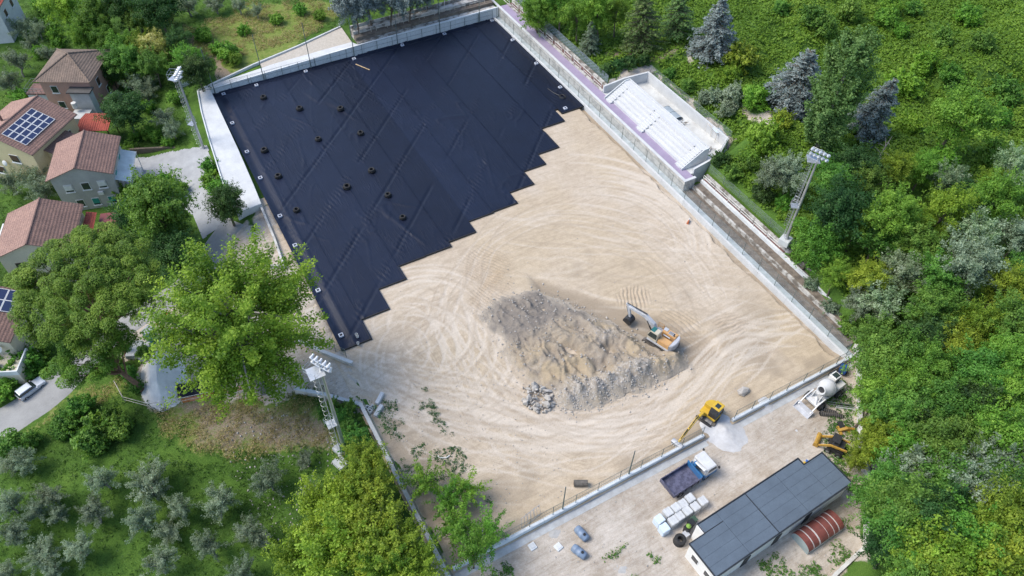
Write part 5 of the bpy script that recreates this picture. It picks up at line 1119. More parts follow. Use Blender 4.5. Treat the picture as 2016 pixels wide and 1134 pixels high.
for y in (-.62, .62):
    mb = MB(); beam(mb, [(-1.1, 0, 1.6), (.5, 0, 1.35), (1.6, 0, .4)], [.14]*3, [.2, .26, .2]); mb.build('lift_arm', M_yold, bk).location = (0, y, 0)
o = bucket_mb(1.5, .36).build('bucket', M_yold, bk); o.location = (1.85, 0, .38)
t = thing('yellow_fork_frame', 'yellow fork attachment lying by the boundary wall', 'attachment', small(1664, 849), R(-20))
mb = MB(); beam(mb, [(-.9, 0, .35), (0, 0, .55), (.95, 0, .2)], [.3, .3, .22], [.25, .35, .2]); mb.build('arm', M_yold, t, bevel=.02)
mb = MB(); mb.span(-.9, -.6, -.5, .55, .05, .35); mb.span(.1, .3, -.4, .5, .05, .3); mb.build('cross_bar', M_yold, t); mb = MB(); mb.span(-.6, -.1, .2, 1.0, .02, .5); mb.build('hitch_box', M_dsteel, t)
t = thing('blue_compressor', 'blue wheeled compressor near the corner of the boundary wall', 'compressor', small(1656, 734), R(30))
mb = MB(); mb.box((0, 0, .75), (1.2, .8, .6)); mb.build('housing', pm('compressor_blue', (.03, .10, .34), (.02, .07, .25), 2, .4), t, bevel=.08, seg=2)
for y in (-.45, .45): wheel(t, 0, y, .28, .16)
mb = MB(); mb.tube([(.6, 0, .5), (1.3, 0, .3)], .04, 6); mb.build('tow_bar', M_dsteel, t)
mb = MB()
for x in (-.5, .5): mb.tube([(x, -.35, 1.05), (x, -.35, 1.5), (x, .35, 1.5), (x, .35, 1.05)], .03, 5)
mb.build('frame', M_dsteel, t)
t = thing('wire_frame_rack', 'dark tube rack beside the blue compressor', 'rack', small(1640, 742), R(20)); mb = MB()
for x in (-.4, .4):
    for y in (-.5, .5): mb.tube([(x, y, 0), (x, y, .9)], .03, 5)
    mb.tube([(x, -.5, .9), (x, .5, .9)], .03, 5)
for y in (-.5, .5): mb.tube([(-.4, y, .9), (.4, y, .9)], .03, 5)
mb.build('frame', M_dsteel, t)
for j, (px, py, ln, w, rz, mm) in enumerate(((1655, 800, 2.9, .35, -38, M_steel), (1668, 806, 2.7, .3, -38, M_alu))):
    t = thing('steel_channel', ['grey steel channel lying beside the mixer', 'white steel channel lying parallel near the boundary wall'][j], 'steel beam', small(px, py), R(rz))
    mb = MB(); mb.span(-ln/2, ln/2, -w/2, w/2, .1, .15); mb.span(-ln/2, ln/2, -w/2, -w/2+.05, .15, .4); mb.span(-ln/2, ln/2, w/2-.05, w/2, .15, .4); mb.build('channel', mm, t)
    mb = MB(); mb.span(-ln/2+.3, -ln/2+.5, -w/2-.2, w/2+.2, 0, .1); mb.span(ln/2-.5, ln/2-.3, -w/2-.2, w/2+.2, 0, .1); mb.build('bearer', pm('old_timber', (.24, .19, .14), None, 2, .8), t)
for j, (px, py) in enumerate(((1632, 812), (1644, 820), (1625, 818))):
    t = thing('dark_machine_part', ['dark ribbed roller lying north-most among the scrap machine parts', 'dark ribbed roller lying nearest the boundary wall among the scrap', 'dark ribbed roller lying nearest the mixer among the scrap'][j], 'machine part', small(px, py), R(-50+8*j))
    mb = MB(); mb.tube([(-.7, 0, .25), (.7, 0, .25)], .22, 10); mb.build('roller', M_dsteel, t); mb = MB()
    for k in range(7): mb.tube([(-.6+.2*k, 0, .25), (-.53+.2*k, 0, .25)], .27, 10)
    mb.build('rib', M_track, t)
t = thing('junk_crate', 'crate of yellow and blue odds and ends in the roof notch', 'crate', (45.1, 17.8, -.15), R(3), s=.8)
mb = MB(); mb.box((0, 0, 1.0), (1.1, .5, 2.0)); mb.build('crate', M_conc, t); mb = MB(); mb.box((.2, 0, 1.95), (.4, .4, .3), rz=.4); mb.build('blue_tub', pm('tub_blue', (.04, .13, .42), None, 2, .4), t); mb = MB(); mb.lathe([(0, 0), (.16, 0), (.18, .3), (0, .32)], 10, Matrix.Translation((-.2, .05, 1.8))); mb.build('yellow_tub', M_yell, t); mb = MB(); mb.box((-.4, .1, 1.85), (.25, .3, .12), rz=.7); mb.build('sack', M_alu, t)

# ---- wrapped pallets
M_wrap = pm('white_pallet_wrap', (.58, .59, .59), (.46, .47, .47), 2.5, .45); M_wrapb = pm('blue_white_wrap', (.50, .64, .78), (.66, .72, .78), 3, .4); M_pal = pm('pallet_timber', (.34, .25, .16), None, 2, .8)
pz = [(285, 790), (235, 828), (185, 858), (130, 888), (375, 810), (322, 848), (265, 882), (212, 915), (165, 950)]; pb = [(68, 940), (105, 1000)]
p0 = None
def place_pallet(i, p, mm, lab):
    global p0
    px, py = 1280+p[0]/3.6, 760+p[1]/3.6; q = site(px, py, 1.0)
    if p0 is None:
        p0 = thing('wrapped_pallet', lab, 'pallet', (q.x, q.y, -.15), R(3), 'pallets stacked by the block')
        mb = MB(); mb.box((0, 0, .62), (.86, .84, 1.05)); mb.build('load', mm, p0, bevel=.05, seg=2)
        mb = MB()
        for y in (-.36, 0, .36): mb.span(-.44, .44, y-.06, y+.06, 0, .1)
        mb.build('pallet_base', M_pal, p0)
        mb = MB()
        for x in (-.25, .25): mb.box((x, 0, .63), (.03, .87, 1.075))
        mb.build('strap', M_concl, p0); return p0
    t = copy_tree(p0); t.location = (q.x, q.y, -.15); t.rotation_euler = (0, 0, R(3+random.Random(i).uniform(-3, 3))); t['label'] = lab
    t.scale = (1, 1, random.Random(i+50).uniform(.94, 1.04))
    if mm is not M_wrap:
        for c in t.children:
            if c.name.startswith('load'): c.material_slots[0].link = 'OBJECT'; c.material_slots[0].material = mm
    return t
for i, p in enumerate(pz):
    lab = (f'white wrapped pallet in the back row nearest the truck, {ordinal(i)} from the right' if i < 4 else f'white wrapped pallet in the row against the block, {ordinal(i-4)} from the right'); place_pallet(i, p, M_wrap, lab)
place_pallet(20, pb[0], M_wrapb, 'blue printed wrapped pallet, upper one at the left end of the pallets'); place_pallet(21, pb[1], M_wrapb, 'blue printed wrapped pallet, lower one at the left end of the pallets')
t = thing('tyre_stack', 'stack of black tyres at the west corner of the flat-roofed block', 'tyres', small(1336, 1068))
for k in range(3):
    mb = MB(); mb.lathe([(.28, .02), (.5, 0), (.58, .06), (.58, .2), (.5, .26), (.28, .24)], 18, Matrix.Translation((.03*k, 0, .27*k)), close=True); mb.build('tyre', M_black, t, True)
t = thing('bin_cluster', 'cluster of dark bins and plants in the west roof notch', 'bins', small(1358, 1042, -.1), R(3))
for k, (x, y, h_, mm) in enumerate(((-.5, 0, 1.0, M_bplast), (.1, .2, 1.1, M_bplast), (.6, .35, .9, pm('bin_green', (.05, .10, .06), None, 2, .5)), (-.9, -.3, .6, M_exg))):
    mb = MB(); mb.box((x, y, h_/2), (.5, .5, h_), top=(1.12, 1.12)); b_ = mb.build('bin', mm, t, bevel=.03); mb = MB(); mb.box((x, y, h_+.05), (.58, .58, .08)); mb.build('lid', mm, b_)
mb = MB(); mb.lathe([(0, 0), (.2, .05), (.26, .2), (.1, .4), (0, .42)], 9, Matrix.Translation((-.45, 0, 1.08))); mb.build('lime_bag', pm('lime_bag', (.22, .38, .06), None, 4, .5), t)

# ---- drums, slabs, bucket and debris in the yard
M_drum = pm('blue_grey_tank', (.20, .27, .37), (.16, .21, .29), 1.5, .45)
for j, (px, py, a, lab) in enumerate(((1145, 1051, 100, 'grey-blue plastic tank lying in the yard, the farther of two'), (1140, 1087, 112, 'grey-blue plastic tank lying among weeds, the nearer of two'))):
    t = thing('plastic_tank', lab, 'tank', small(px, py, .2), R(a)); t.location.z = -.15; Mx = Matrix.Translation((0, 0, .42)) @ Matrix.Rotation(R(90), 4, 'Y')
    mb = MB(); mb.lathe([(0, -.78), (.3, -.76), (.4, -.66), (.42, -.2), (.44, -.17), (.44, -.1), (.42, -.07), (.42, .3), (.44, .33), (.44, .4), (.42, .43), (.4, .66), (.3, .76), (0, .78)], 18, Mx); mb.build('shell', M_drum, t, True)
    mb = MB(); mb.tube([(-.35, 0, .82), (-.35, 0, .875)], .14, 12); mb.build('filler_hole', M_bplast, t)
for j, (px, py, lab) in enumerate(((1048, 1077, 'square white manhole slab in the yard, left of two'), (1099, 1078, 'square white manhole slab in the yard, right of two'))):
    t = thing('manhole_slab', lab, 'slab', small(px, py, -.1), R(5+6*j)); mb = MB(); mb.box((0, 0, .12), (.68, .68, .24)); mb.build('frame', M_concl, t, bevel=.02); mb = MB(); mb.box((0, 0, .26), (.45, .45, .05)); mb.build('lid', M_white, t, bevel=.01)
t = thing('loose_bucket', 'dark excavator bucket lying on the pitch near the fence', 'bucket', (*site(1143, 952, .2).xy, .35), R(-28)); bucket_mb(1.35, .36).build('shell', M_track, t).rotation_euler = (0, 0, R(90))
t = thing('broken_fence_frame', 'heap of broken fence frames leaning on the wire fence', 'debris', (*site(1036, 1025, .2).xy, .0), R(10))
for k in range(5):
    mb = MB(); x = -.8+.4*k; mb.tube([(x, -.3, .02), (x+.3, .2, 1.0), (x+1.0, .2, .9), (x+.8, -.3, .05), (x, -.3, .02)], .025, 5); mb.build('frame', M_steel, t)
t = thing('kerb_stones', 'pale kerb stones and blocks beside the west wall end', 'kerb stones', (*site(745, 802, .1).xy, .02), R(30))
for k, (x, y, s_, a) in enumerate(((.9, .5, 1.5, 12), (-.4, -.35, 1.5, 8))):
    mb = MB(); mb.box((x, y, .22), (s_, .42, .45), rz=R(a)); mb.build('kerb_stone', M_white, t, bevel=.03)
for k, (x, y) in enumerate(((-.9, .4), (-.35, .45), (-.7, .9))):
    mb = MB(); [mb.box((x+dx, y+dy, .2), (sx, sy, .36)) for dx, dy, sx, sy in ((-.17, 0, .08, .42), (.17, 0, .08, .42), (0, .17, .26, .08), (0, -.17, .26, .08))]; mb.build('hollow_block', M_conc, t)
q = site(876, 900, .1); t = thing('bent_pipe', 'short bent white pipe on the pitch earth', 'pipe', (q.x, q.y, .04), R(-20)); mb = MB(); mb.tube([(-.7, .25, .06), (-.5, 0, .06), (.1, -.1, .06), (.5, .1, .1)], .07, 7); mb.build('pipe', M_alu, t)
q = site(1360, 434, .2); t = thing('road_barrier', 'orange and white plastic barrier by the east kerb', 'barrier', (q.x-.4, q.y, 0), R(-55), s=.6); mb = MB(); mb.prism([(-.25, 0), (.25, 0), (.08, .7), (-.08, .7)], 'Y', -.6, .2); mb.build('orange_half', pm('barrier_orange', (.62, .17, .06), None, 2, .5), t); mb = MB(); mb.prism([(-.25, 0), (.25, 0), (.08, .7), (-.08, .7)], 'Y', .21, .75); mb.build('white_half', M_alu, t)
q = site(1463, 772, .1); t = thing('stone_boulder', 'pale boulder beside the wire fence near the gravel gap', 'boulder', (q.x, q.y, .3)); o = link('rock', rocks[2], t); o.scale = (1.7, 1.2, .9)

# ---- heaps of white gravel
def heap(name, label, c, rx, ry, h, rz, mat, seed, ridge=0, cat='gravel heap', zb=0):
    n_ = 56; u = np.linspace(-1.25, 1.25, n_); A, B_ = np.meshgrid(u, u); r = np.hypot(A, B_)+.22*(fbm(A*2+seed, B_*2, seed)-.5); k = np.clip(1-r, 0, 1)
    z = h*(k**1.05)*(1+.35*(fbm(A*3, B_*3, seed+1)-.5)) if not ridge else h*ss(0, 1, k*1.6)*np.clip(1-np.abs(A+.35*(fbm(B_*1.2, B_*0, seed)-.5))*1.1, 0, 1)**.8*1.2
    z += .05*(fbm(A*9, B_*9, seed+2)-.5)*(k > 0)-.25*(r > 1); ca, sa = math.cos(rz), math.sin(rz)
    Xw = A*rx*ca-B_*ry*sa; Yw = A*rx*sa+B_*ry*ca
    zz = z+(H(c[0]+Xw, c[1]+Yw) if zb is None else zb)
    fq = grid_faces(n_, n_); kk = (r < 1.18).ravel(); fq = fq[kk[fq].all(1)]
    me = np_mesh(name, np.stack([Xw+c[0], Yw+c[1], zz], -1).reshape(-1, 3), fq, mat, True)
    bm = bmesh.new(); bm.from_mesh(me); bmesh.ops.delete(bm, geom=[v for v in bm.verts if not v.link_faces], context='VERTS'); bm.to_mesh(me); bm.free()
    return tag(link(name, me), label, cat)
M_grav = pm('white_crushed_stone', (.56, .56, .56), (.46, .455, .45), 1.5, .95, bmp=.7, bscale=9)
heap('gravel_heap', 'fan of white gravel spilling through the gap in the yard wall', site(1424, 850, 0).xy, 2.4, 3.0, .8, R(20), M_grav, 5, zb=-.1)
heap('gravel_heap', 'small pale gravel patch against the yard wall near the mixer', site(1508, 797, 0).xy, 1.5, 1.5, .35, 0, M_grav, 9, zb=-.12)
heap('gravel_heap', 'thin white gravel spread in the middle of the yard', site(1570, 850, 0).xy, 2.6, 1.6, .16, R(10), M_grav, 13, zb=-.14)
heap('gravel_heap', 'flat grey gravel spread at the bottom edge of the yard', site(1225, 1120, 0).xy, 2.8, 2.0, .2, 0, pm('grey_crushed_stone', (.46, .45, .43), (.36, .35, .33), 1.5, .95, bmp=.6), 17, zb=-.16)
heap('gravel_heap', 'low round gravel heap beside the wall west of the tanks', site(1090, 1050, 0).xy, 2.0, 1.5, .22, 0, _M['grey_crushed_stone'], 18, zb=-.16)
c_ = ground(322, 745); heap('sand_heap', 'tall ridged heap of white sand at the material store', c_.xy, 2.6, 4.6, 1.9, R(-8), pm('white_sand', (.74, .73, .71), (.62, .61, .59), 1.2, .95, bmp=.3), 31, 1, 'sand heap', None)

# ---- material store west of the entrance
def gl(px, py): q = ground(px, py); return (q.x, q.y, q.z)
t = thing('portable_toilet', 'teal portable toilet with white roof at the material store', 'portable toilet', gl(304, 672), R(35))
mb = MB(); mb.box((0, 0, 1.05), (1.1, 1.1, 2.1)); mb.build('cabin', pm('toilet_teal', (.02, .24, .24), (.015, .18, .19), 2, .4), t, bevel=.04); mb = MB(); mb.box((0, 0, 2.2), (1.2, 1.2, .2), top=(.8, .8)); mb.build('roof', M_alu, t, bevel=.03); mb = MB(); mb.box((0, -.56, 1.0), (.75, .04, 1.8)); mb.build('door', M_alu, t)
t = thing('sheet_stack', 'pallets of grey and white sheets beside the sand heap', 'sheet stack', gl(276, 694), R(-28))
for k in range(4):
    mb = MB(); mb.box((-.5, .1, .15+.16*k), (1.5, 2.2, .14), rz=.03*k); mb.build('sheet', M_conc, t)
for k in range(3):
    mb = MB(); mb.box((.75, -.2, .2+.22*k), (.6, 2.4, .2), rz=-.02*k); mb.build('beam', M_alu, t)
for j, (px, py, ln, a, lab) in enumerate(((455, 716, 2.6, 5, 'orange plastic fence panel under the bright green tree'), (326, 632, 2.2, 35, 'orange plastic fence panel beyond the portable toilet'))):
    t = thing('orange_barrier', lab, 'barrier', gl(px, py), R(a)); 
    for k in range(5):
        mb = MB(); mb.box((-ln/2+ln*(k+.5)/5, .25, .45), (ln/5-.02, .06, .9), rx=R(35)); mb.build('panel', pm('safety_orange', (.75, .20, .02), (.62, .16, .02), 2, .5), t)
    mb = MB(); mb.tube([(-ln/2, .5, .82), (ln/2, .5, .82)], .05, 6); mb.tube([(-ln/2, 0, .08), (ln/2, 0, .08)], .05, 6); mb.build('rail', M_alu, t)
a_, b_ = ground(345, 775), ground(435, 762); t = thing('dark_sheet', 'dark tarpaulin spread along the store fence', 'tarpaulin', ((a_.x+b_.x)/2, (a_.y+b_.y)/2, (a_.z+b_.z)/2+.1), math.atan2(b_.y-a_.y, b_.x-a_.x))
ln = (b_-a_).length; u = np.linspace(-ln/2, ln/2, 30); v = np.linspace(-.8, .8, 8); A, B_ = np.meshgrid(u, v); link('sheet', np_mesh('sheet', np.stack([A, B_, .25*(B_+.8)+.08*np.sin(A*3+B_)+.05*fbm(A*2, B_*2, 5)], -1).reshape(-1, 3), grid_faces(30, 8), M_geo, True), t)
sp_ = [ground(*p) for p in ((232, 762), (248, 792), (300, 806), (360, 795), (440, 778), (480, 768))]
t = thing('store_fence', 'makeshift post and rail fence below the material store', 'fence', sp_[0])
for k, p in enumerate(sp_):
    mb = MB(); mb.tube([p-sp_[0], p-sp_[0]+Vector((0, 0, 1.2))], .05, 6); mb.build('post', M_rail, t)
for k in range(len(sp_)-1):
    for z in (.55, 1.1):
        mb = MB(); mb.tube([sp_[k]-sp_[0]+Vector((0, 0, z)), sp_[k+1]-sp_[0]+Vector((0, 0, z))], .035, 5); mb.build('rail', M_rail, t)
mb = MB(); a_, b_ = sp_[3]-sp_[0], sp_[5]-sp_[0]; mb.add([tuple(a_+Vector((0, 0, .1))), tuple(b_+Vector((0, 0, .1))), tuple(b_+Vector((0, 0, .9))), tuple(a_+Vector((0, 0, .9)))], [(0, 1, 2, 3)]); mb.build('orange_net', net_mat('orange_netting', (.7, .18, .04), .07, .6), t)

# ---- estate car on the lane, motorbike
ca_, cb_ = ground(40, 788), ground(88, 752); cc = (ca_+cb_)/2
car = thing('estate_car', 'silver estate car parked on the lane by the hedge', 'car', (cc.x, cc.y, float(H(cc.x, cc.y))+.07), math.atan2(cb_.y-ca_.y, cb_.x-ca_.x))
M_silv = pm('silver_car_paint', (.66, .69, .73), (.60, .63, .68), 2, .3, .2, coat=.8); csc = (cb_-ca_).length/4.0
M_c = Matrix.Scale(1, 4)
mb = MB(); mb.prism([(-2.05, .32), (2.0, .32), (2.08, .55), (2.0, .78), (1.75, .88), (.75, .98), (-2.0, 1.0), (-2.08, .7)], 'Y', -.86, .86); mb.build('body', M_silv, car, bevel=.09, seg=2)
mb = MB(); mb.prism([(.8, .95), (.15, 1.42), (-1.75, 1.44), (-2.03, .97)], 'Y', -.72, .72); mb.build('cabin', M_tglass, car, bevel=.06)
mb = MB(); mb.prism([(.25, 1.40), (.05, 1.47), (-1.7, 1.49), (-1.8, 1.42)], 'Y', -.66, .66); mb.build('roof', M_silv, car, bevel=.04)
for s_ in (-1, 1):
    mb = MB(); mb.tube([(.0, s_*.6, 1.5), (-1.6, s_*.6, 1.52)], .025, 5); mb.build('roof_rail', M_steel, car)
    mb = MB(); mb.box((1.96, s_*.62, .74), (.14, .34, .12)); mb.build('headlight', M_lglass, car)
    mb = MB(); mb.box((-2.06, s_*.72, .82), (.06, .2, .26)); mb.build('tail_light', pm('tail_red', (.4, .02, .02), None, 2, .3), car)
    mb = MB(); mb.box((.62, s_*.95, .98), (.12, .16, .12)); mb.build('door_mirror', M_silv, car)
    for x in (-.2, -1.1):
        mb = MB(); mb.box((x, s_*.862, .84), (.16, .03, .03)); mb.build('door_handle', M_steel, car)
    for x in (-1.3, 1.3): wheel(car, x, s_*.78, .31, .2)
car.scale = (csc, csc, csc)
q = ground(258, 345); mk = thing('motorbike', 'dark motorbike parked beside the grey house veranda', 'motorbike', (q.x, q.y, q.z+.05), R(70))
for x in (-.62, .62): wheel(mk, x, 0, .3, .12)
mb = MB(); beam(mb, [(-.7, 0, .75), (0, 0, .65), (.45, 0, .8)], [.22, .26, .2], [.12, .3, .16]); mb.build('body', M_bplast, mk, bevel=.03)
mb = MB(); mb.tube([(.5, -.35, 1.0), (.45, 0, .95), (.5, .35, 1.0)], .025, 6); mb.tube([(.45, 0, .95), (.62, 0, .3)], .035, 6); mb.build('handlebar', M_steel, mk)
# ================================================================== VEGETATION
def leafmat(name, dark, mid, light, trans=.36, rough=.55):
    m, n, l, b = _new(name); at = n.new('ShaderNodeAttribute'); at.attribute_name = 'tint'; oi = n.new('ShaderNodeObjectInfo')
    c = ramp(n, l, at.outputs['Fac'], [(0.0, dark), (.5, mid), (1.0, light)])
    hs = n.new('ShaderNodeHueSaturation'); l.new(c, hs.inputs['Color']); mr = n.new('ShaderNodeMapRange'); l.new(oi.outputs['Random'], mr.inputs[0]); mr.inputs['To Min'].default_value = .478; mr.inputs['To Max'].default_value = .518; l.new(mr.outputs[0], hs.inputs['Hue'])
    mv = n.new('ShaderNodeMapRange'); ml = n.new('ShaderNodeMath'); ml.operation = 'FRACT'; mu = n.new('ShaderNodeMath'); mu.operation = 'MULTIPLY'; mu.inputs[1].default_value = 7.31; l.new(oi.outputs['Random'], mu.inputs[0]); l.new(mu.outputs[0], ml.inputs[0]); l.new(ml.outputs[0], mv.inputs[0]); mv.inputs['To Min'].default_value = .82; mv.inputs['To Max'].default_value = 1.2; l.new(mv.outputs[0], hs.inputs['Value'])
    l.new(hs.outputs[0], b.inputs['Base Color']); b.inputs['Roughness'].default_value = rough; b.inputs['Specular IOR Level'].default_value = .25
    tr = n.new('ShaderNodeBsdfTranslucent'); br = n.new('ShaderNodeMix'); br.data_type = 'RGBA'; br.blend_type = 'MULTIPLY'; br.inputs[0].default_value = 1; l.new(hs.outputs[0], br.inputs[6]); br.inputs[7].default_value = (1.25, 1.2, .6, 1); l.new(br.outputs[2], tr.inputs[0])
    mx = n.new('ShaderNodeMixShader'); mx.inputs[0].default_value = trans; l.new(b.outputs[0], mx.inputs[1]); l.new(tr.outputs[0], mx.inputs[2]); l.new(mx.outputs[0], n['Material Output'].inputs[0]); return m
LM = {
 'green': leafmat('leaf_mid_green', (.048, .125, .022), (.105, .235, .036), (.185, .335, .060)),
 'fresh': leafmat('leaf_fresh_green', (.062, .165, .020), (.138, .300, .036), (.230, .410, .060)),
 'lime': leafmat('leaf_yellow_green', (.085, .165, .018), (.200, .310, .030), (.330, .440, .052)),
 'dark': leafmat('leaf_dark_green', (.022, .066, .018), (.048, .118, .030), (.095, .185, .046)),
 'olive': leafmat('leaf_olive_grey', (.110, .165, .098), (.205, .270, .178), (.315, .385, .280)),
 'silver': leafmat('leaf_silver_green', (.110, .185, .080), (.220, .310, .160), (.420, .500, .350)),
 'blue': leafmat('needle_blue_grey', (.090, .125, .120), (.180, .225, .218), (.290, .335, .325), .1),
 'pine': leafmat('needle_pine_green', (.038, .115, .014), (.105, .235, .024), (.190, .340, .040), .15),
 'fir': leafmat('needle_dark_green', (.034, .084, .024), (.080, .155, .042), (.150, .235, .066), .1),
 'poplar': leafmat('leaf_poplar_green', (.075, .140, .040), (.150, .245, .070), (.245, .345, .115)),
 'blossom': leafmat('leaf_pale_blossom', (0.180, 0.255, 0.045), (0.390, 0.420, 0.105), (0.690, 0.660, 0.300)),
 'vine': leafmat('leaf_vine_green', (.066, .180, .018), (.130, .300, .030), (.210, .400, .050)),
 'grass': leafmat('grass_blades', (.034, .100, .016), (.072, .170, .026), (.130, .245, .042)),
 'drygrass': leafmat('dry_grass', (0.225, 0.225, 0.068), (0.375, 0.330, 0.135), (0.540, 0.465, 0.240)),
}
M_bark = pm('bark', (.17, .135, .10), (.09, .072, .055), 2, .95, bmp=.6, bscale=9); M_barkp = pm('pine_bark', (.24, .135, .085), (.13, .08, .055), 2, .95, bmp=.6, bscale=7); M_barkg = pm('grey_bark', (.30, .28, .25), (.17, .16, .145), 2, .95, bmp=.5)
def quads(C, Nn, S, T, rs, asp=.62):
    N_ = len(C); a = rs.normal(0, 1, (N_, 3)); t = np.cross(Nn, a); t /= np.linalg.norm(t, axis=1)[:, None]+1e-9; b = np.cross(Nn, t); b /= np.linalg.norm(b, axis=1)[:, None]+1e-9
    S = S[:, None]; k = .12*S*Nn
    V = np.stack([C-t*S*.5, C+b*S*asp*.5-k, C+t*S*.5-k*.5, C-b*S*asp*.5-k], 1).reshape(-1, 3)
    return V, np.arange(N_*4).reshape(-1, 4), np.repeat(T, 4)
def leafmesh(name, C, Nn, S, T, rs, mat, asp=.62):
    Nn = Nn/(np.linalg.norm(Nn, axis=1)[:, None]+1e-9); V, F_, tt = quads(C, Nn, S, np.clip(T, 0, 1), rs, asp)
    return np_mesh(name, V, F_, mat, False, {'tint': ('FLOAT', tt)})
def rdir(rs, n_, up=0.0):
    d = rs.normal(0, 1, (n_, 3)); d[:, 2] += up; return d/np.linalg.norm(d, axis=1)[:, None]
def lobes_broad(rs, rx, rz, nl, lr):
    d = rdir(rs, nl, .45); k = rs.uniform(.45, .95, nl)[:, None]; C = d*k*np.array([rx, rx, rz])*(1-.5*lr/rx); C[:, :2] *= 1+.12*rs.normal(0, 1, (nl, 2)); return C, lr*rs.uniform(.6, 1.25, nl)
def crown_from(rs, C, Rl, nleaf, leaf, asp=.62, flat=.8, up=.35, tl=.20, inner=.12):
    w = Rl**2; i = rs.choice(len(C), nleaf, p=w/w.sum()); d = rdir(rs, nleaf, up); sub = rdir(rs, len(C)*7, .3).reshape(len(C), 7, 3)
    r = Rl[i]*np.where(rs.rand(nleaf) < inner, rs.uniform(.2, .8, nleaf), rs.uniform(.80, 1.08, nleaf))
    # sub-clumps: pull leaves toward one of a few twig tips so that the lobe breaks up
    sb = sub[i, rs.randint(0, 7, nleaf)]; d = d+sb*.55; d /= np.linalg.norm(d, axis=1)[:, None]
    P = C[i]+d*r[:, None]*np.array([1, 1, flat]); nn = d*.55+rs.normal(0, .45, (nleaf, 3))+np.array([0, 0, .35])
    lt = rs.normal(0, tl, len(C)); T = .5+lt[i]+rs.normal(0, .16, nleaf); S = leaf*rs.uniform(.65, 1.35, nleaf)
    return P, nn, S, T
def crown_plumes(rs, C, nleaf, leaf, spread=.2, tl=.15):
    n_ = len(C); i = rs.randint(0, n_, nleaf); t = rs.uniform(.15, 1.25, nleaf)**.8; d = C/np.linalg.norm(C, axis=1)[:, None]
    P = C[i]*t[:, None]+np.stack([0*t, 0*t, .18*t*t], 1)+rs.normal(0, 1, (nleaf, 3))*(spread*(1.15-.6*t))[:, None]
    nn = d[i]*.4+rs.normal(0, .5, (nleaf, 3))+np.array([0, 0, .5]); lt = rs.normal(0, tl, n_); T = .5+lt[i]+rs.normal(0, .16, nleaf)
    return P, nn, leaf*rs.uniform(.6, 1.35, nleaf), T
def mk_plume(kind, seed, rx, rz, hc, npl, nleaf, leaf, spread, mat, bark, tr, asp=.34):
    rs = RS(seed); d = rdir(rs, npl, .55); C = d*rs.uniform(.55, 1.05, npl)[:, None]*np.array([rx, rx, rz]); P, nn, S, T = crown_plumes(rs, C, nleaf, leaf, spread)
    me = leafmesh('crown', P+np.array([0, 0, hc]), nn, S, T, rs, LM[mat], asp); to = trunk_mb(rs, 0, hc, tr, C, 12).build('trunk', bark, None, True); proto(kind, me, to.data, hc); bpy.data.objects.remove(to)
def trunk_mb(rs, h0, hc, r, C, nlimb, spread=1.0, lean=(0, 0)):
    mb = MB(); n_ = 5; pts = [(lean[0]*t*t+.12*rs.normal()*t, lean[1]*t*t+.12*rs.normal()*t, -.6+(hc+.6)*t) for t in np.linspace(0, 1, n_)]; mb.tube(pts, [r*1.25, r, r*.85, r*.65, r*.4], 7)
    idx = rs.choice(len(C), min(nlimb, len(C)), replace=False)
    for k in idx:
        t = rs.uniform(.45, .95); a = Vector(pts[int(t*(n_-1))]).lerp(Vector(pts[min(n_-1, int(t*(n_-1))+1)]), t*(n_-1) % 1); e = Vector(C[k])+Vector((lean[0], lean[1], hc)); mid = a.lerp(e, .5)+Vector(rs.normal(0, .15, 3))
        mb.tube([a, mid, e], [r*.42, r*.28, r*.07], 5, cap=False)
    return mb
PROTO = {}
def proto(kind, crown_me, trunk_o, hc): PROTO.setdefault(kind, []).append((crown_me, trunk_o, hc))
def mk_broad(kind, seed, rx, rz, hc, nl, lr, nleaf, leaf, mat, bark=None, tr=.16, nlimb=9, **kw):
    rs = RS(seed); C, Rl = lobes_broad(rs, rx, rz, nl, lr); P, nn, S, T = crown_from(rs, C, Rl, int(nleaf*.68), leaf, **kw); D_ = rdir(rs, int(nl*1.6), .4)*np.array([rx, rx, rz])*rs.uniform(.75, 1.12, (int(nl*1.6), 1)); q_ = crown_plumes(rs, D_, int(nleaf*.42), leaf, .1*rx, .2); sel = np.linalg.norm(q_[0], axis=1) > .55*rx; P, nn, S, T = (np.concatenate([u_, v_[sel]]) for u_, v_ in zip((P, nn, S, T), q_)); me = leafmesh('crown', P+np.array([0, 0, hc]), nn, S, T, rs, LM[mat], kw.get('asp', .62))
    tb = trunk_mb(rs, 0, hc, tr, C, nlimb); to = tb.build('trunk', bark or M_bark, None, True); tme = to.data; bpy.data.objects.remove(to); proto(kind, me, tme, hc)
for k in range(5): mk_broad('broad', 200+k, 3.2+.25*(k % 3), 2.9+.3*(k % 2), 5.6, 28+4*k, 1.0, 18000, .235, 'green', nlimb=10)
for k in range(3): mk_broad('feather', 230+k, 3.0, 3.3, 5.6, 44, .72, 14000, .27, 'fresh', asp=.38, inner=.2)
for k in range(4): mk_plume('open', 240+k, 3.4, 3.4, 5.6, 60, 8000, .25, .34, 'lime', M_barkg, .15, .6)
for k in range(3): mk_plume('sparse', 250+k, 3.0, 2.8, 4.6, 34, 3200, .23, .26, 'fresh', M_bark, .12, .6)
for k in range(5): mk_plume('olive', 260+k, 1.75, 1.35, 1.7, 30, 4200, .19, .22, 'olive', M_barkg, .13)
for k in range(3): mk_plume('plume', 360+k, 3.2, 3.0, 5.4, 75, 11000, .28, .36, 'green', M_bark, .15, .5)
for k in range(4): mk_broad('bush', 270+k, 1.35, .95, .85, 16, .52, 3200, .20, 'green', nlimb=6, tr=.06)
mk_broad('oak', 280, 4.2, 3.6, 6.0, 46, 1.15, 20000, .28, 'dark', tr=.28)
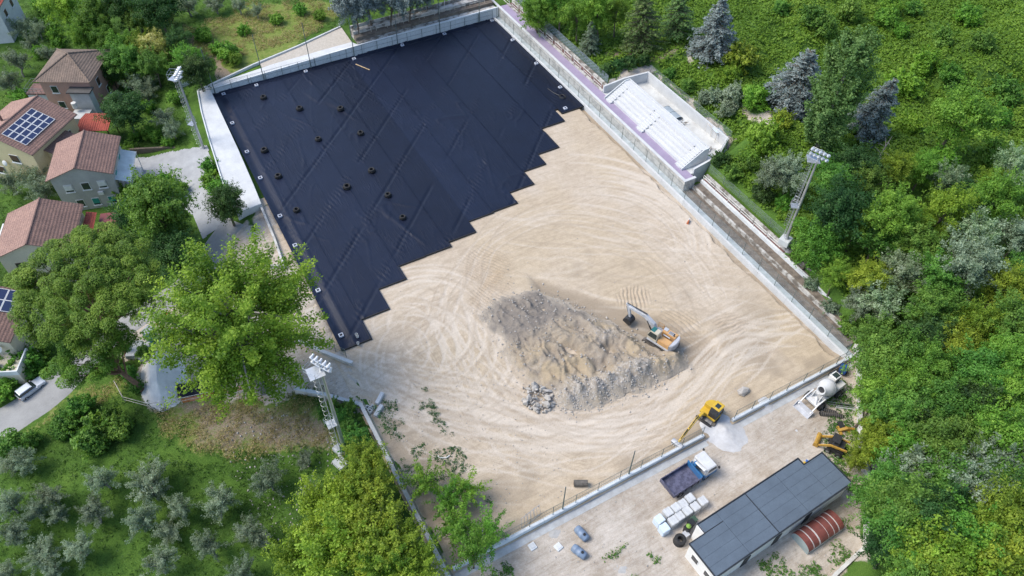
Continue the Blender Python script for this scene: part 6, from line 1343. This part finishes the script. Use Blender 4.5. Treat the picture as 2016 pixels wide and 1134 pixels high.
def mk_ash():
    rs = RS(301); npl = 230; d = rdir(rs, npl, .2); C = d*(rs.uniform(.3, 1.05, npl)**.6)[:, None]*np.array([6.8, 6.8, 7.0]); hc = 10.5
    P, nn, S, T = crown_plumes(rs, C, 100000, .24, .52, .22); far = np.linalg.norm(P/np.array([6.8, 6.8, 7.0]), axis=1) > .45; P, nn, S, T = P[far], nn[far], S[far], T[far]
    me = leafmesh('crown', P+np.array([0, 0, hc]), nn, S, T, rs, LM['lime'], .6); to = trunk_mb(rs, 0, hc+3, .42, C-np.array([0, 0, 3]), 60).build('trunk', M_barkg, None, True); proto('ash', me, to.data, hc); bpy.data.objects.remove(to)
mk_ash()
def mk_pine(seed, rx, rz, hc, nl, nleaf, lean):
    rs = RS(seed); a = rs.uniform(0, 6.283, nl); r = np.sqrt(rs.rand(nl)); z = rz*np.sqrt(np.maximum(0, 1-r**2))*rs.uniform(.75, 1.05, nl)-rz*.25; low = rs.rand(nl) < .22; z = np.where(low, z*.2-rz*.2, z)
    C = np.stack([rx*r*np.cos(a)*(1+.08*rs.normal(size=nl)), rx*r*np.sin(a)*(1+.08*rs.normal(size=nl)), z], 1); Rl = rs.uniform(.55, 1.0, nl)
    P, nn, S, T = crown_from(rs, C, Rl, nleaf, .30, asp=.26, flat=.75, up=.6, tl=.16, inner=.1); nn = nn+np.array([0, 0, .3])
    me = leafmesh('crown', P+np.array([lean[0], lean[1], hc]), nn, S, T, rs, LM['pine'], .26); tb = trunk_mb(rs, 0, hc-1.0, .34, C+np.array([0, 0, .6]), 26, lean=lean); to = tb.build('trunk', M_barkp, None, True); proto('pine', me, to.data, hc); bpy.data.objects.remove(to)
mk_pine(310, 7.6, 3.8, 12.0, 210, 70000, (0, 0)); mk_pine(311, 4.6, 2.5, 8.0, 85, 26000, (-2.6, .9))
def mk_conifer(kind, seed, h, r0, nlev, mat, droop, nper):
    rs = RS(seed); Cs = []; Ns = []; Ts = []; br = MB(); br.tube([(0, 0, -.5), (0, 0, h*.5), (0, 0, h*.97)], [.24, .15, .03], 7)
    for i in range(nlev):
        f = i/nlev; z = h*(.12+.86*f); rr = r0*(1-f)**.75*rs.uniform(.8, 1.15)+.15; nb = int(6+6*(1-f))
        for k in range(nb):
            a = rs.uniform(0, 6.283); ln = rr*rs.uniform(.7, 1.15); tip = np.array([math.cos(a)*ln, math.sin(a)*ln, z-droop*ln*rs.uniform(.6, 1.3)+.15]); base = np.array([0, 0, z])
            br.tube([base, tip*.85+base*.15], [.05, .015], 4, cap=False); m_ = int(nper*(.35+ln/r0)); t = rs.rand(m_)**.7; w = .42*(1-.5*t)*min(1, ln)
            side = np.array([-math.sin(a), math.cos(a), 0]); P = base+(tip-base)*t[:, None]+side*(rs.normal(0, 1, m_)*w*.6)[:, None]; P[:, 2] -= np.abs(rs.normal(0, .10, m_))
            Cs.append(P); Ns.append(np.array([math.cos(a)*.35, math.sin(a)*.35, .9])+rs.normal(0, .4, (m_, 3))); Ts.append(.5+rs.normal(0, .16)+rs.normal(0, .15, m_))
    P = np.vstack(Cs); me = leafmesh('crown', P, np.vstack(Ns), rs.uniform(.2, .42, len(P)), np.concatenate(Ts), rs, LM[mat], .40); to = br.build('trunk', M_bark, None, True); proto(kind, me, to.data, h*.45); bpy.data.objects.remove(to)
mk_conifer('cedar', 320, 9.5, 3.0, 30, 'blue', .30, 34); mk_conifer('cedar', 321, 9.0, 2.6, 28, 'blue', .28, 34); mk_conifer('fir', 322, 10, 3.4, 30, 'fir', .12, 36)
def mk_poplar():
    rs = RS(330); nl = 70; h = 15.; z = rs.uniform(1.2, h, nl); f = z/h; rad = 2.5*np.sqrt(np.clip(np.sin(np.pi*np.clip(f*.86+.10, 0, 1)), 0, 1)); a = rs.uniform(0, 6.283, nl)
    C = np.stack([rad*.72*np.cos(a), rad*.72*np.sin(a), z], 1); Rl = rs.uniform(.75, 1.15, nl); n2 = 150; z2 = rs.uniform(.8, h-1.2, n2); f2_ = z2/h; r2 = 2.7*np.sqrt(np.clip(np.sin(np.pi*np.clip(f2_*.86+.10, 0, 1)), 0, 1))*rs.uniform(.6, 1.15, n2); a2 = rs.uniform(0, 6.283, n2); nl2 = 24000; i2 = rs.randint(0, n2, nl2); t2 = rs.rand(nl2)
    B2 = np.stack([r2*.45*np.cos(a2), r2*.45*np.sin(a2), z2], 1); T2 = np.stack([r2*np.cos(a2), r2*np.sin(a2), z2+rs.uniform(1.2, 2.4, n2)], 1); P = B2[i2]+(T2-B2)[i2]*t2[:, None]+rs.normal(0, 1, (nl2, 3))*(.30*(1.1-.7*t2))[:, None]; d2 = np.stack([np.cos(a2), np.sin(a2), .5+0*a2], 1)
    nn = d2[i2]*.6+rs.normal(0, .5, (nl2, 3)); S = .27*rs.uniform(.6, 1.3, nl2); T = .5+rs.normal(0, .16, n2)[i2]+rs.normal(0, .15, nl2); me = leafmesh('crown', P, nn, S, T, rs, LM['poplar']); mb = MB(); mb.tube([(0, 0, -.5), (.1, 0, 6), (0, .1, 14)], [.3, .2, .05], 7)
    to = mb.build('trunk', M_barkg, None, True); proto('poplar', me, to.data, 7.5); bpy.data.objects.remove(to)
mk_poplar()

TREES = []
def plant(name, label, cat, kind, px, py, s, mat=None, group=None, seed=None, sz=None, var=None):
    rs = RS(int(px*7+py*13) % 100003 if seed is None else seed); pl = PROTO[kind]; me, tme, hc = pl[rs.randint(len(pl)) if var is None else var]; s = s*.88 if kind == 'olive' else s; sz = sz or s*rs.uniform(.9, 1.1)
    b = ground(px, py, hc*sz); t = thing(name, label, cat, b, rs.uniform(0, 6.28) if kind != 'pine' else 0, group); t.scale = (s*rs.uniform(.86, 1.14), s*rs.uniform(.86, 1.14), sz)
    if kind not in ('pine', 'poplar', 'ash'): t.rotation_euler = (rs.normal(0, .07), rs.normal(0, .07), t.rotation_euler.z)
    c = link('crown', me, t); k = link('trunk' if name not in ('shrub', 'bush') else 'stems', tme, t)
    if mat: c.material_slots[0].link = 'OBJECT'; c.material_slots[0].material = LM[mat]
    return t
# --- named single trees
plant('ash_tree', 'very large bright yellow-green tree overhanging the corner of the sheeting', 'tree', 'ash', 464, 640, 1.2, seed=3, sz=1.12)
plant('stone_pine', 'large umbrella-shaped stone pine above the lane', 'tree', 'pine', 168, 562, 1.0, var=0); plant('stone_pine', 'smaller leaning stone pine nearer the lane below the large pine', 'tree', 'pine', 232, 690, .85, var=1)
plant('oak_tree', 'broad dark green tree between the cream house and the gravel yard', 'tree', 'oak', 318, 425, 1.15, 'green'); plant('oak_tree', 'very dark tree behind the large pine', 'tree', 'oak', 335, 500, .85)
plant('oak_tree', 'dark round tree at the south end of the white slab', 'tree', 'oak', 446, 400, .62); plant('oak_tree', 'dark tree tucked behind the cream house carport', 'tree', 'oak', 252, 425, .6)
plant('blue_cedar', 'blue-grey cedar next to the top edge, right of the dark firs', 'tree', 'cedar', 1411, 60, 1.45, sz=1.15, var=0); plant('blue_cedar', 'wide blue-grey cedar left of the tall columnar tree', 'tree', 'cedar', 1570, 158, 1.8, sz=1.05, var=0); plant('blue_cedar', 'slim grey cedar right of the tall columnar tree', 'tree', 'cedar', 1718, 212, 1.35, sz=1.1, var=1)
plant('fir_tree', 'dark green fir at the top edge with drooping boughs', 'tree', 'fir', 1270, 45, 1.1, var=0); plant('fir_tree', 'dark fir squeezed between the drooping fir and the blue cedar', 'tree', 'fir', 1340, 30, .95, var=0); plant('fir_tree', 'small grey-green conifer beside the far walkway fence', 'tree', 'fir', 1163, 75, .62, 'olive', var=0)
plant('poplar_tree', 'tall broad columnar green tree between two grey cedars', 'tree', 'poplar', 1648, 190, 1.3, sz=1.12)
plant('round_tree', 'bright green round tree alone in the vine-covered slope', 'tree', 'broad', 1884, 228, 1.15, 'fresh', var=1)
def rows(lst, name, cat, desc, rowdesc, group, kind=None, mat=None):
    """lst: rows of (px,py,scale[,kind,mat]); labels count from the left in each row"""
    for r, row in enumerate(lst):
        row = sorted(row, key=lambda q: q[0])
        for i, q in enumerate(row):
            k = q[3] if len(q) > 3 else kind; mm = q[4] if len(q) > 4 else mat
            d = desc.get((k, mm)) or desc[k] if isinstance(desc, dict) else desc
            plant(name, f'{d}, {ordinal(i)} from the left in {rowdesc[r]}', cat, k, q[0], q[1], q[2], mm, group)
rows([[(700, 10, 1.05), (728, 2, 1.0), (762, -8, 1.1), (800, -18, 1.1), (838, -24, 1.0)]], 'holm_oak', 'tree', 'grey-blue dense tree', ['the clump north of the pitch terrace'], 'trees north of the terrace', 'broad', 'blue')
rows([[(1062, 22, .95), (1105, 8, 1.0), (1140, 32, .9), (1185, 18, 1.05), (1215, 25, .8)]], 'slender_tree', 'tree', 'bright feathery green tree', ['the row beside the far walkway'], 'trees by the far walkway', 'feather', 'fresh')
# --- olive grove
rows([[(18, 915, 1.0), (52, 905, 1.05), (205, 946, 1.1), (290, 945, 1.35), (300, 968, 1.1)],
      [(100, 975, 1.0), (20, 995, 1.2), (75, 1005, .95), (118, 1012, .8), (185, 1012, 1.15), (352, 1002, 1.05), (435, 985, 1.35), (530, 945, 1.3), (605, 905, .9), (612, 975, .95), (640, 985, .8)],
      [(25, 1055, 1.15), (80, 1090, 1.2), (158, 1078, 1.2), (282, 1022, 1.25), (335, 1045, 1.0), (415, 1080, 1.25), (488, 1045, 1.2), (510, 1058, .9), (312, 1112, 1.2), (105, 1128, 1.0), (478, 1128, 1.1), (15, 1128, 1.0)]],
     'olive_tree', 'tree', 'grey-green olive tree', ['the back row of the grove', 'the middle row of the grove', 'the front row of the grove'], 'olive trees in the grove', 'olive')
rows([[(43, 57, 1.5), (33, 125, 1.6), (20, 165, 1.5), (75, 60, 1.2), (62, 90, 1.3), (95, 110, 1.2)], [(272, 168, 1.5), (322, 232, 1.3), (340, 255, 1.2), (290, 185, 1.1), (300, 160, 1.0)], [(20, 360, 1.4), (63, 355, 1.6), (85, 375, 1.4), (72, 522, 1.3)], [(370, 10, 1.4), (423, 8, 1.3), (470, 12, 1.1), (505, 22, .9)]],
     'olive_tree', 'tree', 'grey-green olive tree', ['the garden left of the pink house', 'the garden behind the left floodlight', 'the gap between yellow and cream houses', 'the line along the top edge'], 'olive trees in the gardens', 'olive')
# --- bright trees at the bottom
rows([[(722, 915, .72), (700, 965, .85), (742, 968, .75)], [(632, 1015, .85), (680, 1030, .95), (735, 1030, .95), (792, 1062, .9)], [(606, 1100, .95), (660, 1095, 1.05), (720, 1105, 1.05), (770, 1120, .9), (820, 1122, .8)]], 'bright_tree', 'tree', 'yellow-green leafy tree', ['the upper bunch beside the west wall', 'the middle bunch beside the west wall', 'the bottom bunch beside the west wall'], 'bright trees beside the west wall', 'open', 'lime')
rows([[(838, 945, .75), (885, 985, .7), (925, 965, .8), (905, 1040, .9), (955, 1045, .8), (930, 1085, .8)]], 'sparse_tree', 'tree', 'thin open-branched tree over bare earth', ['the group beside the wall'], 'thin trees inside the west wall', 'sparse', 'fresh')
# --- gardens, top left
G = 'garden trees and shrubs'
rows([[(120, 8, 1.0, 'broad', 'lime'), (183, 30, 1.0, 'broad', 'green'), (233, 10, 1.1, 'broad', 'dark'), (310, 15, 1.1, 'broad', 'dark'), (270, 45, .8, 'broad', 'green'), (160, 68, .75, 'broad', 'fresh'), (205, 75, .7, 'broad', 'green')],
      [(240, 92, .8, 'broad', 'fresh'), (275, 88, .75, 'broad', 'lime'), (233, 128, .85, 'broad', 'green'), (300, 125, .8, 'broad', 'green'), (262, 120, .8, 'broad', 'green'), (218, 145, .6, 'broad', 'dark')],
      [(247, 222, .95, 'broad', 'dark'), (387, 142, .75, 'broad', 'dark'), (367, 117, .65, 'broad', 'fresh'), (353, 80, .65, 'broad', 'dark')]],
     'garden_tree', 'tree', {'broad': 'leafy garden tree', ('broad', 'lime'): 'yellow-green garden tree', ('broad', 'dark'): 'dark green garden tree'}, ['the gardens along the top edge', 'the garden right of the pink house', 'the garden left of the white slab'], G)
plant('blossom_tree', 'pale yellow-flowered tree right of the pink house', 'tree', 'broad', 308, 95, .75, 'blossom'); plant('blossom_tree', 'small pale flowered tree near the top edge above the gardens', 'tree', 'broad', 328, 27, .45, 'blossom')
rows([[(72, 12, .9), (84, 28, .9), (92, 42, 1.0), (102, 56, 1.0), (110, 72, 1.1), (118, 88, 1.0)], [(77, 103, 1.0), (40, 192, 1.1), (62, 185, .9), (100, 205, 1.1), (120, 215, .8), (150, 200, .8)], [(267, 268, .9), (295, 262, 1.1), (310, 270, .9), (347, 193, 1.0), (330, 280, .8), (255, 290, .8), (290, 212, .9)], [(400, 68, 1.3), (450, 103, 1.4), (430, 95, 1.0), (462, 118, 1.0), (480, 60, .9), (545, 38, .9), (590, 20, 1.0), (630, 30, .9)], [(415, 325, 1.0), (418, 352, 1.1), (430, 372, 1.2), (250, 385, 1.3), (290, 372, 1.4), (325, 360, 1.2), (350, 372, 1.1), (290, 392, 1.2)], [(20, 735, 1.6), (50, 722, 1.6), (75, 705, 1.4), (8, 770, 1.2), (20, 690, 1.2), (35, 745, 1.0)]],
     'shrub', 'shrub', 'leafy green shrub', ['the bright hedge line above the pink house', 'the yard between the pink and yellow houses', 'the garden below the red shelter', 'the meadow north-west of the pitch', 'the strip round the gravel yard', 'the hedge beside the parked car'], 'shrubs among the houses', 'bush', 'fresh')
rows([[(193, 848, 1.6), (235, 838, 1.3), (160, 800, 1.1), (215, 830, 1.2), (180, 865, 1.2), (20, 880, 1.3), (60, 870, .9), (130, 830, .9), (120, 850, .8)], [(655, 800, .7), (688, 806, .8), (672, 822, .8), (640, 812, .6), (705, 870, 1.2), (690, 840, .9), (650, 830, .8)], [(280, 695, .7), (255, 735, .8), (230, 720, .9), (270, 760, .7)]], 'shrub', 'shrub', 'dark green shrub', ['the bank above the olive grove', 'the bank below the entrance wall', 'the verge under the pines'], 'shrubs on the banks', 'bush', 'green')
# --- wood on the right
FD = {('broad', 'green'): 'mid-green leafy tree', ('broad', 'dark'): 'dark green leafy tree', ('broad', 'fresh'): 'fresh green leafy tree', ('broad', 'lime'): 'yellow-green leafy tree', ('broad', 'silver'): 'silvery leaved tree', ('broad', 'olive'): 'greyish leaved tree', ('feather', 'green'): 'mid-green feathery tree', ('feather', 'fresh'): 'fresh green feathery tree', ('feather', 'dark'): 'dark feathery tree', ('feather', 'lime'): 'yellow-green feathery tree', ('feather', 'olive'): 'greyish feathery tree', ('feather', 'silver'): 'silvery feathery tree'}
b_, f_, p_ = 'broad', 'feather', 'plume'; FD.update({('plume', m_): FD[('broad', m_)] for m_ in ('green', 'dark', 'fresh', 'lime', 'silver', 'olive')})
rows([[(1559, 340, .75, p_, 'olive'), (1515, 345, .7, p_, 'olive'), (1645, 352, .85, b_, 'green'), (1690, 325, .8, b_, 'dark'), (1765, 338, .7, f_, 'lime'), (1820, 330, .7, f_, 'fresh'), (1862, 350, .8, p_, 'silver'), (1955, 355, .75, f_, 'lime'), (1994, 335, .9, p_, 'silver'), (1720, 365, .75, p_, 'green')],
      [(1600, 480, .95, b_, 'fresh'), (1655, 405, 1.05, b_, 'dark'), (1692, 440, .8, f_, 'fresh'), (1765, 438, 1.1, f_, 'fresh'), (1845, 421, 1.05, f_, 'lime'), (1895, 398, .9, b_, 'dark'), (1962, 398, 1.1, f_, 'fresh'), (1919, 465, .95, p_, 'silver'), (2000, 470, .85, p_, 'olive'), (1725, 480, .75, p_, 'green'), (1810, 480, .9, p_, 'green')],
      [(1652, 535, .6, f_, 'fresh'), (1719, 548, .8, f_, 'lime'), (1775, 540, .85, p_, 'silver'), (1840, 545, .9, p_, 'green'), (1902, 525, 1.0, p_, 'olive'), (1972, 560, .8, f_, 'lime'), (2008, 540, .8, p_, 'green'), (1742, 605, .8, p_, 'silver'), (1832, 612, .9, p_, 'green'), (1700, 610, .6, p_, 'olive')],
      [(1905, 638, .9, f_, 'lime'), (1979, 642, .95, p_, 'green'), (1812, 661, .85, b_, 'dark'), (1729, 668, .85, p_, 'green'), (1885, 698, .95, b_, 'lime'), (1780, 700, .9, p_, 'green'), (1725, 715, .9, b_, 'green'), (1829, 728, .95, f_, 'fresh'), (1935, 735, .95, b_, 'green'), (1995, 712, .95, f_, 'fresh'), (1845, 670, .8, b_, 'dark')],
      [(1722, 785, .9, f_, 'fresh'), (1762, 823, .95, b_, 'green'), (1800, 765, .9, b_, 'fresh'), (1808, 820, .95, b_, 'dark'), (1865, 790, 1.0, b_, 'green'), (1922, 809, .95, b_, 'dark'), (1979, 790, 1.0, f_, 'fresh'), (1720, 855, .85, f_, 'lime'), (1690, 903, .45, f_, 'lime')],
      [(1772, 892, .95, f_, 'fresh'), (1845, 890, 1.0, b_, 'green'), (1945, 866, 1.0, b_, 'fresh'), (1900, 860, .9, b_, 'green'), (1812, 940, .95, p_, 'olive'), (1912, 916, 1.0, p_, 'olive'), (1985, 923, 1.0, p_, 'olive'), (1765, 960, .9, b_, 'green'), (2005, 865, .9, b_, 'green'), (1860, 950, .95, b_, 'green')],
      [(1745, 1010, .75, b_, 'green'), (1805, 1000, .95, b_, 'green'), (1905, 972, 1.0, p_, 'olive'), (1979, 990, 1.0, b_, 'green'), (1852, 1022, .95, b_, 'dark'), (1912, 1039, 1.0, b_, 'fresh'), (1979, 1045, 1.05, f_, 'lime'), (1782, 1052, .85, b_, 'green'), (2010, 1000, .9, b_, 'fresh')],
      [(1755, 1085, .75, b_, 'dark'), (1812, 1100, .95, b_, 'lime'), (1872, 1092, 1.0, b_, 'lime'), (1929, 1105, 1.05, b_, 'lime'), (1985, 1112, 1.05, b_, 'lime'), (1845, 1135, 1.0, b_, 'lime'), (1780, 1130, .8, b_, 'green')]],
     'woodland_tree', 'tree', FD, ['the wood above the right floodlight head', 'the wood beside the right floodlight mast', 'the wood below the right floodlight foot', 'the wood beside the pitch corner', 'the wood level with the mixer', 'the wood level with the flat roof', 'the wood beside the barrel-roof shed', 'the wood along the bottom edge'], 'trees of the wood')
rows([[(1195, 138, .9, 'bush', 'dark'), (1238, 124, 1.1, 'bush', 'dark'), (1268, 120, 1.0, 'bush', 'dark'), (1215, 128, 1.0, 'bush', 'dark'), (1458, 115, 2.0, 'bush', 'lime'), (1440, 145, 1.2, 'bush', 'lime'), (1545, 235, 1.3, 'bush', 'lime'), (1622, 50, 1.6, 'bush', 'green'), (1742, 37, 1.6, 'bush', 'fresh'), (1790, 247, 1.5, 'bush', 'lime'), (1500, 180, 1.2, 'bush', 'fresh'), (1905, 30, 1.5, 'bush', 'fresh')],
      [(1408, 188, 1.2, 'bush', 'olive'), (1448, 187, 1.4, 'bush', 'olive'), (1430, 215, 1.2, 'bush', 'olive'), (1355, 172, 1.1, 'bush', 'green'), (1385, 195, 1., 'bush', 'olive'), (1320, 145, .9, 'bush', 'green')],
      [(1532, 312, 1.3, 'bush', 'fresh'), (1480, 320, 1.1, 'bush', 'green'), (1440, 340, 1.1, 'bush', 'green'), (1500, 380, 1.2, 'bush', 'dark'), (1420, 315, 1.0, 'bush', 'dark'), (1540, 400, 1.0, 'bush', 'fresh'), (1570, 510, .9, 'bush', 'green'), (1600, 560, .9, 'bush', 'olive'), (1640, 600, .9, 'bush', 'olive'), (1670, 640, .9, 'bush', 'green')]],
     'shrub', 'shrub', {'bush': 'leafy shrub', ('bush', 'dark'): 'dark shrub', ('bush', 'lime'): 'yellow-green shrub', ('bush', 'olive'): 'grey-green shrub', ('bush', 'fresh'): 'bright green shrub'}, ['the slope above the grandstand yard', 'the patch right of the grandstand yard', 'the strip below the right floodlight'], 'shrubs on the east slope')
rs_ = RS(991); extra = []
while len(extra) < 20:
    px, py = rs_.uniform(1480, 2010), rs_.uniform(10, 330)
    if (px > 1760 or py < 60 or (px < 1520 and py > 150)) and not (1800 < px < 1960 and 150 < py < 300) and all((px-a)**2+(py-b)**2 > 40**2 for a, b, *_ in extra): extra.append((px, py, rs_.uniform(1.0, 2.0), 'bush', rs_.choice(['fresh', 'green', 'lime', 'vine', 'vine'])))
extra.sort(key=lambda q: q[1]); FB = {'bush': 'rounded vine-covered shrub', ('bush', 'lime'): 'rounded yellow-green shrub', ('bush', 'fresh'): 'rounded bright green shrub', ('bush', 'green'): 'rounded mid-green shrub'}
rows([extra[:7], extra[7:14], extra[14:]], 'shrub', 'shrub', FB, ['the top band of the slope', 'the middle band of the slope', 'the lower band of the slope'], 'shrubs swallowed by vines')
q = ground(1722, 330); t = thing('dead_tree', 'bare grey dead tree among the vines right of the slim cedar', 'tree', q); rs = RS(77); mb = MB(); mb.tube([(0, 0, -.3), (.4, .2, 2.5), (1.1, .3, 4.6)], [.16, .11, .03], 6); mb.build('trunk', M_barkg, t)
for k in range(9):
    z = rs.uniform(1.2, 4); a = rs.uniform(0, 6.28); mb = MB(); mb.tube([(.16*z, .08*z, z), (.16*z+math.cos(a)*.7, .08*z+math.sin(a)*.7, z+.4), (.16*z+math.cos(a)*1.3, .08*z+math.sin(a)*1.3, z+.5)], [.05, .035, .01], 5); mb.build('branch', M_barkg, t)

# --- ground cover nobody could count
def cover(name, label, cat, n_, region, hum, leaf, per, rad, mat, seed, asp=.6, mask=None, hgt=.3):
    rs = RS(seed); x0, x1, y0, y1 = region; X_ = rs.uniform(x0, x1, n_); Y_ = rs.uniform(y0, y1, n_); k = mask(X_, Y_); X_, Y_ = X_[k], Y_[k]; N_ = len(X_)
    zc_ = H(X_, Y_)+hum(X_, Y_); tc = .5+.9*(fbm(X_*.15, Y_*.15, seed)-.5)+rs.normal(0, .10, N_); r = rad*rs.uniform(.6, 1.3, N_); i = np.repeat(np.arange(N_), per); d = rdir(rs, N_*per, .7)
    P = np.stack([X_[i], Y_[i], zc_[i]], 1)+d*r[i][:, None]*np.array([1, 1, hgt/rad]); P[:, 2] = np.maximum(P[:, 2], H(P[:, 0], P[:, 1])+.03); nn = d*.5+np.array([0, 0, .6])+rs.normal(0, .4, (N_*per, 3))
    me = leafmesh(name, P, nn, leaf*rs.uniform(.6, 1.35, N_*per), tc[i]+rs.normal(0, .15, N_*per), rs, LM[mat], asp); return tag(link(name, me), label, cat, kind='stuff')
def infr(x, y, m=25):   # inside the wedge of land near the photographed ground
    d0 = np.stack([x*_fw.x+y*_fw.y-CAM_H*_fw.z, x*_rt.x+y*_rt.y-CAM_H*_rt.z, x*_up.x+y*_up.y-CAM_H*_up.z]); u = 1008+F_PX*d0[1]/d0[0]; v = 567-F_PX*d0[2]/d0[0]; return (d0[0] > 0) & (u > -m*8) & (u < 2016+m*8) & (v > -m*8) & (v < 1134+m*8)
court = lambda x, y: ~((x > 61) & (x < 71.6) & (y > 57.5) & (y < 81.8))
cover('vine_thicket', 'bright green vines smothering the east slope', 'vines', 42000, (60, 175, -12, 135), hv, .42, 9, .55, 'vine', 41, .7, lambda x, y: (x > xe_of(y)+1.2) & infr(x, y) & court(x, y) & (rs_soil(x, y, 3) < .5), .4)  if False else None
def soil_at(x, y):
    i = np.clip(np.searchsorted(ax_, x)-1, 0, len(ax_)-1); j = np.clip(np.searchsorted(ay_, y)-1, 0, len(ay_)-1); return soil[j, i]
def road_clear(x, y, pts, w): 
    P = np.array([tuple(ground(*p)[:2]) for p in pts]); d = np.full(x.shape, 1e9)
    for k in range(len(P)-1):
        a, b = P[k], P[k+1]; u = b-a; t = np.clip(((x-a[0])*u[0]+(y-a[1])*u[1])/(u@u), 0, 1); d = np.minimum(d, np.hypot(x-a[0]-t*u[0], y-a[1]-t*u[1]))
    return d > w
cover('vine_thicket', 'bright green vines smothering the east slope', 'vines', 62000, (60, 175, -12, 135), lambda x, y: .15+0*x, .34, 13, .6, 'vine', 41, .7, lambda x, y: (x > xe_of(y)+1.0) & infr(x, y) & court(x, y) & (soil_at(x, y) < .35), .4)
RP = ((-60, 875), (0, 838), (60, 800), (120, 755), (175, 705), (230, 660), (300, 610), (370, 560), (430, 480), (470, 430))
houses = [(-10.5, 99.8, 6), (-17.2, 111.2, 7), (-8.3, 124, 5.5), (-17.7, 87.8, 6.2), (-25.6, 76.4, 6), (-19, 153.5, 6), (-7.9, 111.8, 2.6)]
def westok(x, y):
    k = (x < 8.0) | (y > 118.5); k &= ~((x > 4.2) & (y > 80) & (y < 112.4)) & ~((x > 6.5) & (x < 64) & (y < 118.4)) & infr(x, y, 10) & (soil_at(x, y) < .4) & road_clear(x, y, RP, 3.0)
    k &= ~(polydist(x, y, gp_) > -.3)
    for a, b, r in houses: k &= np.hypot(x-a, y-b) > r
    return k & ~((x > 62) & (y < 119))
dry_at = lambda x, y: dryg[np.clip(np.searchsorted(ay_, y)-1, 0, len(ay_)-1), np.clip(np.searchsorted(ax_, x)-1, 0, len(ax_)-1)]
cover('meadow_grass', 'rough green grass of the grove and gardens', 'grass', 46000, (-45, 64, 22, 170), lambda x, y: .12+0*x, .30, 7, .42, 'grass', 43, .28, lambda x, y: westok(x, y) & (dry_at(x, y) < .5), .22)
cover('dry_grass', 'yellowed dry grass on the banks and the north meadow', 'grass', 90000, (-30, 40, 30, 150), lambda x, y: .1+0*x, .26, 7, .4, 'drygrass', 44, .25, lambda x, y: westok(x, y) & (dry_at(x, y) > .35) & (fbm(x*.5, y*.5, 77) > .42), .2)
yard_ok = lambda x, y: (x < xe_of(y)-.8) & (y < 24) & (y > 4) & ~((x > 28) & (x < 47.5) & (y > 12.5) & (y < 19.5)) & ~((x > 38.8) & (x < 44.2) & (y > 10.5)) & ((fbm(x*.45, y*.45, 88) > .575) | ((x > xe_of(y)-4.5) & (fbm(x*.5, y*.5, 89) > .5))) & ((y < 14.5) | (x > xe_of(y)-5) | (x < 14) | ((x < 27) & (y < 20)))
cover('yard_weeds', 'patchy weeds growing in the yard dust', 'weeds', 16000, (9, 62, 4, 26), lambda x, y: .05+0*x, .20, 8, .28, 'green', 45, .5, yard_ok, .18)
pitw = lambda x, y: ((x < 15.5) & (y > 27) & (y < 46) & (fbm(x*.6, y*.6, 90) > .57) & (RS(5).rand(len(x)) < .5))
o = cover('pitch_weeds', 'sparse weeds along the west wall inside the pitch', 'weeds', 5000, (8.9, 16, 26, 46), lambda x, y: 1.62+0*x, .15, 8, .2, 'dark', 46, .5, pitw, .15)


rs = RS(77); pts = [(rs.uniform(10, 60), rs.uniform(8, 24.3)) for i in range(1500)]; pts = [p for p in pts if p[0] < float(xe_of(p[1]))-.6 and not (28 < p[0] < 47.2 and 12.6 < p[1] < 19.4)]
scatter_rocks('yard_stones', 'small stones strewn over the yard dust', pts, .04, .2, M_rock, 6, lambda x, y: float(H(x, y)))
pts = [(rs.uniform(-6, 7.5), rs.uniform(38, 52)) for i in range(700)]; scatter_rocks('bank_stones', 'pale stones on the dry bank below the entrance', pts, .06, .3, M_rock, 7, lambda x, y: float(H(x, y)))
